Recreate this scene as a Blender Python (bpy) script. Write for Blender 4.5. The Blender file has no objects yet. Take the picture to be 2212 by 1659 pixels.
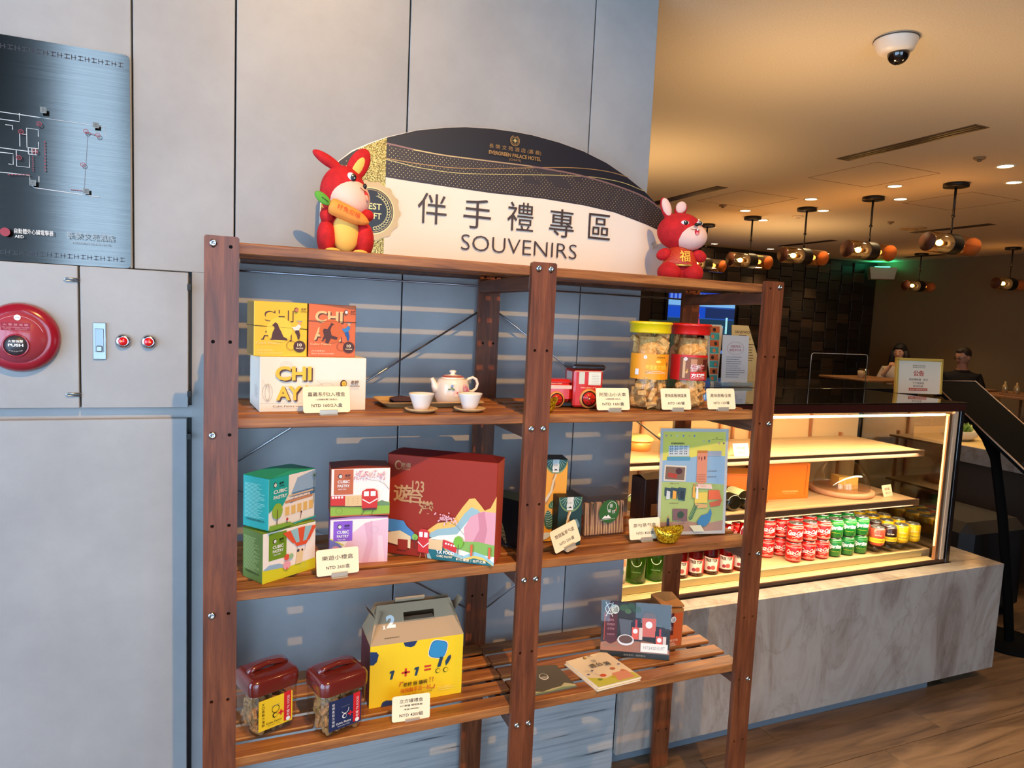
import bpy, math, random
from mathutils import Vector, Matrix
from mathutils.geometry import tessellate_polygon

random.seed(7)
PI = math.pi
scene = bpy.context.scene
COL = scene.collection

# ------------------------------------------------------------------ camera, world, lights, exposure
cam_data = bpy.data.cameras.new('camera')
cam = bpy.data.objects.new('camera', cam_data)
COL.objects.link(cam)
cam_data.sensor_width = 36.0
cam_data.lens = 1465.34 / 2212 * 36.0
cam_data.clip_start = 0.05
cam_data.clip_end = 100
CP = Vector((0.03877, -1.67834, 1.73436))
FW = Vector((0.38246206, 0.91922657, -0.09351621))
RT = Vector((0.92395107, -0.37982187, 0.04527426))
UP = Vector((-0.0060978, 0.10372009, 0.99458783))
m = Matrix.Identity(4)
for i in range(3):
    m[i][0] = RT[i]; m[i][1] = UP[i]; m[i][2] = -FW[i]; m[i][3] = CP[i]
cam.matrix_world = m
scene.camera = cam

world = bpy.data.worlds.new('daylight')
scene.world = world
world.use_nodes = True
bg = world.node_tree.nodes['Background']
bg.inputs[0].default_value = (0.46, 0.69, 1.0, 1)
bg.inputs[1].default_value = 8.0


def lamp(name, kind, loc, energy, color, aim=None, size=0.05, cone=None, blend=0.5, parent=None):
    d = bpy.data.lights.new(name, kind)
    d.energy = energy
    d.color = color
    if kind in ('POINT', 'SPOT'):
        d.shadow_soft_size = size
    if kind == 'AREA':
        d.size = size
    if kind == 'SPOT':
        d.spot_size = math.radians(cone)
        d.spot_blend = blend
    o = bpy.data.objects.new(name, d)
    COL.objects.link(o)
    o.location = loc
    if aim is not None:
        o.rotation_euler = (Vector(aim) - Vector(loc)).to_track_quat('-Z', 'Y').to_euler()
    return o


# lobby track spots that throw the slat stripes on the wall
lamp('lobby_spot_light', 'SPOT', (0.56, -2.70, 4.43), 740, (1.0, 0.57, 0.16), (0.10, 0.45, 0.90), 0.022, 62, 1.0)
lamp('lobby_spot_light', 'SPOT', (3.6, -2.6, 4.6), 300, (1.0, 0.60, 0.25), (2.3, 0.0, 0.6), 0.05, 50, 0.8)

scene.view_settings.view_transform = 'Standard'
scene.view_settings.look = 'None'
scene.view_settings.gamma = 1
scene.view_settings.use_curve_mapping = False
scene.view_settings.exposure = -0.12
scene.cycles.use_denoising = True
scene.cycles.max_bounces = 8
scene.cycles.transparent_max_bounces = 24
scene.cycles.caustics_reflective = False
scene.cycles.caustics_refractive = False
scene.cycles.sample_clamp_indirect = 6


# ------------------------------------------------------------------ materials
def lin(c):
    if isinstance(c, str):
        c = [int(c[i:i + 2], 16) for i in (0, 2, 4)]
    o = []
    for v in c[:3]:
        v = v / 255.0
        o.append(v / 12.92 if v <= 0.04045 else ((v + 0.055) / 1.055) ** 2.4)
    return (o[0], o[1], o[2], 1.0)


_M = {}


def mat(c, rough=0.5, metal=0.0, spec=0.5, emit=0.0, coat=0.0, alpha=1.0, sheen=0.0):
    key = (str(c), rough, metal, spec, emit, coat, alpha, sheen)
    if key in _M:
        return _M[key]
    m = bpy.data.materials.new('m%03d' % len(_M))
    m.use_nodes = True
    b = m.node_tree.nodes['Principled BSDF']
    b.inputs['Base Color'].default_value = lin(c)
    b.inputs['Roughness'].default_value = rough
    b.inputs['Metallic'].default_value = metal
    b.inputs['Specular IOR Level'].default_value = spec
    b.inputs['Coat Weight'].default_value = coat
    if sheen:
        b.inputs['Sheen Weight'].default_value = sheen
    if emit:
        b.inputs['Emission Color'].default_value = lin(c)
        b.inputs['Emission Strength'].default_value = emit
    if alpha < 1:
        b.inputs['Alpha'].default_value = alpha
    _M[key] = m
    return m


def nodes_mat(name, build, rough=0.5, metal=0.0):
    m = bpy.data.materials.new(name)
    m.use_nodes = True
    nt = m.node_tree
    b = nt.nodes['Principled BSDF']
    b.inputs['Roughness'].default_value = rough
    b.inputs['Metallic'].default_value = metal
    build(nt, b)
    return m


def N(nt, t, **kw):
    n = nt.nodes.new(t)
    for k, v in kw.items():
        if k in n.inputs.keys() if isinstance(k, str) else False:
            n.inputs[k].default_value = v
        else:
            setattr(n, k, v)
    return n


def noise_chain(nt, scale3, nscale, detail=6, rough=0.6, obj_rand=False, dist=0.0, coord='Object'):
    tc = nt.nodes.new('ShaderNodeTexCoord')
    mp = nt.nodes.new('ShaderNodeMapping')
    mp.inputs['Scale'].default_value = scale3
    nt.links.new(tc.outputs[coord], mp.inputs[0])
    if obj_rand:
        oi = nt.nodes.new('ShaderNodeObjectInfo')
        mu = nt.nodes.new('ShaderNodeMath'); mu.operation = 'MULTIPLY'
        mu.inputs[1].default_value = 37.0
        nt.links.new(oi.outputs['Random'], mu.inputs[0])
        nt.links.new(mu.outputs[0], mp.inputs['Location'])
    n = nt.nodes.new('ShaderNodeTexNoise')
    n.inputs['Scale'].default_value = nscale
    n.inputs['Detail'].default_value = detail
    n.inputs['Roughness'].default_value = rough
    n.inputs['Distortion'].default_value = dist
    nt.links.new(mp.outputs[0], n.inputs['Vector'])
    return n


def ramp(nt, src, stops):
    r = nt.nodes.new('ShaderNodeValToRGB')
    e = r.color_ramp.elements
    while len(e) < len(stops):
        e.new(0.5)
    for i, (p, c) in enumerate(stops):
        e[i].position = p
        e[i].color = lin(c)
    nt.links.new(src, r.inputs[0])
    return r


def bump(nt, b, src, strength, dist=0.002):
    bp_ = nt.nodes.new('ShaderNodeBump')
    bp_.inputs['Strength'].default_value = strength
    bp_.inputs['Distance'].default_value = dist
    nt.links.new(src, bp_.inputs['Height'])
    nt.links.new(bp_.outputs[0], b.inputs['Normal'])


def wood_mat(name, stops, axis, rough=0.45, fine=60, bumpy=0.25):
    sc = {'x': (1.3, 14, 14), 'y': (14, 1.3, 14), 'z': (14, 14, 1.3)}[axis]

    def f(nt, b):
        n = noise_chain(nt, sc, 3.0, 8, 0.62, True, 0.6)
        r = ramp(nt, n.outputs[0], stops)
        n2 = noise_chain(nt, tuple(s * 4 if s > 2 else s * 1.5 for s in sc), 5.0, 4, 0.6, True)
        mx = nt.nodes.new('ShaderNodeMixRGB'); mx.blend_type = 'MULTIPLY'
        mx.inputs[0].default_value = 0.285
        r2 = ramp(nt, n2.outputs[0], [(0.35, (120, 100, 90)), (0.6, (255, 255, 255))])
        nt.links.new(r.outputs[0], mx.inputs[1])
        nt.links.new(r2.outputs[0], mx.inputs[2])
        nt.links.new(mx.outputs[0], b.inputs['Base Color'])
        bump(nt, b, n2.outputs[0], bumpy, 0.001)
    return nodes_mat(name, f, rough)


SLAT = wood_mat('acacia_slat', [(0.3, (112, 64, 34)), (0.5, (160, 98, 50)), (0.72, (192, 128, 68))], 'x')
POST = wood_mat('stained_post', [(0.3, (80, 40, 22)), (0.5, (114, 60, 34)), (0.75, (146, 84, 48))], 'z', 0.38)
RAIL = wood_mat('stained_rail', [(0.3, (64, 34, 22)), (0.5, (92, 52, 33)), (0.75, (120, 72, 46))], 'y')
BAMBOO = wood_mat('bamboo', [(0.3, (196, 154, 100)), (0.7, (226, 188, 132))], 'x', 0.5)
LIGHTWOOD = wood_mat('ash_wood', [(0.3, (140, 92, 55)), (0.7, (186, 132, 84))], 'x', 0.5)
DARKWOOD = wood_mat('dark_box_wood', [(0.3, (48, 24, 16)), (0.7, (86, 46, 30))], 'z', 0.5)


def f(nt, b):
    n = noise_chain(nt, (1, 1, 1), 2.2, 8, 0.65, True)
    r = ramp(nt, n.outputs[0], [(0.3, (148, 145, 144)), (0.7, (168, 165, 163))])
    nt.links.new(r.outputs[0], b.inputs['Base Color'])
    n2 = noise_chain(nt, (40, 40, 3), 6, 3)
    bump(nt, b, n2.outputs[0], 0.06, 0.001)
WALL = nodes_mat('grey_wall_panel', f, 0.42)


def f(nt, b):
    n = noise_chain(nt, (0.9, 0.9, 26), 2.2, 4, 0.55)
    r = ramp(nt, n.outputs[0], [(0.30, (70, 72, 74)), (0.36, (158, 158, 156)), (0.55, (178, 176, 172)), (0.7, (150, 150, 150))])
    nt.links.new(r.outputs[0], b.inputs['Base Color'])
GRAIN = nodes_mat('grey_woodgrain', f, 0.4)


def f(nt, b):
    n = noise_chain(nt, (2.2, 2.2, 0.8), 1.6, 8, 0.62, False, 1.6)
    r = ramp(nt, n.outputs[0], [(0.30, (128, 112, 100)), (0.45, (160, 148, 138)), (0.6, (174, 164, 154)), (0.8, (146, 130, 116))])
    n2 = noise_chain(nt, (1.0, 1.0, 0.6), 2.0, 6, 0.6, False, 2.2)
    r2 = ramp(nt, n2.outputs[0], [(0.47, (255, 255, 255)), (0.50, (170, 156, 146)), (0.51, (225, 220, 214)), (0.55, (255, 255, 255))])
    mx = nt.nodes.new('ShaderNodeMixRGB'); mx.blend_type = 'MULTIPLY'; mx.inputs[0].default_value = 0.28
    nt.links.new(r.outputs[0], mx.inputs[1]); nt.links.new(r2.outputs[0], mx.inputs[2])
    nt.links.new(mx.outputs[0], b.inputs['Base Color'])
MARBLE = nodes_mat('grey_marble', f, 0.16)


def f(nt, b):
    n = noise_chain(nt, (1.1, 9, 1), 1.6, 8, 0.6, True, 1.2)
    r = ramp(nt, n.outputs[0], [(0.28, (70, 52, 38)), (0.45, (112, 86, 63)), (0.62, (134, 105, 78)), (0.8, (94, 71, 52))])
    nt.links.new(r.outputs[0], b.inputs['Base Color'])
FLOOR = nodes_mat('woodlook_floor_tile', f, 0.3)


def f(nt, b):
    n = noise_chain(nt, (1, 1, 1), 160, 3, 0.7)
    r = ramp(nt, n.outputs[0], [(0.3, (206, 186, 156)), (0.7, (224, 204, 174))])
    nt.links.new(r.outputs[0], b.inputs['Base Color'])
CEIL = nodes_mat('cream_ceiling', f, 0.9)


def f(nt, b):
    v = nt.nodes.new('ShaderNodeTexVoronoi'); v.inputs['Scale'].default_value = 420
    tc = nt.nodes.new('ShaderNodeTexCoord'); nt.links.new(tc.outputs['Object'], v.inputs['Vector'])
    r = ramp(nt, v.outputs['Color'], [(0.2, (96, 78, 34)), (0.5, (190, 160, 84)), (0.9, (250, 228, 150))])
    nt.links.new(r.outputs[0], b.inputs['Base Color'])
    bump(nt, b, v.outputs['Color'], 0.8, 0.002)
GLITTER = nodes_mat('gold_glitter', f, 0.35, 0.55)


def f(nt, b):
    v = nt.nodes.new('ShaderNodeTexVoronoi'); v.inputs['Scale'].default_value = 300
    tc = nt.nodes.new('ShaderNodeTexCoord'); nt.links.new(tc.outputs['Object'], v.inputs['Vector'])
    r = ramp(nt, v.outputs['Color'], [(0.2, (130, 92, 10)), (0.5, (206, 160, 20)), (0.9, (255, 226, 60))])
    nt.links.new(r.outputs[0], b.inputs['Base Color'])
    bump(nt, b, v.outputs['Color'], 0.9, 0.002)
INGOT = nodes_mat('ingot_glitter', f, 0.25, 0.6)


def f(nt, b):
    n = noise_chain(nt, (1, 1, 1), 90, 6, 0.75, True)
    r = ramp(nt, n.outputs[0], [(0.3, (166, 116, 60)), (0.5, (222, 172, 104)), (0.7, (250, 214, 150))])
    nt.links.new(r.outputs[0], b.inputs['Base Color'])
    bump(nt, b, n.outputs[0], 0.5, 0.002)
COOKIE = nodes_mat('baked_pastry', f, 0.8)


def f(nt, b):
    n = noise_chain(nt, (1, 1, 1), 70, 6, 0.75, True)
    r = ramp(nt, n.outputs[0], [(0.3, (104, 72, 46)), (0.5, (176, 128, 80)), (0.7, (222, 172, 112))])
    nt.links.new(r.outputs[0], b.inputs['Base Color'])
    bump(nt, b, n.outputs[0], 0.8, 0.004)
COOKIE_DARK = nodes_mat('seaweed_pastry', f, 0.8)


def f(nt, b):
    n = noise_chain(nt, (2, 300, 300), 3, 3, 0.6)
    r = ramp(nt, n.outputs[0], [(0.3, (112, 108, 106)), (0.7, (128, 124, 120))])
    nt.links.new(r.outputs[0], b.inputs['Base Color'])
BRUSHED = nodes_mat('brushed_steel', f, 0.13, 1.0)


def f(nt, b):
    n = noise_chain(nt, (1, 1, 1), 55, 5, 0.7, True)
    r = ramp(nt, n.outputs[0], [(0.35, (176, 14, 18)), (0.65, (206, 22, 28))])
    nt.links.new(r.outputs[0], b.inputs['Base Color'])
    bump(nt, b, n.outputs[0], 0.35, 0.002)
PLUSH_RED = nodes_mat('red_plush', f, 0.85)


def f(nt, b):
    v = nt.nodes.new('ShaderNodeTexNoise'); v.inputs['Scale'].default_value = 120; v.inputs['Distortion'].default_value = 3
    tc = nt.nodes.new('ShaderNodeTexCoord'); nt.links.new(tc.outputs['Object'], v.inputs['Vector'])
    r = ramp(nt, v.outputs[0], [(0.5, (190, 24, 24)), (0.56, (206, 120, 44)), (0.6, (190, 24, 24))])
    nt.links.new(r.outputs[0], b.inputs['Base Color'])
BROCADE = nodes_mat('red_gold_brocade', f, 0.5)


def glass_mat(name, tint=(255, 255, 255), fac=0.08, rough=0.02):
    m = bpy.data.materials.new(name)
    m.use_nodes = True
    nt = m.node_tree
    nt.nodes.clear()
    out = nt.nodes.new('ShaderNodeOutputMaterial')
    tr = nt.nodes.new('ShaderNodeBsdfTransparent'); tr.inputs[0].default_value = lin(tint)
    gl = nt.nodes.new('ShaderNodeBsdfGlossy'); gl.inputs['Roughness'].default_value = rough
    if rough == 0: gl.distribution = 'GGX'
    lw = nt.nodes.new('ShaderNodeLayerWeight'); lw.inputs[0].default_value = 0.5
    fr = nt.nodes.new('ShaderNodeMath'); fr.operation = 'POWER'; fr.inputs[1].default_value = 4.0
    nt.links.new(lw.outputs['Facing'], fr.inputs[0])
    ad = nt.nodes.new('ShaderNodeMath'); ad.operation = 'MULTIPLY_ADD'
    ad.inputs[1].default_value = 0.5; ad.inputs[2].default_value = fac
    ad.use_clamp = True
    mx = nt.nodes.new('ShaderNodeMixShader')
    nt.links.new(fr.outputs[0], ad.inputs[0]); nt.links.new(ad.outputs[0], mx.inputs[0])
    nt.links.new(tr.outputs[0], mx.inputs[1]); nt.links.new(gl.outputs[0], mx.inputs[2])
    nt.links.new(mx.outputs[0], out.inputs[0])
    return m


GLASS = glass_mat('clear_pane', (250, 251, 248), 0.02, 0.0)
JARGLASS = glass_mat('clear_plastic', (253, 251, 246), 0.035, 0.0)
AMBER = glass_mat('amber_glass', (248, 214, 168), 0.20, 0.03)
FROST = glass_mat('frosted_plastic', (236, 226, 220), 0.10, 0.3)
GREENG = glass_mat('green_bottle_glass', (120, 190, 80), 0.05)
REDG = glass_mat('red_juice', (190, 40, 50), 0.05)
WHITE = mat((236, 232, 226), 0.5)
BLACK = mat((16, 14, 14), 0.4)
CHROME = mat((200, 200, 205), 0.18, 1.0)
STEEL = mat((170, 172, 176), 0.3, 1.0)
GOLD = mat((206, 160, 86), 0.3, 0.85)
CARD = mat((250, 226, 186), 0.6)
INK = mat((44, 34, 30), 0.6)
DARKMETAL = mat((30, 24, 22), 0.45, 0.4)


# ------------------------------------------------------------------ mesh builder
class G:
    def __init__(s):
        s.v = []; s.f = []; s.mi = []; s.sm = []; s.mats = []; s.M = Matrix.Identity(4)

    def midx(s, m):
        if m not in s.mats:
            s.mats.append(m)
        return s.mats.index(m)

    def add(s, vs, fs, m, smooth=False):
        b = len(s.v)
        for p in vs:
            s.v.append(tuple(s.M @ Vector(p)))
        if isinstance(m, (list, tuple)):
            for f_, mm in zip(fs, m):
                s.f.append([i + b for i in f_]); s.mi.append(s.midx(mm)); s.sm.append(smooth)
        else:
            k = s.midx(m)
            for f_ in fs:
                s.f.append([i + b for i in f_]); s.mi.append(k); s.sm.append(smooth)
        return s

    def box(s, x0, y0, z0, x1, y1, z1, m, bev=0.0, faces=None):
        faces = faces or {}
        B = min(bev, (x1 - x0) / 2.01, (y1 - y0) / 2.01, (z1 - z0) / 2.01)
        nm = {(0, -1): 'left', (0, 1): 'right', (1, -1): 'front', (1, 1): 'back', (2, -1): 'bottom', (2, 1): 'top'}
        if B <= 0:
            vs = [(x, y, z) for x in (x0, x1) for y in (y0, y1) for z in (z0, z1)]
            fs = [((0, 1, 3, 2), 'left'), ((4, 6, 7, 5), 'right'), ((0, 4, 5, 1), 'front'), ((2, 3, 7, 6), 'back'),
                  ((0, 2, 6, 4), 'bottom'), ((1, 5, 7, 3), 'top')]
            return s.add(vs, [q[0] for q in fs], [faces.get(q[1], m) for q in fs])
        lo = (x0, y0, z0); hi = (x1, y1, z1)
        vs = []; idx = {}
        for sx in (-1, 1):
            for sy in (-1, 1):
                for sz in (-1, 1):
                    sg = (sx, sy, sz)
                    for a in range(3):
                        p = []
                        for k in range(3):
                            e = hi[k] if sg[k] > 0 else lo[k]
                            if k != a:
                                e -= sg[k] * B
                            p.append(e)
                        idx[(sg, a)] = len(vs); vs.append(tuple(p))
        fs = []; ms = []
        for a in range(3):
            o1, o2 = (a + 1) % 3, (a + 2) % 3
            for sa in (-1, 1):
                q = []
                for (s1, s2) in ((-1, -1), (1, -1), (1, 1), (-1, 1)):
                    sg = [0, 0, 0]; sg[a] = sa; sg[o1] = s1; sg[o2] = s2
                    q.append(idx[(tuple(sg), a)])
                if sa < 0:
                    q.reverse()
                fs.append(q); ms.append(faces.get(nm[(a, sa)], m))
            for s1 in (-1, 1):
                for s2 in (-1, 1):
                    g0 = [0, 0, 0]; g0[a] = -1; g0[o1] = s1; g0[o2] = s2
                    g1 = list(g0); g1[a] = 1
                    q = [idx[(tuple(g0), o1)], idx[(tuple(g1), o1)], idx[(tuple(g1), o2)], idx[(tuple(g0), o2)]]
                    if s1 * s2 > 0:
                        q.reverse()
                    q.reverse()
                    fs.append(q); ms.append(m)
        for (sg, a) in list(idx):
            if a == 0:
                t = [idx[(sg, 0)], idx[(sg, 1)], idx[(sg, 2)]]
                if sg[0] * sg[1] * sg[2] < 0:
                    t.reverse()
                fs.append(t); ms.append(m)
        return s.add(vs, fs, ms)

    def prism(s, pts, y0, y1, m, holes=(), mside=None, axis='y'):
        """outline (x,z) extruded along y (front face at y0 looks to -y)"""
        mside = mside or m
        loops = [list(pts)] + [list(h) for h in holes]
        flat = [p for l in loops for p in l]

        def P(p, t):
            if axis == 'y': return (p[0], t, p[1])
            if axis == 'z': return (p[0], p[1], t)
            return (t, p[0], p[1])
        tris = tessellate_polygon([[Vector((p[0], p[1], 0)) for p in l] for l in loops])
        n = len(flat)
        vs = [P(p, y0) for p in flat] + [P(p, y1) for p in flat]
        fs = []; ms = []
        for t in tris:
            a, b, c = [flat[i] for i in t]
            ar = (b[0] - a[0]) * (c[1] - a[1]) - (c[0] - a[0]) * (b[1] - a[1])
            t = list(t) if ar > 0 else list(reversed(t))
            if axis == 'y':
                fs.append(t); fs.append([i + n for i in reversed(t)])
            else:
                fs.append(list(reversed(t))); fs.append([i + n for i in t])
            ms += [m, m]
        b = 0
        for l in loops:
            k = len(l)
            for i in range(k):
                j = (i + 1) % k
                fs.append([b + i, b + j, n + b + j, n + b + i]); ms.append(mside)
            b += k
        return s.add(vs, fs, ms)

    def lathe(s, prof, m, seg=24, cx=0, cy=0, smooth=True, ax='z', sy=1.0):
        vs = []; fs = []
        for (r, z) in prof:
            for k in range(seg):
                a = 2 * PI * k / seg
                p = (r * math.cos(a), r * math.sin(a) * sy, z)
                if ax == 'x': p = (p[2], p[0], p[1])
                if ax == 'y': p = (p[0], p[2], p[1])
                vs.append((p[0] + cx, p[1] + cy, p[2]) if ax == 'z' else p)
        for i in range(len(prof) - 1):
            for k in range(seg):
                j = (k + 1) % seg
                q = [i * seg + k, i * seg + j, (i + 1) * seg + j, (i + 1) * seg + k]
                if ax == 'y': q.reverse()
                fs.append(q)
        if prof[0][0] > 1e-5:
            q = list(range(seg)); 
            if ax != 'y': q.reverse()
            fs.append(q)
        if prof[-1][0] > 1e-5:
            b = (len(prof) - 1) * seg
            q = list(range(b, b + seg))
            if ax == 'y': q.reverse()
            fs.append(q)
        return s.add(vs, fs, m, smooth)

    def cyl(s, x, y, z0, z1, r, m, seg=20, smooth=True):
        return s.lathe([(r, z0), (r, z1)], m, seg, x, y, smooth)

    def tube(s, pts, r, m, seg=8, closed=False, rs=None, flat=1.0, caps=True):
        P = [Vector(p) for p in pts]
        n = len(P)
        vs = []; fs = []
        up = Vector((0, 0, 1))
        prev = None
        for i, p in enumerate(P):
            if closed:
                t = (P[(i + 1) % n] - P[i - 1])
            else:
                t = P[min(i + 1, n - 1)] - P[max(i - 1, 0)]
            t.normalize()
            if prev is None:
                a = t.cross(up)
                if a.length < 0.05: a = t.cross(Vector((1, 0, 0)))
                a.normalize()
            else:
                a = prev - t * prev.dot(t); a.normalize()
            prev = a
            b = t.cross(a)
            rr = rs[i] if rs else r
            for k in range(seg):
                an = 2 * PI * k / seg
                vs.append(tuple(p + a * math.cos(an) * rr + b * math.sin(an) * rr * flat))
        rng = n if closed else n - 1
        for i in range(rng):
            i2 = (i + 1) % n
            for k in range(seg):
                j = (k + 1) % seg
                fs.append([i * seg + k, i2 * seg + k, i2 * seg + j, i * seg + j])
        if not closed and caps:
            fs.append(list(range(seg)))
            fs.append([(n - 1) * seg + k for k in reversed(range(seg))])
        return s.add(vs, fs, m, True)

    def ball(s, c, r, m, seg=20, ring=12, rot=None, fn=None, mfn=None):
        if not isinstance(r, (tuple, list)): r = (r, r, r)
        R = rot or Matrix.Identity(3)
        vs = []; fs = []; ms = []
        for i in range(ring + 1):
            th = PI * i / ring
            for k in range(seg):
                a = 2 * PI * k / seg
                p = Vector((math.sin(th) * math.cos(a), math.sin(th) * math.sin(a), math.cos(th)))
                if fn: p = fn(p)
                q = R @ Vector((p[0] * r[0], p[1] * r[1], p[2] * r[2]))
                vs.append((q[0] + c[0], q[1] + c[1], q[2] + c[2]))
        for i in range(ring):
            for k in range(seg):
                j = (k + 1) % seg
                fs.append([i * seg + k, (i + 1) * seg + k, (i + 1) * seg + j, i * seg + j])
                if mfn:
                    th = PI * (i + .5) / ring; a = 2 * PI * (k + .5) / seg
                    ms.append(mfn(Vector((math.sin(th) * math.cos(a), math.sin(th) * math.sin(a), math.cos(th)))))
        return s.add(vs, fs, ms if mfn else m, True)

    def quad(s, a, b, c, d, m):
        return s.add([a, b, c, d], [(0, 1, 2, 3)], m)

    def build(s, name, parent=None, loc=None, label=None, weld=False):
        me = bpy.data.meshes.new(name)
        me.from_pydata(s.v, [], s.f)
        for m in s.mats:
            me.materials.append(m)
        me.polygons.foreach_set('material_index', s.mi)
        me.polygons.foreach_set('use_smooth', s.sm)
        me.update()
        o = bpy.data.objects.new(name, me)
        COL.objects.link(o)
        if parent is not None: o.parent = parent
        if loc is not None: o.location = loc
        if label: o['label'] = label
        return o


def tag(o, label, cat, group=None):
    o['label'] = label; o['category'] = cat
    if group: o['group'] = group
    return o


def struct(o):
    o['kind'] = 'structure'
    return o


def thing(name, label, cat, loc=(0, 0, 0), rz=0.0, group=None, rx=0.0, ry=0.0):
    o = bpy.data.objects.new(name, None)
    COL.objects.link(o)
    o.location = loc
    o.rotation_euler = (rx, ry, math.radians(rz))
    o.empty_display_size = 0.05
    return tag(o, label, cat, group)


def copy_tree(o, parent=None):
    c = o.copy(); COL.objects.link(c); c.parent = parent
    for ch in list(o.children):
        copy_tree(ch, c)
    return c


# ------------------------------------------------------------------ flat print
_T = {}


def glyphs(s, bold=0.0):
    key = (s, bold)
    if key in _T: return _T[key]
    cu = bpy.data.curves.new('t', 'FONT')
    cu.body = s
    cu.resolution_u = 2 if ord(max(s)) > 0x2000 else 3
    cu.offset = bold
    cu.dimensions = '2D'; cu.fill_mode = 'FRONT'
    ob = bpy.data.objects.new('t', cu)
    me = ob.to_mesh()
    vs = [(v.co.x, v.co.y) for v in me.vertices]
    fs = [list(p.vertices) for p in me.polygons]
    ob.to_mesh_clear()
    bpy.data.objects.remove(ob); bpy.data.curves.remove(cu)
    if vs:
        x0 = min(v[0] for v in vs); x1 = max(v[0] for v in vs); y0 = min(v[1] for v in vs); y1 = max(v[1] for v in vs)
    else:
        x0 = y0 = 0; x1 = y1 = 1
    _T[key] = (vs, fs, (x0, y0, x1, y1))
    return _T[key]


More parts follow.
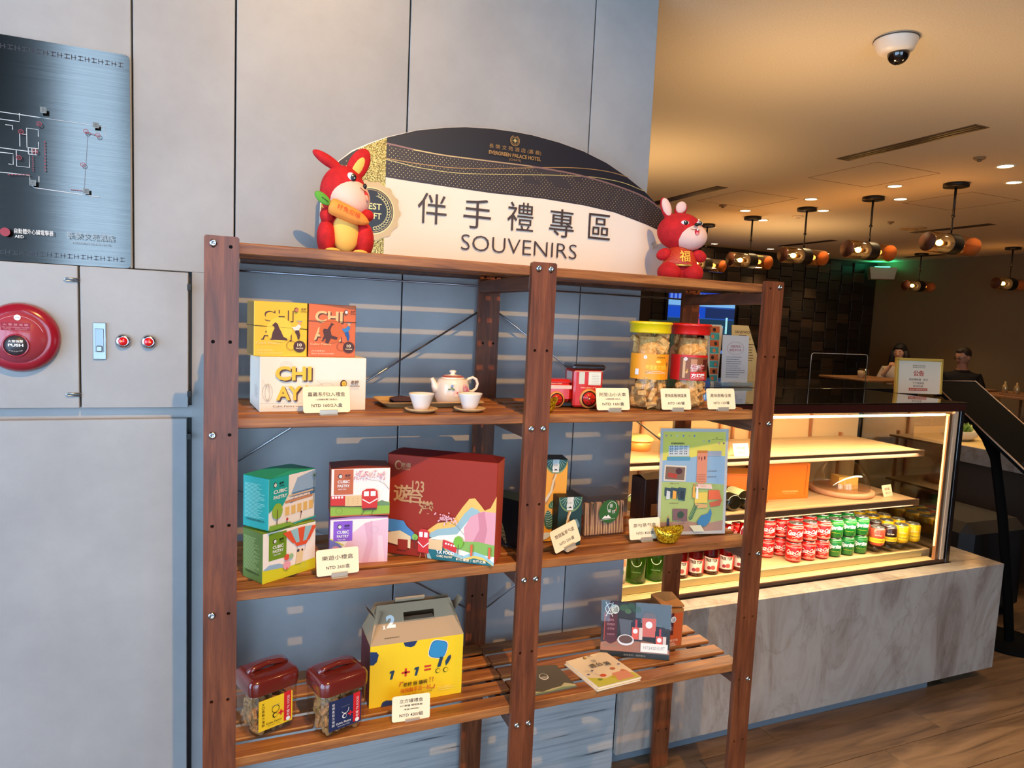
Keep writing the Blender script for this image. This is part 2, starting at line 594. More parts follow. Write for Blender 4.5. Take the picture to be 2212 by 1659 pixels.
class Art:
    """print laid on a surface; F maps (u, v, w) to local space, w = distance off the surface"""
    def __init__(s, F, step=0.00022, base=0.0004):
        s.F = F; s.g = G(); s.w = base; s.step = step; s.maxu = getattr(F, 'maxu', 0)

    def put(s, vs, fs, m):
        if s.maxu:
            vs = list(vs); out = []
            st = [(f_[0], f_[i], f_[i + 1]) for f_ in fs for i in range(1, len(f_) - 1)]
            while st:
                t_ = st.pop()
                e = max(((abs(vs[t_[i]][0] - vs[t_[(i + 1) % 3]][0]), i) for i in range(3)))
                if e[0] <= s.maxu:
                    out.append(list(t_)); continue
                i = e[1]; a, b, c = t_[i], t_[(i + 1) % 3], t_[(i + 2) % 3]
                vs.append(((vs[a][0] + vs[b][0]) / 2, (vs[a][1] + vs[b][1]) / 2)); k = len(vs) - 1
                st.append((a, k, c)); st.append((k, b, c))
            fs = out
        s.g.add([s.F(u, v, s.w) for (u, v) in vs], fs, m)
        s.w += s.step

    def rect(s, u, v, w, h, m, nx=1):
        vs = []; fs = []
        for i in range(nx + 1):
            vs += [(u + w * i / nx, v), (u + w * i / nx, v + h)]
        for i in range(nx):
            fs.append([2 * i, 2 * i + 2, 2 * i + 3, 2 * i + 1])
        s.put(vs, fs, m)

    def poly(s, pts, m):
        tr = tessellate_polygon([[Vector((p[0], p[1], 0)) for p in pts]])
        fs = []
        for t in tr:
            a, b, c = [pts[i] for i in t]
            ar = (b[0] - a[0]) * (c[1] - a[1]) - (c[0] - a[0]) * (b[1] - a[1])
            fs.append(list(t) if ar > 0 else list(reversed(t)))
        s.put(list(pts), fs, m)

    def circ(s, u, v, r, m, n=20, ry=None, a0=0, a1=360):
        ry = ry or r
        full = abs(a1 - a0) >= 360
        k = n if full else n + 1
        s.put([(u + r * math.cos(math.radians(a0 + (a1 - a0) * i / n)), v + ry * math.sin(math.radians(a0 + (a1 - a0) * i / n))) for i in range(k)],
              [list(range(k))], m)

    def ring(s, u, v, r, t, m, n=24, a0=0, a1=360, ry=None):
        q = (ry or r) / r
        vs = []
        for i in range(n + 1):
            a = math.radians(a0 + (a1 - a0) * i / n)
            vs += [(u + r * math.cos(a), v + r * q * math.sin(a)), (u + (r - t) * math.cos(a), v + (r - t) * q * math.sin(a))]
        s.put(vs, [[2 * i, 2 * i + 2, 2 * i + 3, 2 * i + 1] for i in range(n)], m)

    def line(s, pts, t, m, t2=None):
        vs = []; n = len(pts)
        for i, p in enumerate(pts):
            a = pts[max(i - 1, 0)]; b = pts[min(i + 1, n - 1)]
            dx, dy = b[0] - a[0], b[1] - a[1]; L = math.hypot(dx, dy) or 1
            tt = (t if t2 is None else t + (t2 - t) * i / (n - 1)) / 2
            vs += [(p[0] + dy / L * tt, p[1] - dx / L * tt), (p[0] - dy / L * tt, p[1] + dx / L * tt)]
        s.put(vs, [[2 * i, 2 * i + 2, 2 * i + 3, 2 * i + 1] for i in range(n - 1)], m)

    def text(s, t, u, v, h, m, w=None, bold=0.0, shear=0.0, rot=0.0, align='c', arc=None):
        """centre (u, v), cap height h, optional width w"""
        vs, fs, (x0, y0, x1, y1) = glyphs(t, bold)
        if not vs: return
        k = h / (y1 - y0)
        kx = (w / (x1 - x0)) if w else k
        W = (x1 - x0) * kx
        ox = {'c': -W / 2, 'l': 0, 'r': -W}[align]
        ca, sa = math.cos(math.radians(rot)), math.sin(math.radians(rot))
        out = []
        for (x, y) in vs:
            px = (x - x0) * kx + ox; py = (y - y0) * k - h / 2
            px += shear * py
            if arc: py += arc * (px / (W / 2)) ** 2 * h
            out.append((u + px * ca - py * sa, v + px * sa + py * ca))
        s.put(out, fs, m)

    def dots(s, pts, r, m, n=6):
        vs = []; fs = []
        for (u, v) in pts:
            b = len(vs)
            vs += [(u + r * math.cos(2 * PI * i / n), v + r * math.sin(2 * PI * i / n)) for i in range(n)]
            fs.append(list(range(b, b + n)))
        s.put(vs, fs, m)

    def rects(s, lst, m):
        vs = []; fs = []
        for (u, v, w, h) in lst:
            b = len(vs)
            vs += [(u, v), (u + w, v), (u + w, v + h), (u, v + h)]; fs.append([b, b + 1, b + 2, b + 3])
        s.put(vs, fs, m)

    def lines_of_text(s, u, v, w, n, pitch, h, m, seed=1):
        rr = random.Random(seed); L = []
        for i in range(n):
            x = u; end = u + w * rr.uniform(0.6, 1.0)
            while x < end:
                ww = rr.uniform(1.2, 3.5) * h
                L.append((x, v - i * pitch, min(ww, end - x), h)); x += ww + h * 0.5
        s.rects(L, m)

    def build(s, parent, name='printed_artwork', label=None):
        return s.g.build(name, parent, label=label)


def front(y=0.0, x0=0.0, z0=0.0):
    return lambda u, v, w: (x0 + u, y - w, z0 + v)


def leftside(x=0.0, y1=0.0, z0=0.0):
    # looking at the -x side: u runs from back (y1) to front
    return lambda u, v, w: (x - w, y1 - u, z0 + v)


def topside(z, x0=0.0, y0=0.0):
    return lambda u, v, w: (x0 + u, y0 + v, z + w)


def roundside(r, a_mid=-90.0, z0=0.0, cx=0.0, cy=0.0):
    # u = arc length from the middle
    F_ = lambda u, v, w: (cx + (r + w) * math.cos(math.radians(a_mid) + u / r), cy + (r + w) * math.sin(math.radians(a_mid) + u / r), z0 + v)
    F_.maxu = r * 0.16
    return F_


def face_logo(A, u, v, s, ink, skin):
    A.circ(u, v, s, ink, 18, s * 1.15)
    A.circ(u + s * .12, v - s * .05, s * .72, skin, 16, s * .85)
    A.circ(u + s * .35, v + s * .15, s * .12, ink, 8)
    A.circ(u - s * .1, v + s * .15, s * .12, ink, 8)
    A.line([(u - s * .05, v - s * .4), (u + s * .2, v - s * .5), (u + s * .4, v - s * .35)], s * .12, ink)


def brand(A, u, v, s, ink, skin, w=None):
    face_logo(A, u, v, s, ink, skin)
    A.text('老楊', u + s * 3.4, v + s * .35, s * 1.25, ink, bold=0.02)
    A.text('T.K FOOD', u + s * 3.4, v - s * .85, s * .5, ink, bold=0.02)
# ------------------------------------------------------------------ setting
def slab(name, x0, y0, z0, x1, y1, z1, m, bev=0.0):
    return struct(G().box(x0, y0, z0, x1, y1, z1, m, bev).build(name))


YW = 0.47
# floor in long wood-look tiles
fl = struct(G().box(-3.2, -5.2, -0.06, 10.2, 7.2, -0.006, mat((60, 46, 36), 0.7)).build('floor'))
tg = G().box(0.0, 0.0, -0.005, 1.198, 0.198, 0.0, FLOOR, 0.001)
first = tg.build('floor_tile', fl)
cnt = 0
for j in range(-5, 13):
    for i in range(0, 8):
        x = -1.0 + i * 1.2 + (j % 3) * 0.4; y = j * 0.2
        if x > 7.2: continue
        o = first if cnt == 0 else first.copy()
        if cnt: COL.objects.link(o); o.parent = fl
        o.location = (x, y, 0); cnt += 1
g = G()
for j in range(-26, 36):
    for i in range(-2, 9):
        x = -1.0 + i * 1.2 + (j % 3) * 0.4; y = j * 0.2
        if -5 <= j < 13 and 0 <= i < 8 and x <= 7.2: continue
        g.box(x, y, -0.005, x + 1.198, y + 0.198, 0.0, FLOOR)
o = g.build('distant_floor_tiles', fl); o['kind'] = 'stuff'

# grey panelled wall behind the shelves
wb = struct(G().box(-3.2, 0.50, 0.0, 1.425, 0.62, 5.4, mat((60, 56, 54), 0.7)).build('wall_back'))


def panel(x0, z0, x1, z1, y=YW):
    G().box(x0 + .0022, y, z0, x1 - .0022, 0.505, z1, WALL, 0.0015).build('wall_panel', wb)


for (a, b) in ((-3.2, -2.1), (-2.1, -1.1)):
    panel(a, 0.0, b, 5.4)
panel(-1.1, 1.829, -0.212, 5.4)
G().box(-0.2098, YW, 1.829, 0.0428, 0.505, 5.4, WALL, 0.0015).build('wall_panel', wb)
G().box(-0.066, YW, 0.0, 0.0428, 0.505, 1.829, WALL, 0.0).build('wall_panel', wb)
panel(0.045, 0.58, 0.540, 5.4)
panel(0.540, 0.58, 1.180, 5.4)
panel(1.180, 0.58, 1.432, 5.4)
G().box(-1.1, 0.480, 1.411, -0.064, 0.505, 1.447, WALL).build('wall_panel', wb)
g = G().box(0.047, YW + .001, 0.0, 1.431, 0.505, 0.577, GRAIN, 0.001)
struct(g.build('baseboard_back'))
struct(G().box(1.426, 0.476, 0.0, 1.432, 0.62, 5.4, mat((150, 146, 142), 0.5)).build('trim_1'))

# service doors flush in the wall
YD = 0.452
def service_door(name, x0, z0, x1, z1):
    o = struct(G().box(x0, YD, z0, x1, 0.486, z1, WALL, 0.0015).build(name))
    return o
d1 = service_door('door_1', -1.0, 1.444, -0.341, 1.826)
d2 = service_door('door_2', -0.336, 1.444, -0.0745, 1.826)
d3 = service_door('door_3', -1.0, 0.02, -0.078, 1.412)
DK = mat((26, 24, 26), 0.5)
struct(G().box(-1.1, 0.487, 0.0, -0.064, 0.489, 1.829, DK).build('trim_2'))
for z in (1.785, 1.478):
    g = G()
    g.tube([(-0.336, YD - .002, z), (-0.366, YD - .004, z), (-0.371, YD - .004, z + .0035), (-0.366, YD - .004, z + .007), (-0.336, YD - .002, z + .006)], 0.0022, STEEL, 6)
    g.build('hinge_pin', d1)
for (zz, dd) in ((1.786, d2), (1.483, d2), (1.36, d3)):
    G().box(-0.077, YD - .003, zz - .008, -0.068, YD + .01, zz + .008, DK).build('hinge', dd)
# latch handle
h = G().box(-0.307, YD - .006, 1.578, -0.276, YD, 1.677, STEEL, 0.001)
h.box(-0.302, YD - .008, 1.598, -0.281, YD - .005, 1.661, mat((150, 152, 156), .25, 1.0), 0.001)
lh = h.build('latch_plate', d2, label='chrome latch plate with push button')
G().box(-0.299, YD - .012, 1.599, -0.284, YD - .007, 1.615, STEEL, 0.002).build('button', lh)
for i, (x, nm) in enumerate(((-0.235, 'red indicator lamp beside the chrome latch on the grey door'), (-0.173, 'red indicator lamp farther from the latch, near the wooden shelf post'))):
    t = thing('indicator_lamp', nm, 'lamp', (x, YD, 1.629), 0, 'red indicator lamps on the grey door')
    g = G(); g.lathe([(0.0195, 0), (0.0195, -0.006), (0.016, -0.012), (0.0125, -0.013)], CHROME, 24, ax='y'); g.build('bezel', t)
    g = G(); g.ball((0, -0.010, 0), (0.0125, 0.009, 0.0125), mat((190, 12, 20), 0.15, 0, .5, 0.35, 1.0), 16, 8)
    g.build('lens', t)
    G().ball((-0.003 if i == 0 else 0.004, -0.0185, 0), 0.0025, mat((255, 120, 60), .3, 0, .5, 2.0), 8, 6).build('bulb', t)

# fire alarm
t = thing('fire_alarm', 'round crimson fire alarm station with black push button on grey door', 'alarm', (-0.469, YD, 1.632))
CR = mat((150, 22, 42), 0.22, 0, .5, 0, .6); CR2 = mat((168, 60, 72), 0.3, 0, .5, 0, .4)
g = G(); g.lathe([(0.088, 0), (0.090, -0.01), (0.085, -0.022), (0.070, -0.031), (0.064, -0.0305)], CR, 48, ax='y'); g.build('dish', t)
g = G(); g.lathe([(0.0645, -0.028), (0.0645, -0.0318), (0.0, -0.0318)], CR2, 40, ax='y'); g.build('face_plate', t)
g = G(); g.lathe([(0.030, -0.031), (0.030, -0.036), (0.026, -0.037), (0.0262, -0.034)], CR, 30, ax='y')
g.lathe([(0.0265, -0.031), (0.0258, -0.0358), (0.0, -0.0358)], mat((52, 48, 52), .4), 28, ax='y')
for i in range(len(g.v)):
    g.v[i] = (g.v[i][0] - 0.004, g.v[i][1], g.v[i][2] - 0.020)
pb = g.build('push_button', t, label='black push button')
A = Art(lambda u, v, w: (u, -0.0359 - w, v))
A.text('PUSH', -0.004, -0.019, 0.007, WHITE, 0.033, bold=0.03)
A.text('火警強壓', -0.004, -0.009, 0.0065, WHITE, 0.032, bold=0.01)
A.text('SET FIRE USE ONLY WHEN', -0.004, -0.035, 0.003, mat((190, 180, 180)), 0.030, arc=0.9)
A.build(pb)
A = Art(lambda u, v, w: (u, -0.0318 - w, v))
A.rect(-0.036, 0.019, 0.064, 0.020, CR)
A.ring(-0.002, -0.004, 0.0605, 0.0012, mat((210, 140, 146)), 40, 20, 160)
PK = mat((226, 150, 156), 0.5)
A.text('火 警 發 信 機', -0.004, 0.0335, 0.0055, PK, 0.054)
A.text('FIRE ALARM MANUAL STATION', -0.004, 0.0265, 0.0028, PK, 0.058)
A.text('NOTEL      BWD-LCCT', -0.004, 0.022, 0.0026, PK, 0.05)
A.circ(0.0, 0.052, 0.0075, WHITE, 20)
A.text('合格', 0.0, 0.052, 0.005, mat((150, 150, 150)))
A.build(t)

# evacuation plan plate
t = thing('evacuation_plan', 'brushed steel evacuation plan plate fixed above the grey service doors', 'sign', (-1.13, 0.4659, 1.828))
g = G(); W_, H_ = 0.913, 0.562
pts = []
for (cx, cz, a0) in ((W_ - .012, .012, -90), (W_ - .012, H_ - .012, 0), (.012, H_ - .012, 90), (.012, .012, 180)):
    for k in range(5):
        a = math.radians(a0 + k * 22.5); pts.append((cx + .012 * math.cos(a), cz + .012 * math.sin(a)))
g.prism(pts, -0.003, 0.004, BRUSHED); g.build('metal_plate', t)
A = Art(lambda u, v, w: (u, -0.003 - w, v))
PR = mat((52, 50, 60), 0.45); PL = mat((200, 204, 208), 0.35); RD = mat((150, 40, 52), .4)
for vz in (0.022, H_ - 0.028):
    L = []
    for i in range(58):
        u = 0.02 + i * 0.0152
        for k in range(3):
            if (i + k) % 2: L.append((u, vz + k * .0045 - .005, .012, .0016))
            else: L.append((u + k * .004, vz - .006, .0016, .0125))
    A.rects(L, PR)
def seg(pts, t_=0.0018, m_=PL): A.line([(p[0], p[1]) for p in pts], t_, m_)
def q(x, z): return (x + 1.13, z - 1.828)   # world plate coords
seg([q(-.80, 2.205), q(-.42, 2.199)]); seg([q(-.42, 2.199), q(-.275, 2.196), q(-.275, 2.17)], .0009)
seg([q(-.80, 2.185), q(-.465, 2.182), q(-.465, 2.203)]); seg([q(-.495, 2.17), q(-.48, 2.17), q(-.48, 2.16)])
seg([q(-.425, 2.15), q(-.425, 2.168), q(-.45, 2.168), q(-.45, 2.12), q(-.425, 2.12), q(-.425, 2.137)])
seg([q(-.465, 2.12), q(-.465, 2.152), q(-.45, 2.152)]); seg([q(-.80, 2.118), q(-.445, 2.11), q(-.445, 2.07), q(-.473, 2.07), q(-.473, 2.112)])
seg([q(-.80, 2.10), q(-.48, 2.10), q(-.48, 2.073), q(-.49, 2.073)]); seg([q(-.80, 2.053), q(-.445, 2.05), q(-.445, 2.03), q(-.436, 2.02), q(-.29, 2.012)])
seg([q(-.425, 2.05), q(-.425, 2.035)]); seg([q(-.315, 2.17), q(-.325, 2.03)], .0006, mat((120, 110, 112)))
for k in range(3):
    seg([q(-.447 + k * .008, 2.12), q(-.447 + k * .008, 2.103)], .0014)
    seg([q(-.447, 2.119 - k * .008), q(-.427, 2.119 - k * .008)], .0014)
def dash(a, b, n=7):
    for k in range(n):
        f0 = k / n; f1 = (k + .6) / n
        seg([(a[0] + (b[0] - a[0]) * f0, a[1] + (b[1] - a[1]) * f0), (a[0] + (b[0] - a[0]) * f1, a[1] + (b[1] - a[1]) * f1)], .002, RD)
dash(q(-.355, 2.024), q(-.328, 2.024)); dash(q(-.32, 2.175), q(-.295, 2.172)); dash(q(-.41, 2.14), q(-.41, 2.06), 10); dash(q(-.436, 2.06), q(-.436, 2.1)); dash(q(-.49, 2.045), q(-.44, 2.05))
for (x, z) in ((-.46, 2.155), (-.43, 2.11), (-.465, 2.09), (-.42, 2.18), (-.325, 2.09), (-.317, 2.176), (-.29, 2.17)):
    A.ring(*q(x, z), .006, .0014, RD, 12)
    A.text('火', *q(x, z), .006, RD)
for (x, z) in ((-.294, 2.195), (-.436, 2.03), (-.318, 2.022), (-.41, 2.215)):
    A.rect(q(x, z)[0] - .007, q(x, z)[1] - .007, .014, .014, mat((140, 150, 150), .4)); A.text('圖', *q(x, z), .012, PR)
A.text('自動體外心臟電擊器', *q(-.435, 1.905), .013, WHITE, .085)
A.text('AED', *q(-.467, 1.891), .007, WHITE)
A.circ(*q(-.497, 1.9), .011, RD); 
A.text('長榮文苑酒店', *q(-.31, 1.905), .018, mat((150, 158, 164), .3), .11)
A.text('EVERGREEN PALACE HOTEL', *q(-.31, 1.887), .005, mat((150, 158, 164), .3), .09)
A.build(t)

# lobby shell behind the camera
LOB = mat((96, 88, 80), 0.7)
g = G()
for (a, b) in ((-5.2, -4.9), (-3.4, -3.25), (-1.75, -1.6), (-0.2, 0.62)):
    g.box(-3.3, a, 0, -3.2, b, 5.4, LOB)
g.box(-3.3, -5.2, 3.3, -3.2, 0.62, 5.4, LOB)
g.box(-3.3, -5.2, 0, -3.2, 0.62, 0.12, LOB)
struct(g.build('wall_left'))
struct(G().box(-3.3, -5.3, 5.4, 10.3, 0.62, 5.5, LOB).build('ceiling_lobby'))
PIER = mat((52, 46, 44), 0.6)
g = G()
for (a, b) in ((-3.2, -3.0), (-2.35, -1.46), (-0.93, -0.70), (0.75, 0.85), (2.0, 10.2)):
    g.box(a, -5.2, 0, b, -5.0, 5.4, PIER)
g.box(-3.2, -5.2, 3.3, -1.46, -5.0, 5.4, PIER); g.box(-0.93, -5.2, 3.3, 10.2, -5.0, 5.4, PIER)
g.box(-3.2, -5.2, 0.0, 10.2, -5.0, 0.12, PIER)
struct(g.build('wall_front'))
for n, x in enumerate((-2.65, -1.17, 0.02, 1.42)):
    o = struct(G().box(x - .025, -5.14, 0.12, x + .025, -5.08, 5.4 if n == 1 else 3.3, PIER).build('window_%d' % (n + 1)))
    hw = (0.33, 0.26, 0.72, 0.56)[n]
    G().box(x - hw, -5.115, .12, x + hw, -5.11, 5.4 if n == 1 else 3.3, GLASS).build('pane', o)
# lobby end of the room on the right side
slab('wall_right', 10.1, -5.2, 0, 10.2, 6.4, 5.4, LOB)
# cafe ceiling, fascia above the opening, far walls
ce = struct(G().box(1.432, -0.55, 2.9, 10.1, 6.5, 3.02, CEIL).build('ceiling'))
struct(G().box(1.432, -0.60, 2.86, 10.1, -0.55, 5.4, LOB).build('trim_3'))
DKW = mat((44, 32, 26), 0.75)
wf = struct(G().box(1.43, 6.25, 0, 9.6, 6.4, 2.9, DKW).build('wall_far'))
slab('wall_side', 9.55, -0.5, 0, 9.7, 6.3, 2.9, mat((132, 108, 74), 0.85))
slab('wall_inner', 1.3, 0.62, 0, 1.425, 6.4, 3.0, mat((120, 96, 70), 0.8))
# staggered wood blocks on the far wall
BLK = [wood_mat('wall_block_%d' % k, [(0.3, c1), (0.7, c2)], 'x', 0.6) for k, (c1, c2) in
       enumerate((((34, 25, 20), (48, 36, 28)), ((58, 44, 32), (78, 60, 44)), ((22, 16, 14), (34, 26, 22))))]
bm_ = [G().box(0, 0, 0, 0.225, 0.05, 0.148, mm, 0.006) for mm in BLK]
protos = []
n = 0
rb = random.Random(5)
for c in range(17):
    for r in range(15):
        x = 5.35 + c * 0.245; z = 0.72 + r * 0.15 + (0.05 if c % 2 else 0)
        if 5.50 < x + .12 < 6.85 and 1.3 < z < 2.35: continue
        if z + .15 > 2.9: continue
        k = rb.choice((0, 0, 1, 2, 2))
        if len(protos) <= k or not any(p[0] == k for p in protos):
            o = bm_[k].build('wood_block', wf); protos.append((k, o))
        else:
            o = [p[1] for p in protos if p[0] == k][0].copy(); COL.objects.link(o); o.parent = wf
        o.location = (x, 6.25 - rb.uniform(0.012, 0.045), z); n += 1

# ------------------------------------------------------------------ shelving unit
HS = 0.2146
Z0 = 1.87
TOPS = (1.883, 1.478, 1.058, 0.632)
su = thing('shelving_unit', 'tall brown wooden slatted shelving unit carrying the souvenirs', 'shelf', (0, 0, 0))


def post(k, y, rows_bolt, name='post'):
    """k = section line, bolts: {row: (col...)}"""
    x = 0.8 * k
    cols = (x, x + 0.036)
    holes = []
    for r in range(0, 9):
        z = Z0 - HS * r
        if z < 0.05: continue
        for c in cols:
            holes.append([(c + 0.0043 * math.cos(a * PI / 4), z + 0.0043 * math.sin(a * PI / 4)) for a in range(8)])
    a, b = x - 0.019, x + 0.054
    B = 0.004
    pts = [(a, 0.0), (b, 0.0), (b, 1.893 - B), (b - B, 1.893), (a + B, 1.893), (a, 1.893 - B)]
    g = G(); g.prism(pts, y, y + 0.016, POST, holes)
    g.box(a + .005, y + .0100, 0.005, b - .005, y + .0155, 1.885, mat((30, 18, 12), .8))  # dark core gives the blind holes their shade by colour
    # shallow chamfer bead along both long edges
    o = g.build(name, su)
    for (r, c) in rows_bolt:
        q = G(); zz = Z0 - HS * r
        q.lathe([(0.0085, 0.0), (0.0085, -0.0022), (0.0066, -0.0045), (0.0032, -0.005), (0.0028, -0.003), (0.0, -0.003)], CHROME, 14, ax='y')
        q.build('bolt', o, (x + (0, 0.036)[c], y - .0002, zz + (0.006 if r == 0 else 0)))
    return o


post(0, 0.0, [(r, 0) for r in (0, 2, 4, 6)])
post(1, 0.0, [(r, c) for r in (0, 2, 4, 6) for c in (0, 1)])
post(2, 0.0, [(r, 1) for r in (0, 2, 4, 6)])
for k in range(3):
    post(k, 0.416, [])
slat_g = G().box(0, 0, -0.0115, 0.797, 0.0565, 0, SLAT, 0.003)
edge_g = G().box(0, 0, -0.026, 0.797, 0.0575, 0, SLAT, 0.002)
edge0 = None
slat0 = None
for zt in TOPS:
    for sct in range(2):
        for i in range(5):
            if i == 0:
                if edge0 is None: o = edge0 = edge_g.build('slat', su)
                else:
                    o = edge0.copy(); COL.objects.link(o); o.parent = su
            elif slat0 is None:
                o = slat0 = slat_g.build('slat', su)
            else:
                o = slat0.copy(); COL.objects.link(o); o.parent = su
            o.location = (0.8 * sct + 0.0195, 0.017 + i * 0.0805, zt)
            o.rotation_euler = (0, math.radians(-0.25) if zt == 0.632 and sct == 0 else 0, 0)
for zt in TOPS:
    for xr in (0.028, 0.79, 0.828, 1.592):
        g = G(); g.box(xr - .009, 0.017, zt - 0.064, xr + .009, 0.4155, zt - 0.0265, RAIL, 0.002); g.build('side_rail', su)
for (a, b) in (((0.80, 1.765), (0.02, 1.262)), ((0.02, 1.222), (0.79, 0.745)), ((0.83, 1.775), (1.61, 1.262)), ((1.61, 1.232), (0.83, 0.72))):
    g = G(); g.tube([(a[0], 0.436, a[1]), ((a[0] + b[0]) / 2, 0.438, (a[1] + b[1]) / 2), (b[0], 0.436, b[1])], 0.003, STEEL, 8); g.build('brace_rod', su)
for (a, b) in ((0.06, 0.778), (0.86, 1.578)):
    G().box(a, 0.402, 1.862, b, 0.455, 1.880, RAIL, 0.002).build('light_block_rail', su)  # board added to block light falling through the gap at the wall
# chrome stretcher under the top shelf
g = G(); g.tube([(0.05, 0.425, 1.84), (1.60, 0.425, 1.84)], 0.003, STEEL, 8); g.build('stretcher', su)
# ------------------------------------------------------------------ things on the shelves
S1, S2, S3, S4 = TOPS


def carton(name, label, cat, L, z, yaw, w, d, h, body, faces=None, bev=0.0015, group=None, top=None):
    t = thing(name, label, cat, (L[0], L[1], z), yaw, group)
    g = G().box(0, 0, 0, w, d, h, body, bev, faces)
    g.build('carton', t)
    return t


CLIPM = mat((196, 186, 170), .3, .45)


def price_card(L, yaw, w, lines, where, z, tilt=0):
    t = thing('price_card', 'cream price card in a clip, ' + where, 'price card', (L[0], L[1], z), yaw, 'cream price cards along the shelf edges', rx=0)
    hgt = 0.066
    c = thing_part = bpy.data.objects.new('card', None)
    g = G()
    r = 0.006; pts = []
    for (cx, cz, a0) in ((w - r, r, -90), (w - r, hgt - r, 0), (r, hgt - r, 90), (r, r, 180)):
        for k in range(5):
            a = math.radians(a0 + k * 22.5); pts.append((cx + r * math.cos(a), cz + r * math.sin(a)))
    g.prism(pts, -0.0006, 0.0006, CARD)
    R = Matrix.Translation((0, 0, 0.006)) @ Matrix.Rotation(math.radians(-14), 4, 'X')
    R2_ = Matrix.Rotation(math.radians(tilt), 4, 'Y')
    M = R @ R2_
    g.v = [tuple(M @ Vector(p)) for p in g.v]
    g.build('card', t)
    A = Art(lambda u, v, ww: tuple(M @ Vector((u, -0.0006 - ww, v))))
    n = len(lines)
    for (s, v, hh, ww) in lines:
        A.text(s, w / 2, v * hgt, hh * hgt, INK, ww * w, bold=0.004)
    A.build(t, 'printed_text')
    g = G(); a, b = w * 0.34, w * 0.72
    g.box(a, -0.012, 0.0, b, 0.012, 0.0015, CLIPM, 0.0005)
    g.box(a, -0.0042, 0.0015, b, -0.0022, 0.013, CLIPM, 0.0005)
    g.box(a, 0.0022, 0.0015, b, 0.0042, 0.011, CLIPM, 0.0005)
    g.v = [tuple(R2_ @ Vector(p)) for p in g.v]
    g.build('metal_clip', t)
    bpy.data.objects.remove(thing_part)
    return t


# ---- header sign
ARC = [(0.245, 2.05), (0.262, 2.085), (0.282, 2.112), (0.319, 2.146), (0.36, 2.169), (0.405, 2.191), (0.485, 2.220), (0.561, 2.238), (0.619, 2.248), (0.692, 2.255), (0.762, 2.2565), (0.817, 2.255), (0.899, 2.247),
       (0.98, 2.233), (1.059, 2.210), (1.125, 2.181), (1.193, 2.145), (1.236, 2.115), (1.272, 2.082), (1.292, 2.045), (1.30, 2.0)]
KS = 1.1519
SXO = 0.03877 * (1 - KS)
t = thing('header_sign', 'arched souvenirs header board with black and gold printed top, standing on the shelf', 'sign', (SXO, 0.404, S1), 0)
def SZ(z): return (z - 1.73436) * KS + 1.73436 - S1
pts = [(x * KS, SZ(z)) for (x, z) in ARC]
outline = [(0.24 * KS, 0.0), (1.30 * KS, 0.0)] + list(reversed(pts))
SGN = mat((244, 226, 206), 0.35)
G().prism(outline, -0.004, 0.004, SGN).build('board', t)
G().box(0.5, 0.004, 0, 0.51, 0.05, 0.2, SGN).build('support_foot', t)
G().box(1.2, 0.004, 0, 1.21, 0.05, 0.2, SGN).build('support_foot', t)
A = Art(lambda u, v, w: (u * KS, -0.004 - w, max(SZ(v), 0.001)))
SBLK = mat((34, 30, 36), 0.35); SDOT = mat((58, 48, 50), .4); SGD = mat((196, 150, 96), .3, .5); SGD2 = mat((226, 200, 130), .3, .4); SPK = mat((150, 112, 104), .35, .3)


def arc_z(x):
    for i in range(len(ARC) - 1):
        if ARC[i][0] <= x <= ARC[i + 1][0]:
            f_ = (x - ARC[i][0]) / (ARC[i + 1][0] - ARC[i][0]); return ARC[i][1] + f_ * (ARC[i + 1][1] - ARC[i][1])
    return 2.0


def interp(P, x):
    for i in range(len(P) - 1):
        if P[i][0] <= x <= P[i + 1][0]:
            f_ = (x - P[i][0]) / (P[i + 1][0] - P[i][0]); f2 = f_
            return P[i][1] + f2 * (P[i + 1][1] - P[i][1])
    return P[-1][1]


GL = 0.407
lowb = [(GL, 2.090), (0.483, 2.087), (0.56, 2.085), (0.70, 2.082), (0.856, 2.084), (0.992, 2.079), (1.097, 2.069), (1.207, 2.045), (1.26, 2.03), (1.30, 2.015)]
# glitter column at the left and dark dotted corner
A.poly([(0.245, 1.885), (GL, 1.885), (GL, 2.19), (0.36, 2.166), (0.318, 2.141), (0.29, 2.117), (0.265, 2.088), (0.246, 2.05)], GLITTER)
A.poly([(0.246, 2.05), (0.335, 2.06), (0.335, 2.152), (0.318, 2.141), (0.29, 2.117), (0.265, 2.088)], SDOT)
A.poly([(x, z) for (x, z) in lowb] + [(x, z - .0008) for (x, z) in reversed(ARC) if x > GL] + [(GL, 2.19)], SDOT)
line1 = [(GL, 2.176), (0.477, 2.169), (0.557, 2.165), (0.696, 2.167), (0.82, 2.169), (0.951, 2.165), (1.055, 2.154), (1.164, 2.135), (1.228, 2.116), (1.27, 2.084)]
l1 = [p for p in line1]
A.poly(l1 + [(x, z - .0008) for (x, z) in reversed(ARC) if x > GL and x < 1.25] + [(GL, 2.189)], SBLK)
line2 = [(GL, 2.138), (0.478, 2.134), (0.585, 2.135), (0.697, 2.147), (0.852, 2.170), (0.94, 2.181), (1.019, 2.186), (1.10, 2.184), (1.135, 2.175)]
line3 = [(GL, 2.136), (0.478, 2.125), (0.586, 2.122), (0.697, 2.132), (0.886, 2.153), (1.02, 2.164), (1.126, 2.160), (1.20, 2.140)]
dots = []
i = 0
z = 2.02
while z < 2.18:
    x = GL + 0.008 + (i % 2) * 0.0055
    while x < 1.29 and z < arc_z(x) - .004:
        if interp(lowb, x) + .004 < z < interp(line1, x) - .004 and not (0.80 < x < 0.98 and math.sin(x * 60 + z * 90) > -0.2 and z > 2.12):
            dots.append((x, z))
        x += 0.011
    z += 0.0058; i += 1
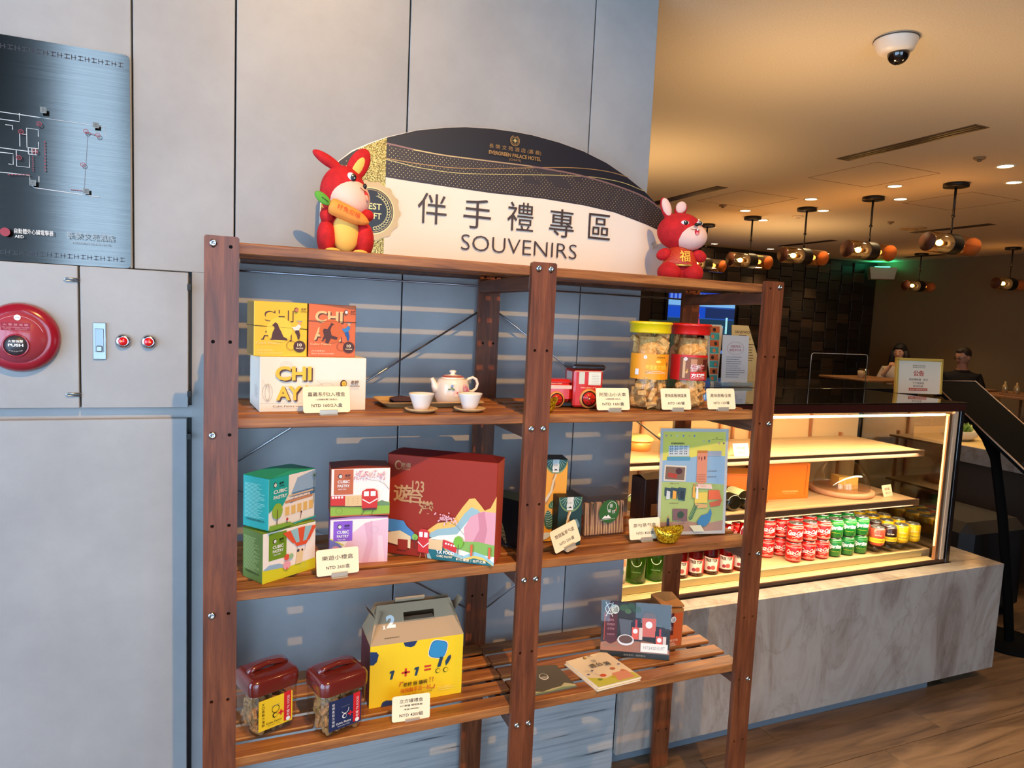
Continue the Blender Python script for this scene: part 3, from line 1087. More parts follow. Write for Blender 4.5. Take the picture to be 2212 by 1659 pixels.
dots += [(x, z) for x in (0.262, .273, .284, .295, .306, .317) for z in (2.07, 2.082, 2.094, 2.106, 2.118) if z < arc_z(x) - .006]
A.dots(dots, 0.0012, SGD2, 5)


def smooth_line(P, t_, m_, t2=None):
    out = []
    x = P[0][0]
    n_ = 40
    for k in range(n_ + 1):
        # Catmull-Rom on x
        xx = P[0][0] + (P[-1][0] - P[0][0]) * k / n_
        z0_ = sum(interp(P, min(max(xx + d_, P[0][0]), P[-1][0])) for d_ in (-.03, -.015, 0, .015, .03)) / 5
        out.append((xx, z0_))
    A.line(out, t_, m_, t2)


smooth_line(line2, .0022, SGD); smooth_line(line3, .0018, SGD2); smooth_line(line1, .0042, SPK, .0048)
smooth_line(line1[1:5], .0028, SGD2, .0012)
# seal
A.circ(0.372, 2.000, 0.073, mat((206, 172, 124), .35, .3), 40)
pts = []
for k in range(120):
    a = 2 * PI * k / 120; r = 0.074 + 0.0035 * math.cos(a * 14)
    pts.append((0.372 + r * math.cos(a), 2.000 + r * math.sin(a)))
A.poly(pts, mat((206, 172, 124), .35, .3))
A.circ(0.372, 2.000, 0.060, SGD2, 40); A.circ(0.372, 2.0, 0.057, SBLK, 40); A.ring(0.372, 2.0, .0545, .0015, SGD, 40)
A.text('BEST', 0.375, 2.012, 0.016, SGD2, 0.046, bold=.02); A.text('GIFT', 0.378, 1.988, 0.016, SGD2, 0.04, bold=.02)
for k in range(17):
    for sd in (-1, 1):
        for io in (-.0035, .0035):
            a = math.radians(-78 + k * 9.2); r = .045 + io
            cx, cz = 0.372 + sd * r * math.cos(a), 2.0 + r * math.sin(a)
            dx, dz = -sd * math.sin(a) * .004, math.cos(a) * .004
            if io > 0: dx += sd * math.cos(a) * .002; dz += math.sin(a) * .002
            else: dx -= sd * math.cos(a) * .002; dz -= math.sin(a) * .002
            A.line([(cx - dx, cz - dz), (cx, cz), (cx + dx, cz + dz)], .0026, SGD2, .0006)
            A.w -= A.step
A.w += A.step
SI = mat((70, 54, 50), .4)
for (c, x, z, h) in (('伴', 0.534, 2.022, .080), ('手', 0.662, 2.021, .080), ('禮', 0.791, 2.026, .080), ('專', 0.921, 2.020, .080), ('區', 1.046, 2.022, .074)):
    A.text(c, x, z, h, SI, h * 1.0)
A.text('SOUVENIRS', 0.796, 1.942, 0.042, SI, 0.356, bold=-0.012)
A.text('長 榮 文 苑 酒 店 (嘉 義)', 0.766, 2.207, 0.0135, SGD, 0.157)
A.text('EVERGREEN PALACE HOTEL', 0.766, 2.1905, 0.0105, SGD, 0.157, bold=.03)
A.text('[CHIAYI]', 0.766, 2.178, 0.0075, SGD, 0.034)
A.ring(0.763, 2.2305, .0145, .002, SGD, 24, 110, 430); A.ring(0.763, 2.2305, .0105, .0012, SGD, 20)
for k in range(8):
    a = PI * k / 4; L_ = .0095 if k % 2 == 0 else .006
    A.line([(0.763, 2.2305), (0.763 + L_ * math.cos(a), 2.2305 + L_ * math.sin(a))], .003, SGD2, .0004)
A.build(t, 'printed_artwork')


# ---- plush rabbits
def plush(name, label, pos, rz):
    return thing(name, label, 'plush toy', pos, rz, 'plush rabbits on top of the shelf')


PINK = mat((240, 196, 178), 0.85); YEL = mat((240, 190, 92), 0.85); ORG = mat((248, 152, 62), 0.8); GRN = mat((92, 160, 52), 0.85)
t = plush('plush_rabbit', 'red plush rabbit hugging an orange carrot beside the gold glitter seal', (0.320, 0.22, S1 + 0.0005), 0)
t.scale = (1.05, 1.10, 1.17)
g = G(); g.ball((0, 0, 0.052), (0.060, 0.042, 0.054), PLUSH_RED, 28, 18)
g.ball((-0.048, -0.016, 0.040), (0.024, 0.036, 0.042), PLUSH_RED, 18, 12)
g.ball((0.045, -0.016, 0.040), (0.026, 0.036, 0.042), PLUSH_RED, 18, 12)
g.build('body', t)
g = G(); g.ball((-0.003, -0.030, 0.052), (0.034, 0.020, 0.045), YEL, 20, 14); g.build('belly', t, label='yellow belly patch')
for sx in (-1, 1):
    g = G(); g.ball((sx * 0.034 - .002, -0.048, 0.008), (0.020, 0.010, 0.008), YEL, 14, 8); g.build('foot', t, label='yellow sole')
Rh = Matrix.Rotation(math.radians(8), 3, 'Y')
g = G(); g.ball((-0.006, 0.004, 0.145), (0.058, 0.045, 0.062), PLUSH_RED, 30, 22)
head = g.build('head', t)
g = G(); g.ball((0.006, -0.010, 0.132), (0.054, 0.042, 0.046), PINK, 28, 20); g.build('muzzle', t, label='pale pink cheeks')
for (c, r_, mm) in (((0.010, -0.043, 0.176), (0.0115, 0.004, 0.0085), WHITE), ((0.013, -0.0465, 0.1755), (0.008, 0.003, 0.008), BLACK)):
    pass
g = G(); g.ball((0.008, -0.036, 0.178), (0.011, 0.005, 0.008), WHITE, 14, 8, Matrix.Rotation(.5, 3, 'Y'))
g.ball((0.012, -0.0395, 0.176), (0.0075, 0.003, 0.0080), BLACK, 14, 8); g.ball((0.009, -0.0425, 0.179), .0018, WHITE, 8, 6); g.ball((0.0145, -0.0423, 0.174), .0015, WHITE, 8, 6)
g.build('eye', t)
g = G(); g.ball((0.042, -0.034, 0.160), (0.005, 0.004, 0.006), BLACK, 10, 8); g.build('nose', t)
g = G(); g.ball((0.044, -0.036, 0.139), (0.007, 0.006, 0.013), mat((206, 40, 40), .8), 12, 8, Matrix.Rotation(-.5, 3, 'Y'))
g.ball((0.046, -0.0395, 0.134), (0.005, 0.004, 0.008), mat((238, 160, 130), .8), 12, 8, Matrix.Rotation(-.5, 3, 'Y'))
g.tube([(0.028, -0.047, 0.154), (0.034, -0.047, 0.150), (0.042, -0.043, 0.146)], 0.0008, mat((120, 40, 30), .8), 6)
g.build('mouth', t)
for (nm, c0, c1, rot, r_) in (('ear', (-0.045, 0.006, 0.214), None, 1.12, (0.013, 0.012, 0.042)), ('ear', (0.030, 0.000, 0.211), None, -0.55 + 1.1, (0.025, 0.012, 0.044))):
    g = G(); R = Matrix.Rotation(-1.12 if c0[0] < 0 else 0.55, 3, 'Y')
    g.ball(c0, r_, PLUSH_RED, 18, 12, R)
    e = g.build('ear', t)
    if c0[0] > 0:
        g = G(); g.ball((c0[0] - .001, c0[1] - .0075, c0[2] - .004), (0.013, 0.006, 0.028), YEL, 14, 10, R); g.build('inner_ear', e, label='yellow inner ear')
for sx, c, r_ in ((-1, (-0.050, -0.028, 0.088), (0.017, 0.017, 0.018)), (1, (0.050, -0.026, 0.096), (0.018, 0.016, 0.014))):
    g = G(); g.ball(c, r_, PLUSH_RED, 14, 10); g.build('paw', t)
g = G(); cdir = Vector((0.094, 0, -0.030))
cs = [(-0.047 + cdir.x * f_, -0.052, 0.108 + cdir.z * f_) for f_ in (0, .04, .12, .3, .5, .7, .85, .95, 1.04)]
g.tube(cs, 0, ORG, 14, rs=[.010, .0165, .0185, .0185, .0180, .0165, .013, .009, .003])
ct = g.build('carrot', t)
A = Art(lambda u, v, w: (-0.047 + u * .952 - v * -.305, -0.0708 - w + 3 * (v ** 2) * 8, 0.108 - u * .305 + v * .952))
A.text('好兔迎福', 0.046, 0.003, 0.012, mat((206, 60, 30), .8), 0.058)
A.build(ct, 'embroidered_text')
g = G(); g.ball((-0.0635, -0.052, 0.121), (0.022, 0.006, 0.011), GRN, 14, 10, Matrix.Rotation(0.55, 3, 'Y')); g.tube([(-0.066, -0.0585, 0.1225), (-0.05, -0.059, 0.113)], .0008, BLACK, 6); g.build('carrot_leaf', ct, label='green leaf')

t = plush('plush_rabbit', 'red plush rabbit in a gold patterned jacket at the sign edge by the ceiling pendants', (1.436, 0.255, S1 + 0.0005), -18)
t.scale = (1.10, 1.12, 1.17)
g = G()
g.ball((-0.034, -0.010, 0.030), (0.036, 0.042, 0.031), PLUSH_RED, 20, 14); g.ball((0.034, -0.010, 0.030), (0.036, 0.042, 0.031), PLUSH_RED, 20, 14)
g.ball((0, 0.004, 0.034), (0.052, 0.036, 0.036), PLUSH_RED, 24, 14); g.build('body', t)
g = G(); g.lathe([(0.052, 0.046), (0.054, 0.056), (0.047, 0.078), (0.034, 0.100), (0.020, 0.108)], BROCADE, 28, sy=.8)
g.lathe([(0.055, 0.046), (0.057, 0.049), (0.055, 0.053)], GOLD, 28, sy=.8)
jk = g.build('jacket', t, label='gold patterned red jacket')
A = Art(lambda u, v, w: (u, -0.0455 - w + (v - .06) * .28 + 8 * u * u, v)); A.text('福', 0.002, 0.075, 0.032, mat((240, 180, 70), .5, .3), 0.034, bold=.015); A.build(jk, 'embroidered_text')
for sx in (-1, 1):
    g = G(); g.ball((sx * 0.055, -0.012, 0.080), (0.024, 0.017, 0.017), PLUSH_RED, 16, 10, Matrix.Rotation(sx * .35, 3, 'Y')); g.build('paw', t)
g = G(); g.ball((-0.004, 0.006, 0.148), (0.070, 0.055, 0.053), PLUSH_RED, 32, 22); g.build('head', t)
g = G(); g.ball((0.020, -0.010, 0.133), (0.055, 0.048, 0.039), PINK, 28, 18); g.build('muzzle', t, label='pale pink cheeks')
for (x, zz, sc, yy) in ((-0.006, 0.167, 1.0, -0.044), (0.040, 0.168, .8, -0.038)):
    g = G(); g.ball((x, yy, zz), (0.0125 * sc, 0.005, 0.007), WHITE, 14, 8); g.ball((x + .001, yy - .003, zz), (0.0075 * sc, 0.0035, 0.0062), BLACK, 14, 8)
    g.ball((x - .001, yy - .0065, zz + .002), .0016, WHITE, 8, 6); g.build('eye', t)
g = G(); g.ball((0.026, -0.055, 0.162), (0.0075, 0.006, 0.0048), BLACK, 12, 8); g.build('nose', t)
g = G(); MD = mat((110, 40, 40), .8)
g.tube([(0.026, -0.0585, 0.157), (0.0265, -0.0595, 0.149)], .0007, MD, 6); g.tube([(0.008, -0.0575, 0.149), (0.016, -0.0595, 0.147), (0.026, -0.0605, 0.149), (0.036, -0.059, 0.147)], .0007, MD, 6)
g.ball((0.0275, -0.0565, 0.141), (0.0075, 0.005, 0.009), mat((200, 40, 50), .8), 12, 8); g.ball((0.0278, -0.0595, 0.137), (0.005, 0.003, 0.005), mat((240, 130, 130), .8), 10, 6); g.ball((0.0275, -0.061, 0.1475), (0.003, 0.002, 0.003), WHITE, 8, 6)
g.build('mouth', t)
for (c, r_, rr_) in (((-0.052, 0.004, 0.208), (0.015, 0.011, 0.036), -0.42), ((-0.002, 0.020, 0.212), (0.018, 0.010, 0.024), 0.7)):
    g = G(); R = Matrix.Rotation(rr_, 3, 'Y'); g.ball(c, r_, PLUSH_RED, 16, 12, R); e = g.build('ear', t)
    g = G(); g.ball((c[0] - .001, c[1] - .007, c[2] + .006), (r_[0] * .9, .007, r_[2] * .75), PINK, 14, 10, R); g.build('inner_ear', e, label='pink inner ear')
t = thing('suction_hook', 'clear plastic suction hook on the header board behind the jacketed rabbit', 'hook', (1.422, 0.392, 2.022))
g = G(); g.tube([(0.012 * math.cos(k * PI / 8), 0, 0.014 * math.sin(k * PI / 8)) for k in range(16)], .0015, JARGLASS, 6, closed=True); g.lathe([(0.011, 0.003), (0.006, -0.004), (0.003, -0.008)], JARGLASS, 16, ax='y'); g.build('hook_body', t)

# ================= second shelf =================
# white carton, back-left; front face 0.267 x 0.139
WBX = mat((244, 230, 212), 0.55)
t = carton('gift_carton', 'large white pastry carton with yellow CHI AYI lettering, lowest of its stack', 'box', (0.104, 0.102), S2, 5.4, 0.267, 0.19, 0.139, WBX)
A = Art(front()); YL = mat((244, 192, 52), .5); BR = mat((84, 44, 40), .5); GY = mat((170, 160, 150), .6)
A.line([(0.0, 0.022), (0.20, 0.022)], .0005, GY)
for (x0, x1, zt) in ((0.006, 0.022, .082), (0.14, 0.17, .08)):
    A.line([(x0, 0.05), (x0, zt), (x1, 0.05)], .0006, GY)
for r_ in (.016, .011):
    A.ring(0.063, 0.112, r_, .0005, GY, 20, 0, 180); A.ring(0.163, 0.045, r_ * 1.8, .0005, GY, 20, 0, 180)
for k in range(9): A.rects([(0.053, 0.025 + k * .008, .02, .0005)], GY)
A.ring(.018, .05, .012, .0006, GY, 20, ry=.022); A.ring(.018, .05, .006, .0006, GY, 20, ry=.02)
for (dx, dz, mm) in ((.0035, -.0035, BR), (0, 0, YL)):
    A.text('CHI', 0.080 + dx, 0.098 + dz, 0.036, mm, 0.088, bold=.035); A.text('AY', 0.069 + dx, 0.048 + dz, 0.036, mm, 0.062, bold=.035); A.text('!', 0.112 + dx, 0.058 + dz, .02, mm, .007, bold=.03)
A.text('Cubic Pastry', 0.057, 0.0145, 0.0065, BR, 0.052)
A.lines_of_text(0.086, 0.0135, 0.05, 1, .004, .0015, GY)
brand(A, 0.206, 0.072, 0.0085, BR, YL)
A.build(t)
A = Art(leftside(0, 0.19)); A.lines_of_text(.1, .06, .06, 8, .004, .0012, GY, 4); A.build(t, 'printed_text')

def chi_box(name, label, L, yaw, w, c_main, c_let, c_sh, c_circ, fig, skin, lbl_white):
    d = 0.10
    t = carton(name, label, 'box', L, S2 + 0.1395, yaw, w, d, 0.136, c_main, {'left': KR, 'top': c_main})
    A = Art(front())
    for (dx, dz, mm) in ((.0028, -.0028, c_sh), (0, 0, c_let)):
        A.text('CHI', w * .42 + dx, 0.104 + dz, 0.030, mm, w * .58, bold=.03); A.text('A', w * .22 + dx, 0.060 + dz, 0.032, mm, w * .22, bold=.03); A.text('I', w * .66 + dx, 0.056 + dz, 0.03, mm, w * .04, bold=.03)
    A.circ(w * .47, 0.067, 0.031, c_circ, 32)
    # kneeling silhouette and standing figure
    s = [(-.020, -.020), (-.016, 0), (-.010, .012), (-.013, .018), (-.018, .020), (-.008, .030), (.0, .024), (.003, .014), (.009, .004), (.016, -.012), (.028, -.018), (.028, -.023), (-.018, -.022)] if fig == 0 else \
        [(-.026, -.024), (-.018, -.006), (-.022, .010), (-.018, .016), (-.008, .014), (.0, .026), (.004, .034), (.014, .030), (.006, .024), (.002, .012), (.006, -.004), (.026, -.010), (.022, -.018), (.004, -.014), (-.004, -.030), (-.014, -.026), (-.012, -.014)]
    A.poly([(w * .44 + x * .82, 0.060 + z * .85) for (x, z) in s], c_sh)
    FZ = lambda P_: [(x, .044 + (z - .046) * .72) for (x, z) in P_]
    fx = w * .80
    A.poly(FZ([(fx - .013, .088), (fx - .004, .090), (fx + .004, .100), (fx + .01, .092), (fx + .004, .078), (fx - .006, .076)]), mat((236, 228, 214), .6) if fig == 0 else mat((60, 130, 190), .6))
    A.poly(FZ([(fx - .004, .077), (fx + .005, .078), (fx + .008, .060), (fx + .006, .046), (fx + .002, .046), (fx, .060), (fx - .005, .070)]), c_sh if fig == 0 else mat((30, 90, 160), .6))
    A.circ(fx + .006, .086, .004, skin, 10); A.rect(fx - .002, .089, .014, .002, mat((130, 150, 170), .5))
    A.circ(w * .85, 0.026, 0.015, BR, 24); A.text('10', w * .85, 0.030, 0.008, CARD, .011, bold=.03); A.text('PACKS', w * .85, 0.0215, 0.003, CARD, .018, bold=.03)
    A.ring(w * .69, .028, .0125, .0006, c_sh, 20); A.ring(w * .69, .028, .0105, .0005, c_sh, 20)
    A.text('Cubic Pastry', w * .25, 0.033, 0.006, mat((250, 220, 160), .6), w * .44)
    A.text('PEANUT BUTTER BUCKWHEAT' if fig else 'SALTED EGG YOLK BUCKWHEAT', w * .30, 0.009, 0.0035, lbl_white, w * .48); A.text('[花生醬蕎麥]' if fig else '[鹹蛋黃蕎麥]', w * .2, 0.0155, 0.004, lbl_white, w * .28)
    brand(A, w * .775, 0.118, 0.0052, BR, mat((226, 130, 90), .6) if not fig else WHITE)
    A.build(t)
    if not fig:
        A = Art(leftside(0, d)); A.lines_of_text(.02, .04, .06, 14, .0035, .0012, mat((120, 96, 60)), 6); A.build(t, 'printed_text')
    # elastic band round the box
    g = G(); zz = .076 if not fig else .092
    g.tube([(-.0008, -.0012, zz), (w + .0008, -.0012, zz - (.006 if not fig else 0)), (w + .0008, d + .0012, zz), (-.0008, d + .0012, zz)], .0008, mat((40, 22, 24), .6), 6, closed=True)
    g.build('elastic_band', t)
    return t


KR = mat((146, 112, 56), .7)
YB = mat((246, 196, 44), .5); OB = mat((222, 108, 60), .5)
chi_box('pastry_box', 'yellow cubic pastry box with kneeling figure and dark elastic band, on the white carton', (0.0895, 0.108), 8.0, 0.129, YB, YB, BR, mat((250, 208, 64), .5), 0, mat((230, 160, 110)), mat((250, 226, 150)))
chi_box('pastry_box', 'orange cubic pastry box with dancing figure, beside the yellow one on the white carton', (0.2205, 0.127), 6.5, 0.122, OB, mat((238, 190, 130), .5), BR, mat((214, 100, 44), .5), 1, mat((230, 160, 110)), mat((250, 226, 190)))

# tray with folded napkin, teapot, cups on saucers
t = thing('serving_tray', 'rectangular pale bamboo tray with sloping rim under the teapot', 'tray', (0.573, 0.235, S2))
g = G(); W2, D2 = .152, .075
def rr(w_, d_, z_, r_=.02, n_=5):
    P_ = []
    for (cx, cy, a0) in ((w_ - r_, -d_ + r_, -90), (w_ - r_, d_ - r_, 0), (-w_ + r_, d_ - r_, 90), (-w_ + r_, -d_ + r_, 180)):
        for k in range(n_):
            a = math.radians(a0 + k * 90 / (n_ - 1)); P_.append((cx + r_ * math.cos(a), cy + r_ * math.sin(a), z_))
    return P_
def loft(g, loops, m_, cap0=True, cap1=True, smooth=True):
    n_ = len(loops[0]); vs = [p for l in loops for p in l]; fs = []
    for i in range(len(loops) - 1):
        for k in range(n_):
            j = (k + 1) % n_; fs.append([i * n_ + k, i * n_ + j, (i + 1) * n_ + j, (i + 1) * n_ + k])
    if cap0: fs.append(list(reversed(range(n_))))
    if cap1: fs.append([(len(loops) - 1) * n_ + k for k in range(n_)])
    g.add(vs, fs, m_, smooth); return g
loft(g, [rr(.132, .062, 0), rr(.152, .078, .014), rr(.150, .076, .0155), rr(.138, .066, .006), rr(.13, .06, .0045)], BAMBOO, smooth=False)
g.build('tray_body', t)
t = thing('napkin', 'folded dark plum napkin lying on the bamboo tray behind the cup', 'napkin', (0.50, 0.235, S2 + .0052), 12)
g = G(); NP = mat((78, 52, 62), .8)
for k in range(3):
    g.add([(-.045, -.03, .002 + k * .004), (.05, -.02 - k * .003, .001 + k * .003), (.058, .03, .004 + k * .003), (.0, .036, .010 + k * .004), (-.035, .03, .004 + k * .004), (0, 0, .010 + k * .005)],
          [(0, 1, 5), (1, 2, 5), (2, 3, 5), (3, 4, 5), (4, 0, 5)], NP)
g.build('cloth', t)


def cup(x, y, label, lab2):
    t = thing('saucer', lab2, 'saucer', (x, y, S2), 0, 'wooden saucers on the second shelf')
    g = G(); g.lathe([(0.026, 0), (0.040, 0.006), (0.045, 0.0105), (0.0435, 0.012), (0.034, 0.0075), (0.0, 0.0065)], BAMBOO, 36); g.build('saucer_body', t)
    t = thing('teacup', label, 'cup', (x, y, S2 + .0068), 0, 'white teacups on the second shelf')
    g = G(); g.lathe([(0.018, 0), (0.0195, 0.002), (0.0335, 0.042), (0.0345, 0.0445), (0.0325, 0.043), (0.0185, 0.005), (0.0, 0.004)], mat((240, 226, 212), .25, 0, .5, 0, .3), 36); g.build('bowl', t)


cup(0.510, 0.080, 'white flared teacup nearest the white carton, in front of the napkin', 'round wooden saucer under the teacup by the napkin')
cup(0.648, 0.083, 'white flared teacup in front of the flowered teapot', 'round wooden saucer under the teacup by the teapot')
t = thing('teapot', 'white ceramic teapot painted with pink flowers standing on the tray', 'teapot', (0.640, 0.222, S2 + .0052))
CW = mat((244, 224, 204), .2, 0, .5, 0, .5)
g = G(); g.lathe([(0.040, 0), (0.046, 0.004), (0.051, 0.020), (0.052, 0.035), (0.048, 0.058), (0.043, 0.070), (0.038, 0.074), (0.0, 0.075)], CW, 40); pot = g.build('pot_body', t)
g = G(); g.tube([(-0.046, 0, 0.040), (-0.055, 0, 0.052), (-0.058, 0, 0.064), (-0.064, 0, 0.074)], 0, CW, 12, rs=[.015, .010, .0075, .0055]); g.build('spout', t)
g = G(); g.tube([(0.042, 0, 0.066), (0.050, 0, 0.073), (0.062, 0, 0.077), (0.073, 0, 0.071), (0.078, 0, 0.058), (0.074, 0, 0.044), (0.064, 0, 0.036), (0.050, 0, 0.034)], .0055, CW, 12, flat=.8); g.build('handle', t)
g = G(); g.lathe([(0.034, 0.073), (0.0345, 0.077), (0.024, 0.083), (0.008, 0.085), (0.006, 0.088), (0.0105, 0.092), (0.010, 0.096), (0.004, 0.098), (0, 0.098)], [CW][0], 32)
g.lathe([(0.0345, 0.0765), (0.030, 0.0803), (0.022, 0.0836)], mat((176, 84, 70), .4), 32); g.build('lid', t, label='lid with rose coloured rim')
def potf(u, v, w):
    R_ = 0.0524 - max(0, v - .035) ** 2 * 5.2 - max(0, .02 - v) * .15
    a = math.radians(-90) + u / 0.052
    return ((R_ + w + .0002) * math.cos(a), (R_ + w + .0002) * math.sin(a), v)
potf.maxu = .008
A = Art(potf)
rf = random.Random(3)
def flower(u, v, r, c1, c2):
    for k in range(9):
        a = 2 * PI * k / 9 + rf.random(); A.circ(u + r * .6 * math.cos(a), v + r * .6 * math.sin(a), r * .45, mat(c1 if k % 2 else c2, .4), 8); A.w -= .00016
    A.circ(u, v, r * .3, mat((214, 110, 110), .4), 8)
flower(.000, .036, .013, (244, 200, 190), (248, 226, 214)); flower(.026, .034, .012, (214, 110, 150), (236, 160, 180)); flower(.024, .052, .009, (240, 190, 190), (226, 150, 170)); flower(.033, .044, .008, (206, 100, 140), (240, 180, 190))
for (u, v) in ((-.016, .050), (-.024, .046), (-.012, .046), (.012, .026), (.035, .028)):
    A.circ(u, v, .004, mat((104, 118, 60), .4), 8, .0025)
A.circ(-.016, .056, .004, mat((120, 140, 190), .4), 8)
A.build(pot, 'painted_flowers')


# golden ingots
def ingot(label, x, y, z, rz, s=1.0):
    t = thing('gold_ingot', label, 'ornament', (x, y, z), rz, 'glittering gold ingot ornaments')
    g = G()
    loops = []
    for (r, zz, ey, lift) in ((.022, 0, .8, 0), (.030, .006, .8, 0), (.038, .022, .75, .004), (.045, .034, .72, .012), (.043, .035, .70, .012), (.034, .028, .66, .004), (.022, .026, .7, 0)):
        loops.append([(s * r * math.cos(a), s * r * ey * math.sin(a), s * (zz + lift * abs(math.cos(a)) ** 2)) for a in [2 * PI * k / 32 for k in range(32)]])
    loft(g, loops, INGOT, True, True); g.build('boat_body', t)
    g = G(); g.ball((0, 0, .026 * s), (.020 * s, .016 * s, .014 * s), INGOT, 18, 10); g.build('dome', t)


ingot('glittering gold ingot partly hidden behind the middle post, below the train tin', 0.866, 0.058, S2, 10, 0.9)
ingot('glittering gold ingot in front of the poster frame', 1.318, 0.058, S3, -8, 1.12)

# red train tin
RT_ = mat((206, 34, 26), .3, 0, .5, 0, .5)
t = thing('train_tin', 'red locomotive shaped biscuit tin with black roof and orange wheels', 'tin', (1.0, 0.165, S2), -8)
g = G(); g.box(-.005, -.045, .004, .088, .045, .118, RT_, .006); cab = g.build('cab', t)
g = G(); g.box(-.011, -.050, .118, .094, .050, .134, mat((28, 20, 22), .25, 0, .5, 0, .5), .006); g.build('roof', t, label='black roof')
g = G(); g.box(-.130, -.035, .018, -.006, .035, .075, RT_, .010); g.box(-.130, -.030, .070, -.006, .030, .086, RT_, .0075); bo = g.build('boiler', t)
g = G(); g.box(-.130, -.028, .002, .085, .030, .018, BLACK, .004); g.build('chassis', t)
A = Art(front(-.045)); WN = mat((206, 206, 190), .2)
A.rect(.010, .075, .018, .036, WN); A.rect(.040, .072, .040, .040, WN); A.rect(.042, .075, .036, .034, mat((226, 224, 206), .2)); A.rects([(.05, .078 + k * .005, .024, .0008) for k in range(6)], mat((150, 150, 140)))
A.text('阿里山森林小火車', .042, .064, .004, CARD, .05); A.rect(-.004, .113, .09, .0012, CARD); A.build(cab, 'printed_artwork')
A = Art(leftside(-.005, .045)); A.rect(.02, .075, .05, .035, WN); A.build(cab, 'printed_window')
A = Art(front(-.035)); A.rect(-.128, .058, .12, .011, mat((226, 190, 170), .4)); A.text('阿里山號', -.10, .0635, .005, BR, .03); A.text('ALISHAN TRAIN', -.06, .074, .003, CARD, .04); A.circ(-.112, .045, .008, CARD, 16); A.text('29', -.112, .045, .008, BR); A.build(bo, 'printed_artwork')
for (x, y, r) in ((.044, -.045, .030), (-.055, -.035, .025), (-.115, -.035, .025)):
    g = G(); zc = r + .001
    g.lathe([(r, .002), (r, -.003), (r * .8, -.005)], mat((206, 140, 70), .4), 28, ax='y'); g.lathe([(r * .8, -.002), (r * .8, -.0052), (0, -.0052)], mat((54, 18, 14), .4), 24, ax='y')
    g.lathe([(r * .66, -.004), (r * .66, -.0062), (0, -.0062)], RT_, 24, ax='y'); g.ball((0, -.007, 0), (.003, .002, .003), mat((230, 200, 150), .3, .6), 8, 6)
    for k in range(6):
        a = k * PI / 3; g.tube([(0, -.0065, 0), (r * .62 * math.cos(a), -.0065, r * .62 * math.sin(a))], .0011, mat((110, 16, 12), .4), 5)
    g.build('wheel', t, (x, y, zc))

# pastry pieces
def chunk(m_, seed, s=.017):
    rr_ = random.Random(seed)
    g = G(); hx, hy, hz_ = s * rr_.uniform(.8, 1.15), s * rr_.uniform(.7, 1.0), s * rr_.uniform(.35, .5)
    g.box(-hx, -hy, -hz_, hx, hy, hz_, m_, s * .22)
    g.v = [(x + rr_.uniform(-.12, .12) * s, y + rr_.uniform(-.12, .12) * s, z + rr_.uniform(-.1, .1) * s) for (x, y, z) in g.v]
    return g


def fill(cx, cy, z0, z1, R, n_lv, per, m_, label, group, shape='round', rz=0, hx=0, hy=0, s=.017, seed=1):
    protos_ = [chunk(m_, seed * 10 + k, s) for k in range(3)]
    objs = []
    rr_ = random.Random(seed)
    for i in range(n_lv):
        for k in range(per):
            z = z0 + (z1 - z0) * (i + rr_.uniform(.2, .8)) / n_lv
            if shape == 'round':
                a = math.radians(-200 + 220 * (k + rr_.uniform(0, .8)) / per) + i * .3
                x, y = cx + R * math.cos(a), cy + R * math.sin(a)
            else:
                f_ = (k + rr_.uniform(.2, .8)) / per
                L_ = 2 * hx + 2 * hy
                if f_ * L_ < 2 * hx: lx, ly = -hx + f_ * L_, -hy
                else: lx, ly = -hx, -hy + (f_ * L_ - 2 * hx)
                c_, s_ = math.cos(math.radians(rz)), math.sin(math.radians(rz))
                x, y = cx + lx * c_ - ly * s_, cy + lx * s_ + ly * c_
            j = rr_.randrange(3)
            if len([o_ for o_ in objs if o_[0] == j]) == 0:
                o = protos_[j].build('pastry_piece')
            else:
                o = [o_[1] for o_ in objs if o_[0] == j][0].copy(); COL.objects.link(o)
            o.location = (x, y, z); o.rotation_euler = (rr_.uniform(0, 6), rr_.uniform(0, 6), rr_.uniform(0, 6))
            tag(o, label, 'pastry', group); objs.append((j, o))


def tall_jar(name, label, x, y, lid_c, build_art, seed, pl):
    t = thing(name, label, 'jar', (x, y, S2), 0)
    R = .0605
    g = G(); g.lathe([(0.0, .001), (.050, .001), (.057, .004), (R, .012), (R, .236), (.056, .242)], JARGLASS, 40); g.build('jar_wall', t)
    LID = mat(lid_c, .3, 0, .5, 0, .4)
    g = G(); g.lathe([(.0625, .236), (.064, .240), (.064, .262), (.067, .2635), (.067, .270), (.062, .272), (.060, .268), (0, .268)], LID, 44); g.build('lid', t)
    A = Art(roundside(R, -107)); build_art(A); A.build(t, 'label')
    fill(x, y, S2 + .016, S2 + .230, .041, 9, 6, COOKIE, pl, pl + 's', seed=seed, s=.0185)
    g = G(); g.lathe([(0, .006), (.034, .006), (.034, .225), (0, .225)], COOKIE, 16, cx=x, cy=y); o = g.build('pastry_filling', None, (0, 0, S2)); tag(o, 'packed pastry crumbs deep inside the ' + pl.split('inside the ')[1], 'pastry'); o['kind'] = 'stuff'
    return t


def artY(A):
    OR = mat((250, 158, 24), .45)
    A.rect(-.085, .095, .17, .078, OR, 24)
    A.circ(-.028, .163, .0055, WHITE, 14); A.text('老', -.028, .163, .005, mat((200, 60, 30)))
    A.text('老楊食品', .022, .163, .005, BR, .032); A.text('鹹蛋黃方塊酥', .010, .132, .016, mat((252, 206, 60), .4), .072, bold=.02, arc=.12)
    A.ring(.010, .060, .062, .0010, WHITE, 30, 58, 122); A.text('SALTED EGG YOLK CUBIC PASTRY', .010, .115, .003, WHITE, .05)
    A.text('金', .048, .143, .012, BR); A.circ(.012, .15, .009, mat((255, 214, 90), .4), 12, .004)
    A.rect(-.058, .108, .012, .018, WHITE)


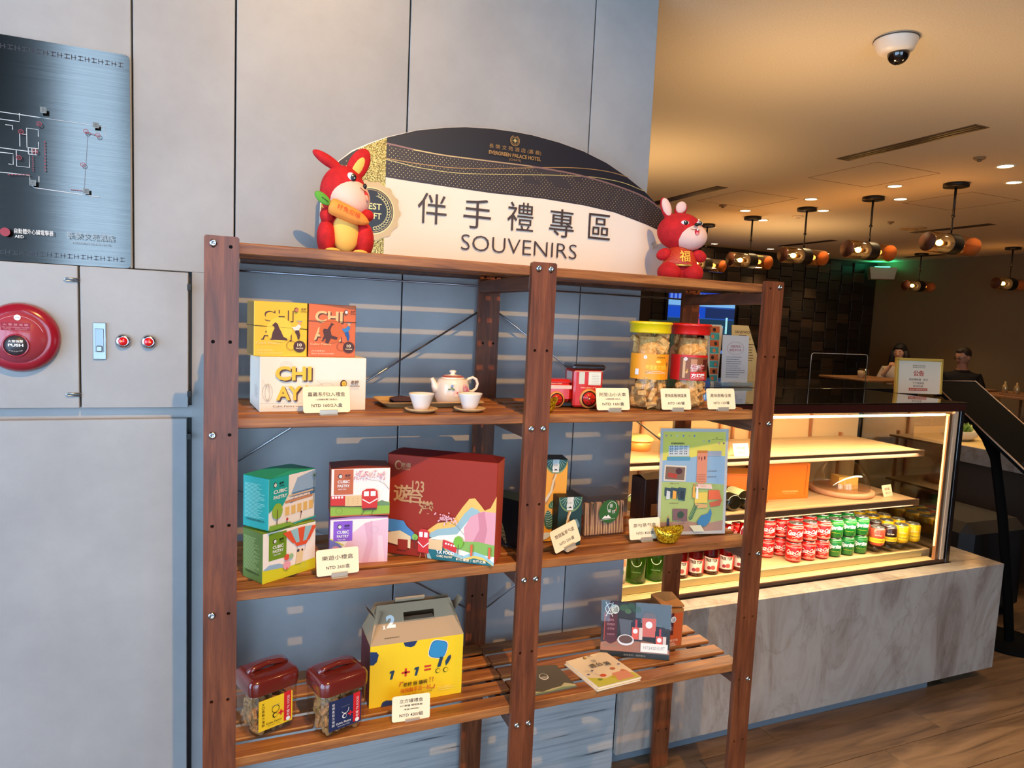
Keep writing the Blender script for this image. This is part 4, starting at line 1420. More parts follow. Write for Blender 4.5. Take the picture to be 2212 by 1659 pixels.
def artR(A):
    RR = mat((206, 26, 22), .45)
    A.rect(-.085, .093, .17, .080, RR, 24); A.rect(-.045, .096, .120, .070, mat((132, 74, 40), .5), 16)
    A.rects([(-.036, .100, .008, .062)], mat((214, 170, 120))); A.rects([(-.012, .12, .02, .04)], mat((190, 130, 90))); A.rects([(.03, .125, .03, .035)], mat((90, 30, 20)))
    A.circ(-.028, .160, .0055, WHITE, 14); A.text('老', -.028, .160, .005, mat((200, 60, 30)))
    A.rect(-.012, .096, .06, .024, RR, 8)
    A.text('蕎麥', .012, .133, .022, WHITE, .05, bold=.05); A.w += .0002; A.text('蕎麥', .012, .133, .021, mat((190, 30, 24)), .048, bold=-.005)
    A.text('方塊酥', .015, .109, .014, WHITE, .050, bold=.04); A.text('WHOLE WHEAT CUBIC PASTRY', .015, .099, .003, WHITE, .05)


tall_jar('pastry_jar', 'tall clear jar of pastries with yellow lid and orange label', 1.248, 0.122, (244, 206, 20), artY, 11, 'golden cubic pastry piece inside the yellow-lidded jar')
tall_jar('pastry_jar', 'tall clear jar of pastries with red lid and red label', 1.402, 0.128, (214, 28, 22), artR, 22, 'golden cubic pastry piece inside the red-lidded jar')

L3 = lambda a, b, c: [(a, .70, .17, .80), (b, .50, .07, .5), (c, .28, .15, .66)]
L2 = lambda a, b: [(a, .66, .18, .74), (b, .30, .15, .56)]
price_card((0.203, 0.040), 6, .116, L3('嘉義系列2入禮盒', '~以現場供應口味為主~', 'NTD 160/2入盒'), 'before the white carton', S2)
price_card((1.026, 0.040), 0, .112, L3('阿里山小火車', '~以現場供應口味為主~', 'NTD 160/盒'), 'just right of the train tin', S2)
price_card((1.250, 0.038), -2, .106, L2('趣味高桶/鹹蛋黃', 'NTD 140/罐'), 'between the yellow-lidded and red-lidded jars', S2)
price_card((1.422, 0.038), 0, .110, L2('趣味高桶/全麥', 'NTD 120/罐'), 'right of the red-lidded jar', S2)

# ================= third shelf =================
def pastry_pack(label, L, z, yaw, w, d, h, c_side, c_top, art, side_txt=None):
    t = thing('pastry_pack', label, 'box', (L[0], L[1], z), yaw, None)
    wf_ = mat((244, 232, 222), .5)
    g = G().box(0, 0, 0, w, d, h, c_side, .0015, {'front': wf_, 'left': c_side, 'right': c_side})
    g.build('carton', t)
    g = G(); g.add([(0, 0, h), (w, 0, h), (w, d, h), (0, d, h), (w * .5, d * .1, h + .006), (w * .5, d * .9, h + .006)], [(0, 1, 4), (1, 2, 5, 4), (2, 3, 5), (3, 0, 4, 5)], c_top)
    g.build('lid_flap', t)
    A = Art(front()); art(A, w, h); A.build(t)
    if side_txt:
        A = Art(leftside(0, d)); A.lines_of_text(d * .08, h * .85, d * .8, 26, h * .026, .0013, side_txt, 9)
        A.text('老楊食品股份有限公司', d * .5, h * .16, .006, BLACK, d * .7); A.build(t, 'printed_text')
    return t


def cubic(A, u, v, s, c_panel, c_text=None, pw=.042, ph=.05, pz=0):
    A.rect(u - pw / 2, pz, pw, ph, c_panel)
    brand(A, u - s * 1.6, v + s * 2.6, s, BLACK, WHITE)
    A.text('CUBIC', u, v, s * 1.5, c_text or WHITE, s * 5.6, bold=.03); A.text('PASTRY', u, v - s * 2.0, s * 1.4, c_text or WHITE, s * 5.6, bold=.03)
    A.text('樂遊方塊酥', u - s * .6, v - s * 3.6, s * .7, c_text or WHITE)


def green_art(A, w, h):
    A.poly([(0, 0), (w, 0), (w, h * .23), (w * .5, h * .20), (0, h * .28)], mat((214, 204, 40), .5))
    A.poly([(0, .26 * h), (w * .5, .2 * h), (w * .3, .32 * h), (w * .12, .34 * h)], mat((150, 178, 200), .5))
    cubic(A, w * .27, h * .68, .0055, mat((112, 146, 34), .5), None, w * .32, h * .54, h * .42)
    RD_ = mat((226, 84, 48), .5); BLt = mat((150, 190, 196), .5)
    cx = w * .70
    for k, c in enumerate((RD_, BLt, RD_, BLt, RD_)):
        x0 = -.055 + k * .022; x1 = x0 + .022; y0 = -.025 + k * .010; y1 = y0 + .010
        A.poly([(cx + y0, h * .66), (cx + y1, h * .66), (min(cx + x1, w - .002), h * .96 - abs(x1) * .1), (cx + x0, h * .96 - abs(x0) * .1)], c)
    A.poly([(cx - .022, h * .66), (cx - .014, h * .58), (cx + .014, h * .58), (cx + .022, h * .66)], RD_)
    A.line([(cx - .012, h * .58), (cx - .014, h * .46)], .0006, BR); A.line([(cx + .012, h * .58), (cx + .010, h * .46)], .0006, BR)
    A.poly([(cx - .018, h * .22), (cx + .002, h * .22), (cx + .006, h * .47), (cx - .014, h * .47)], mat((232, 200, 150), .5))
    A.circ(cx - .01, h * .49, .004, mat((60, 60, 90)), 8); A.circ(cx + .002, h * .485, .003, BR, 8)
    A.circ(w * .42, h * .42, .008, mat((226, 84, 60)), 12); A.circ(w * .50, h * .42, .007, mat((150, 190, 140)), 12)
    A.circ(w * .42, h * .26, .011, mat((236, 160, 170)), 16); A.poly([(w * .40, h * .21), (w * .44, h * .21), (w * .42, h * .15)], RD_)
    A.ring(w * .72, h * .18, .009, .0005, GY, 16)


def teal_art(A, w, h):
    A.poly([(w * .40, h * .45), (w, h * .62), (w, h * .98), (w * .6, h * .9)], mat((150, 178, 206), .5))
    A.poly([(w * .45, h * .42), (w, h * .5), (w, h * .62), (w * .5, h * .62)], mat((78, 122, 166), .5))
    A.rect(w * .34, h * .44, w * .6, h * .05, mat((206, 140, 96))); A.rect(w * .38, h * .50, w * .5, h * .04, mat((240, 226, 210))); A.rect(w * .40, h * .56, w * .56, .004, mat((222, 190, 150)))
    A.rects([(w * (.34 + k * .13), h * .20, .014, .022) for k in range(5)], mat((236, 190, 110)))
    for k in range(4): A.line([(w * (.5 + .1 * k), h * .5), (w * (.55 + .1 * k), h * .56)], .0012, mat((190, 110, 80)))
    A.poly([(0, h * .35), (0, h), (w * .40, h), (w * .40, h * .62), (w * .28, h * .42), (w * .16, h * .46)], mat((24, 166, 156), .5))
    brand(A, w * .12, h * .86, .0058, BLACK, WHITE); A.text('CUBIC', w * .22, h * .73, .009, WHITE, .044, bold=.03); A.text('PASTRY', w * .22, h * .62, .009, WHITE, .044, bold=.03)
    A.circ(w * .16, h * .35, .017, mat((146, 180, 60), .5), 14, .02); A.line([(w * .15, h * .05), (w * .16, h * .38)], .0022, BR)
    A.poly([(0, 0), (w * .5, 0), (w * .42, h * .07), (0, h * .10)], mat((130, 174, 60), .5)); A.rect(w * .5, 0, w * .5, h * .03, mat((24, 166, 156), .5))
    A.circ(w * .36, h * .14, .004, mat((200, 60, 70)), 8); A.line([(w * .36, h * .05), (w * .36, h * .12)], .0016, mat((120, 60, 80))); A.circ(w * .66, h * .2, .003, BR, 8); A.line([(w * .64, h * .08), (w * .66, h * .18)], .002, mat((150, 40, 60)))
    A.line([(w * .93, h * .3), (w * .94, h * .88)], .0016, mat((90, 110, 90)))
    for a in range(0, 360, 45): A.line([(w * .93, h * .88), (w * .93 + .011 * math.cos(math.radians(a)), h * .88 + .009 * math.sin(math.radians(a)))], .002, mat((60, 100, 80)), .0005)


def train_art(A, w, h):
    A.rect(0, 0, w, h * .028, mat((180, 84, 50)))
    A.poly([(0, h * .028), (w, h * .028), (w, h * .27), (w * .85, h * .31), (w * .6, h * .22), (0, h * .26)], mat((146, 178, 60), .5))
    A.poly([(w * .76, h * .24), (w * .86, h * .32), (w, h * .25), (w, h * .2), (w * .76, h * .2)], mat((110, 140, 96)))
    cubic(A, w * .21, h * .73, .0056, mat((196, 98, 56), .5), None, w * .32, h * .52, h * .46)
    TR = mat((206, 44, 36), .5)
    A.rect(0, h * .24, w * .24, h * .20, TR); A.rects([(w * (.02 + k * .05), h * .39, .0055, .0055) for k in range(4)], WHITE)
    A.rect(w * .24, h * .22, w * .28, h * .22, mat((226, 186, 132)))
    A.dots([(w * (.29 + .08 * i), h * (.27 + .05 * j)) for i in range(3) for j in range(3)], .0008, BR)
    A.line([(0, h * .24), (w * .52, h * .2)], .002, BR)
    x = w * .52
    A.poly([(x, h * .17), (x + w * .26, h * .17), (x + w * .27, h * .4), (x + w * .26, h * .52), (x + w * .2, h * .57), (x + w * .07, h * .57), (x, h * .52), (x - .001, h * .4)], TR)
    A.rect(x + w * .03, h * .42, w * .085, h * .10, WHITE); A.rect(x + w * .145, h * .42, w * .085, h * .10, WHITE); A.line([(x + .001, h * .36), (x + w * .13, h * .27), (x + w * .26, h * .36)], .003, WHITE)
    A.rect(x + .002, h * .13, w * .24, h * .04, BR); A.line([(x + w * .05, h * .13), (x - .002, h * .03)], .0012, BR); A.line([(x + w * .2, h * .13), (x + w * .16, h * .03)], .0012, BR)
    rf2 = random.Random(8)
    A.line([(w * .98, h * .55), (w * .9, h * .66), (w * .8, h * .73), (w * .62, h * .76)], .0012, BR, .0004)
    A.dots([(w * rf2.uniform(.38, .9), h * rf2.uniform(.76, .95)) for _ in range(60)], .0016, mat((206, 130, 150), .5), 6)
    A.dots([(w * rf2.uniform(.42, .92), h * rf2.uniform(.80, .93)) for _ in range(40)], .0018, mat((230, 170, 170), .5), 6)
    A.ring(w * .14, h * .14, .009, .0005, BR, 16)


def purple_art(A, w, h):
    A.rect(0, 0, w, h * .02, mat((130, 70, 190)))
    A.poly([(w * .30, 0), (w * .24, h * .35), (w * .36, h * .66), (w * .6, h * .9), (w, h * .98), (w, 0)], mat((232, 188, 202), .5))
    A.poly([(w * .55, 0), (w * .64, h * .5), (w * .58, h * .88), (w * .72, h * .94), (w * .74, h * .4), (w * .66, 0)], mat((224, 170, 188), .5))
    A.poly([(w * .84, 0), (w * .82, h * .6), (w * .9, h * .6), (w * .95, 0)], mat((240, 206, 214), .5))
    A.poly([(0, 0), (0, h * .56), (w * .1, h * .52), (w * .2, h * .4), (w * .24, 0)], mat((110, 116, 180), .5)); A.line([(0, h * .58), (w * .12, h * .5), (w * .24, h * .42)], .003, mat((200, 206, 90)))
    A.circ(w * .1, h * .32, .012, mat((206, 150, 170)), 12)
    cubic(A, w * .22, h * .72, .0056, mat((138, 84, 200), .5), None, w * .32, h * .44, h * .52)
    A.ring(w * .76, h * .74, .010, .0005, GY, 16)


GRS = mat((94, 120, 50), .55); TLS = mat((26, 160, 158), .5)
pastry_pack('green and yellow cubic pastry box with hot-air balloon picture, under the teal box', (0.112, 0.042), S3, 31, 0.158, 0.085, 0.128, GRS, mat((136, 160, 50)), green_art, mat((170, 190, 120)))
pastry_pack('teal cubic pastry box with white station picture, on the green one', (0.124, 0.038), S3 + 0.135, 40, 0.158, 0.088, 0.130, TLS, mat((40, 160, 130)), teal_art, mat((150, 220, 214)))
pastry_pack('lilac cubic pastry box with pink dome picture, beneath the train box', (0.285, 0.135), S3, -5, 0.155, 0.085, 0.124, mat((176, 130, 200), .5), mat((190, 150, 210)), purple_art)
pastry_pack('rust and white cubic pastry box with red train picture, on the lilac one', (0.285, 0.133), S3 + 0.131, -4, 0.157, 0.088, 0.132, mat((190, 92, 54), .5), mat((120, 44, 34)), train_art)

# big gift box
t = thing('gift_box', 'large wine-red gift box with painted landscape, leaning slightly by the middle post', 'box', (0.447, 0.185, S3 + .001), -34)
RBX = mat((150, 40, 18), .6, 0, .3)
W_, H_, D_ = 0.318, 0.288, 0.085
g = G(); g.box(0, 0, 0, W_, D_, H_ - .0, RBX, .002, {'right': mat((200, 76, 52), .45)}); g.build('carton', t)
g = G(); g.add([(0, 0, H_), (W_, 0, H_), (W_, D_, H_), (0, D_, H_), (.03, D_ * .5, H_ + .012), (W_ - .03, D_ * .5, H_ + .012)], [(0, 1, 5, 4), (1, 2, 5), (2, 3, 4, 5), (3, 0, 4)], mat((100, 20, 22), .5)); g.build('folded_top', t)
A = Art(front())
sx_, sz_ = W_, H_
def Qp(P_): return [(x * sx_, z * sz_) for (x, z) in P_]
GD_ = mat((190, 138, 84), .45)
A.circ(.10 * sx_, .895 * sz_, .0105, GD_, 18, .013); A.circ(.105 * sx_, .893 * sz_, .008, RBX, 16, .010); A.text('老楊', .17 * sx_, .90 * sz_, .0135, GD_); A.text('T.K FOOD', .17 * sx_, .86 * sz_, .005, GD_, .026)
for (c, x, z, s_) in (('123', .29, .70, .032), ('遊', .15, .62, .05), ('台', .27, .60, .040), ('灣', .37, .50, .040)):
    A.text(c, x * sx_, z * sz_, s_, GD_, s_ * 1.1, bold=.02)
A.poly(Qp([(.37, .26), (.48, .36), (.62, .40), (.70, .54), (.76, .63), (.81, .64), (.87, .57), (.90, .53), (.95, .56), (1, .68), (1, .02), (.6, .2)]), mat((236, 178, 84), .5))
A.poly(Qp([(.37, .22), (.48, .30), (.64, .34), (.72, .48), (.78, .55), (.84, .53), (.9, .47), (1, .50), (1, .02), (.5, .2)]), mat((150, 176, 176), .5))
A.poly(Qp([(.37, .18), (.5, .24), (.66, .27), (.76, .42), (.84, .46), (1, .44), (1, .02), (.5, .1)]), mat((240, 226, 206), .5))
A.poly(Qp([(.74, .16), (.72, .34), (.78, .46), (.88, .52), (1, .52), (1, .1)]), mat((222, 150, 156), .5))
A.poly(Qp([(.80, .2), (.86, .34), (.84, .5), (.9, .52), (.93, .34), (.9, .15)]), mat((206, 124, 134), .5))
A.poly(Qp([(.62, .14), (.8, .10), (1, .09), (1, .2), (.85, .22), (.66, .2)]), mat((132, 170, 74), .5))
A.poly(Qp([(.40, 0), (.37, .16), (.45, .20), (.52, .18), (.62, .10), (.72, .06), (.82, .12), (.90, .10), (1, .03), (1, 0)]), mat((150, 190, 190), .5))
A.poly(Qp([(.44, 0), (.37, .14), (.45, .19), (.52, .16), (.62, .06), (.72, .035), (.82, .08), (.9, .07), (1, 0)]), mat((236, 190, 84), .5))
A.poly(Qp([(.44, 0), (.38, .13), (.46, .18), (.53, .14), (.62, .03), (.68, 0)]), mat((20, 104, 110), .5)); A.poly(Qp([(.62, 0), (.72, .015), (.82, .055), (.93, .04), (.99, 0)]), mat((20, 104, 110), .5)); A.poly(Qp([(.44, 0), (.6, .06), (.75, .03), (.99, 0)]), mat((20, 104, 110), .5))
A.poly(Qp([(0, .24), (.14, .22), (.13, .2), (.27, .17), (.27, .24), (.2, .30), (.17, .35), (0, .36)]), mat((70, 130, 176), .5)); A.poly(Qp([(.02, .12), (.24, .08), (.24, .2), (.14, .25), (.02, .22)]), mat((230, 200, 150), .5)); A.rect(.12 * sx_, .06 * sz_, .03, .03, RBX)
A.circ(.28 * sx_, .2 * sz_, .009, mat((130, 180, 70)), 12); A.line(Qp([(.28, .08), (.28, .2)]), .0016, BR)
TR = mat((206, 34, 28), .5)
A.poly(Qp([(.31, .06), (.41, .05), (.41, .26), (.385, .29), (.335, .29), (.31, .26)]), TR); A.rect(.32 * sx_, .21 * sz_, .010, .014, WHITE); A.rect(.365 * sx_, .21 * sz_, .010, .014, WHITE); A.line(Qp([(.31, .16), (.36, .11), (.41, .16)]), .003, WHITE)
A.line(Qp([(.34, .05), (.33, -.0)]), .0016, GD_); A.line(Qp([(.38, .05), (.39, -.0)]), .0016, GD_); A.rect(.41 * sx_, .1 * sz_, .04, .028, mat((226, 186, 132)))
A.poly(Qp([(.54, .13), (.66, .09), (.67, .17), (.54, .21)]), TR); A.rects([(.56 * sx_ + k * .008, .165 * sz_ - k * .0015, .005, .005) for k in range(4)], WHITE)
A.circ(.68 * sx_, .2 * sz_, .014, mat((120, 176, 44), .5), 14, .017); A.line(Qp([(.68, .08), (.68, .18)]), .002, BR)
for (x, z) in ((.8, .14), (.96, .13)): A.line(Qp([(x, z - .06), (x, z + .05)]), .006, mat((222, 90, 40)))
rf3 = random.Random(4); A.dots([(sx_ * rf3.gauss(.56, .05), sz_ * rf3.gauss(.42, .025)) for _ in range(55)], .0022, mat((240, 176, 180), .5)); A.line(Qp([(.73, .28), (.66, .36), (.55, .41)]), .0012, BR, .0005)
A.text('T.K FOOD', .565 * sx_, .085 * sz_, .0095, WHITE, .052, bold=.04); A.text('CUBIC PASTRY', .56 * sx_, .045 * sz_, .006, CARD, .046, bold=.02); A.text('鐵路漫遊｜台灣之美', .80 * sx_, .035 * sz_, .0085, CARD, .085, bold=.02)
A.build(t)

# tea boxes
def leaf(A, u, v, L_, W__, rot, c, veins=True, c2=None):
    pts = []
    for k in range(12):
        a = 2 * PI * k / 12; x = L_ / 2 * math.cos(a); y = W__ / 2 * math.sin(a) * (1 - .35 * math.cos(a))
        cr, sr = math.cos(math.radians(rot)), math.sin(math.radians(rot)); pts.append((u + x * cr - y * sr, v + x * sr + y * cr))
    A.poly(pts, c)
    if veins:
        cr, sr = math.cos(math.radians(rot)), math.sin(math.radians(rot))
        for k in range(-3, 4):
            for s_ in (-1, 1):
                x0 = k * L_ / 8
                A.line([(u + x0 * cr, v + x0 * sr), (u + (x0 + L_ * .08) * cr - s_ * W__ * .36 * sr, v + (x0 + L_ * .08) * sr + s_ * W__ * .36 * cr)], L_ * .022, c2 or mat((190, 206, 170), .5)); A.w -= A.step * .9


def tea_box(label, L, yaw, w, h, main, dk):
    t = thing('tea_box', label, 'box', (L[0], L[1], S3), yaw)
    G().box(0, 0, 0, w, w, h, dk, .001, {'front': main}).build('carton', t)
    A = Art(front()); GN = mat((40, 84, 74), .5); GN2 = mat((120, 146, 96), .5)
    A.circ(w * .5, h, w * .48, GN2, 20, w * .60, 180, 360); A.circ(w * .5, h, w * .45, GN, 20, w * .52, 180, 360)
    for k in range(-5, 6):
        A.line([(w * .5 + k * .003, h - .001), (w * .5 + k * w * .085, h - w * .45 * math.cos(k * .25))], .0012, mat((180, 206, 190), .5)); A.w -= A.step
    A.rect(w * .36, h - .040, w * .26, .040, WHITE); A.text('普鎮欣', w * .49, h - .018, .006, GY, .014); A.poly([(w * .40, h - .034), (w * .49, h - .028), (w * .58, h - .034)], BLACK)
    A.line([(w * .5, h - .042), (w * .42, h - .06), (w * .46, h - .08), (w * .3, h - .11), (w * .15, h - .14)], .009, mat((190, 130, 70), .5), .004)
    A.line([(w * .52, h - .045), (w * .40, h - .07), (w * .34, h - .10), (w * .1, h - .13)], .004, mat((226, 206, 170), .5), .009)
    leaf(A, w * .55, max(h - .135, .05), .05, .022, 35, mat((60, 110, 70), .5)); leaf(A, w * .8, max(h - .12, .07), .03, .014, 110, mat((90, 130, 150), .5))
    if h > .2:
        leaf(A, w * .3, .07, .06, .03, 100, mat((50, 96, 80), .5)); leaf(A, w * .75, .05, .05, .025, 60, mat((190, 150, 70), .5)); leaf(A, w * .2, .02, .04, .02, 20, WHITE)
    A.build(t)
    return t


tea_box('tall tea box with orange front, green leaves and white band behind the middle post', (0.925, 0.165), -12, 0.075, 0.258, mat((240, 164, 40), .5), mat((24, 20, 24), .5))
tea_box('short dark green tea box with leaf print, in front of the tall orange one', (0.952, 0.110), -6, 0.078, 0.152, mat((26, 56, 54), .5), mat((18, 18, 20), .5))
t = thing('tea_box', 'black tea box with golden bird print between the red gift box and middle post', 'box', (0.770, 0.225, S3), -62)
G().box(0, 0, 0, .14, .078, .145, mat((20, 18, 22), .5), .001, {'top': mat((70, 84, 60), .5)}).build('carton', t)
A = Art(front()); leaf(A, .055, .05, .10, .022, -62, mat((206, 170, 110), .5), True, BR); A.circ(.032, .098, .009, mat((190, 150, 90)), 10); A.build(t)
price_card((0.913, 0.034), 14, .106, L2('筒頭鷺茶包盒', 'NTD 220/盒'), 'in front of the dark green tea box', S3, -14)

# clear box of tea sticks
t = thing('tea_stick_box', 'translucent plastic box with round green label full of tea sticks', 'box', (1.075, 0.160, S3), 2)
g = G(); g.box(0, 0, 0, .158, .105, .134, FROST, .002); g.build('clear_case', t)
A = Art(front()); GL_ = mat((48, 96, 44), .5)
A.circ(.088, .080, .038, GL_, 36); A.ring(.097, .094, .018, .0014, WHITE, 30, -60, 250); A.text('晉', .094, .098, .012, WHITE); A.text('楊', .088, .082, .012, WHITE); A.text('欣', .104, .078, .012, WHITE)
A.poly([(.06, .058), (.072, .068), (.078, .064), (.084, .070), (.096, .058)], WHITE); A.line([(.056, .054), (.11, .056)], .001, WHITE); A.rect(.110, .080, .004, .008, mat((206, 80, 60))); A.build(t, 'round_label', 'round green label')
st = None
for k in range(15):
    g = None
    if st is None:
        g = G(); g.box(-.0035, -.006, 0, .0035, .006, .105, mat((222, 190, 160), .6), .001); g.box(-.0022, -.0062, .008, .0022, -.0058, .03, mat((240, 210, 160), .6)); st = o = g.build('tea_stick')
    else:
        o = st.copy(); COL.objects.link(o)
    lx = .010 + k * .0098
    a = math.radians(2)
    o.location = (1.075 + lx * math.cos(a) - .016 * math.sin(a), .160 + .016, S3 + .004)
    o.rotation_euler = (0, math.radians(random.uniform(-5, 5)), 0)
    tag(o, 'brown paper tea stick standing inside the translucent tea box', 'tea stick', 'tea sticks in the translucent box')
price_card((1.198, 0.088), -3, .112, L2('茶勻茶包盒', 'NTD 450/盒'), 'right of the tea sticks, behind the ingot', S3)

t = thing('wooden_gift_box', 'brown wooden box with open kraft top half hidden by the poster', 'box', (1.362, 0.262, S3), 4)
G().box(0, 0, 0, .10, .08, .150, DARKWOOD, .002).build('box_body', t)
g = G(); g.add([(0, 0, .15), (.10, 0, .15), (.10, .08, .15), (0, .08, .15), (-.004, .03, .163), (.10, .05, .166)], [(0, 1, 5, 4), (4, 5, 2, 3)], mat((196, 150, 90), .7)); g.build('paper_flap', t, label='kraft paper flap')
G().box(.028, -.004, .02, .07, -.001, .062, mat((190, 120, 64), .6), .0005).build('hang_tag', t)

# poster in acrylic stand
t = thing('poster_stand', 'upright acrylic frame holding a colourful souvenir poster', 'poster', (1.318, 0.112, S3), -10, rx=math.radians(-4))
PW, PH = .242, .352
G().box(-.004, 0, 0, PW + .004, .003, PH + .004, GLASS, .0006).build('acrylic_front', t)
G().box(-.004, .0045, 0, PW + .004, .0075, PH + .004, GLASS, .0006).build('acrylic_back', t)
G().box(0.02, .0075, 0, PW - .02, .06, .003, GLASS, .0005).build('stand_foot', t)
G().box(0, .0032, .004, PW, .0043, PH, mat((214, 204, 204), .6)).build('poster_sheet', t)
A = Art(lambda u, v, w: (u * PW, .0031 - w * .05, .004 + v * (PH - .004)), .002, .001)
A.rect(.04, .03, .92, .94, mat((186, 198, 124), .6)); A.poly([(.04, .70), (.96, .74), (.96, .97), (.04, .97)], mat((230, 212, 92), .6))
A.poly([(.04, .50), (.3, .50), (.6, .49), (.96, .47), (.96, .74), (.7, .76), (.4, .72), (.04, .70)], mat((150, 178, 206), .6))
A.poly([(.04, .03), (.96, .03), (.96, .13), (.7, .10), (.4, .13), (.04, .12)], mat((180, 138, 120), .6))
for k, (u, c) in enumerate(((.08, (200, 140, 150)), (.15, (140, 170, 110)), (.24, (210, 214, 200)), (.33, (120, 140, 190)), (.42, (206, 190, 110)), (.49, (120, 140, 190)), (.63, (210, 200, 150)), (.71, (120, 140, 170)), (.86, (200, 140, 150)), (.93, (90, 90, 110)))):
    vv = .93 - (.05 if u > .5 else 0) - (.02 if u > .8 else 0); A.poly([(u - .018, vv + .01), (u, vv - .012), (u + .018, vv + .01)], mat(c, .6))
A.text('ᗯ', .82, .925, .02, BR, .05) if False else A.ring(.82, .925, .018, .004, BR, 14, 180, 360)
A.text('長榮文苑酒店 嘉義', .83, .90, .008, BR, .17); A.text('EVERGREEN', .25, .86, .016, mat((60, 70, 60)), .19, bold=.03)
A.rect(.12, .74, .30, .10, mat((206, 208, 210), .6)); A.rects([(.14 + (k % 4) * .07 + (k // 4 % 2) * .025, .825 - .022 * (k // 8) , .013, .011) for k in range(32)], mat((60, 80, 110), .6)); A.rect(.10, .70, .34, .035, mat((90, 150, 180), .6))
A.rect(.66, .74, .24, .05, mat((160, 164, 180), .6))
A.poly([(.06, .51), (.38, .50), (.39, .65), (.07, .66)], mat((222, 206, 190), .6)); A.poly([(.08, .525), (.36, .515), (.37, .635), (.09, .645)], mat((126, 96, 80), .6)); A.poly([(.12, .55), (.25, .53), (.26, .57), (.13, .59)], mat((180, 60, 44), .6)); A.circ(.28, .6, .05, mat((80, 44, 50), .6), 12, .03)
A.rect(.54, .50, .15, .28, mat((226, 140, 110), .6)); A.circ(.615, .50, .075, mat((226, 140, 110), .6), 14, .02); A.rect(.54, .77, .15, .025, mat((196, 120, 60), .6)); A.rects([(.55 + .018 * (k % 7), .50 + .016 * (k // 7), .012, .004) for k in range(35)], mat((130, 70, 50), .6)); A.rects([(.56, .71, .012, .03), (.60, .70, .012, .035), (.64, .71, .02, .03)], mat((90, 40, 40), .6))
A.text('趣味高桶 鹹蛋黃', .77, .60, .011, BR, .13); A.text('趣味高桶 全麥', .77, .545, .011, BR, .13); A.text('阿里山小火車', .22, .485, .011, BR, .13); A.text('筒頭鷺茶包盒', .22, .30, .011, BR, .13); A.text('嘉義系列', .8, .27, .011, BR, .07); A.text('茶勻茶包盒', .34, .108, .011, BR, .1)
for (u, c) in ((.13, (200, 200, 196)), (.22, (230, 160, 60)), (.33, (34, 44, 54))):
    A.poly([(u - .05, .33 + (0.33 - u) * .2), (u + .045, .32 + (0.33 - u) * .2), (u + .06, .44), (u - .05, .45)], mat((50, 70, 80), .6)); A.poly([(u - .025, .34), (u + .03, .34), (u + .03, .41), (u - .02, .42)], mat(c, .6))
A.poly([(.52, .44), (.78, .43), (.76, .475), (.55, .48)], mat((226, 190, 170), .6)); A.text('CHIAYI', .64, .457, .016, mat((190, 110, 50)), .08)
A.poly([(.52, .30), (.72, .28), (.70, .25), (.56, .25)], mat((206, 160, 100), .6)); A.rect(.52, .30, .19, .10, mat((224, 190, 80), .6)); A.poly([(.74, .30), (.93, .33), (.90, .27), (.76, .26)], mat((190, 90, 60), .6)); A.poly([(.72, .33), (.92, .33), (.88, .42), (.72, .42)], mat((222, 100, 60), .6))
A.poly([(.21, .14), (.42, .13), (.42, .245), (.20, .25)], mat((120, 84, 84), .6)); A.circ(.32, .19, .05, mat((50, 70, 50), .6), 16, .034)
for k in range(7):
    A.line([(.46 + k * .012, .14 + k * .02), (.44 + k * .012, .17 + k * .02)], .008, mat((50, 104, 84), .6)); A.line([(.46 + k * .012, .14 + k * .02), (.50 + k * .012, .16 + k * .02)], .008, mat((50, 104, 84), .6)); A.w -= A.step
A.poly([(.56, .12), (.62, .18), (.72, .2), (.76, .25), (.78, .2), (.76, .13), (.7, .08), (.6, .08)], mat((60, 120, 160), .6))
for (u, v, c) in ((.50, .42, (224, 160, 70)), (.55, .41, (230, 226, 220)), (.14, .12, (40, 50, 80))):
    A.poly([(u - .018, v - .07), (u + .02, v - .07), (u + .014, v + .04), (u - .012, v + .04)], mat(c, .6)); A.circ(u, v + .055, .012, mat((190, 120, 90), .6), 10, .009)
A.poly([(.52, .03), (.68, .03), (.62, .09), (.45, .09)], mat((214, 206, 170), .6))
A.build(t)

price_card((0.242, 0.040), 4, .108, L2('樂遊小禮盒', 'NTD 260/盒'), 'in front of the lilac pastry box', S3)

# ================= fourth shelf =================
def square_jar(label, cx, cy, yaw, lbl, seed, pl):
    t = thing('square_jar', label, 'jar', (cx, cy, S4), yaw)
    t.scale = (1.17, 1.10, 1.17)
    LIDM = mat((104, 34, 28), .18, 0, .5, 0, .8)
    hx, hy = .055, .050
    g = G(); loft(g, [rr(.040, .036, .001, .012), rr(.048, .043, .006, .016), rr(hx, hy, .030, .018), rr(hx, hy, .098, .018), rr(.050, .046, .112, .016)], glass_mat('square_jar_plastic', (250, 247, 240), .09), True, False); g.build('jar_wall', t)
    g = G(); loft(g, [rr(.057, .052, .104, .018), rr(.058, .053, .108, .019), rr(.058, .053, .130, .019), rr(.054, .049, .138, .018), rr(.045, .041, .140, .015)], LIDM, False, True); ld = g.build('lid', t)
    g = G(); g.tube([(-.045, 0, .139), (-.03, 0, .146), (0, 0, .150), (.03, 0, .146), (.045, 0, .139)], .008, LIDM, 10, flat=.8); g.build('carry_handle', ld)
    A = Art(front(-hy)); lbl(A); A.build(t, 'label')
    fill(cx, cy, S4 + .016, S4 + .112, 0, 6, 8, COOKIE_DARK, pl, pl + 's', 'sq', yaw, .040, .031, .0145, seed)
    g = G().box(-.028, -.024, .006, .028, .024, .095, COOKIE_DARK, .004); o = g.build('pastry_filling', None, (cx, cy, S4)); o.rotation_euler.z = math.radians(yaw); tag(o, 'packed brown crumbs deep inside the ' + pl.split('inside the ')[1], 'pastry'); o['kind'] = 'stuff'


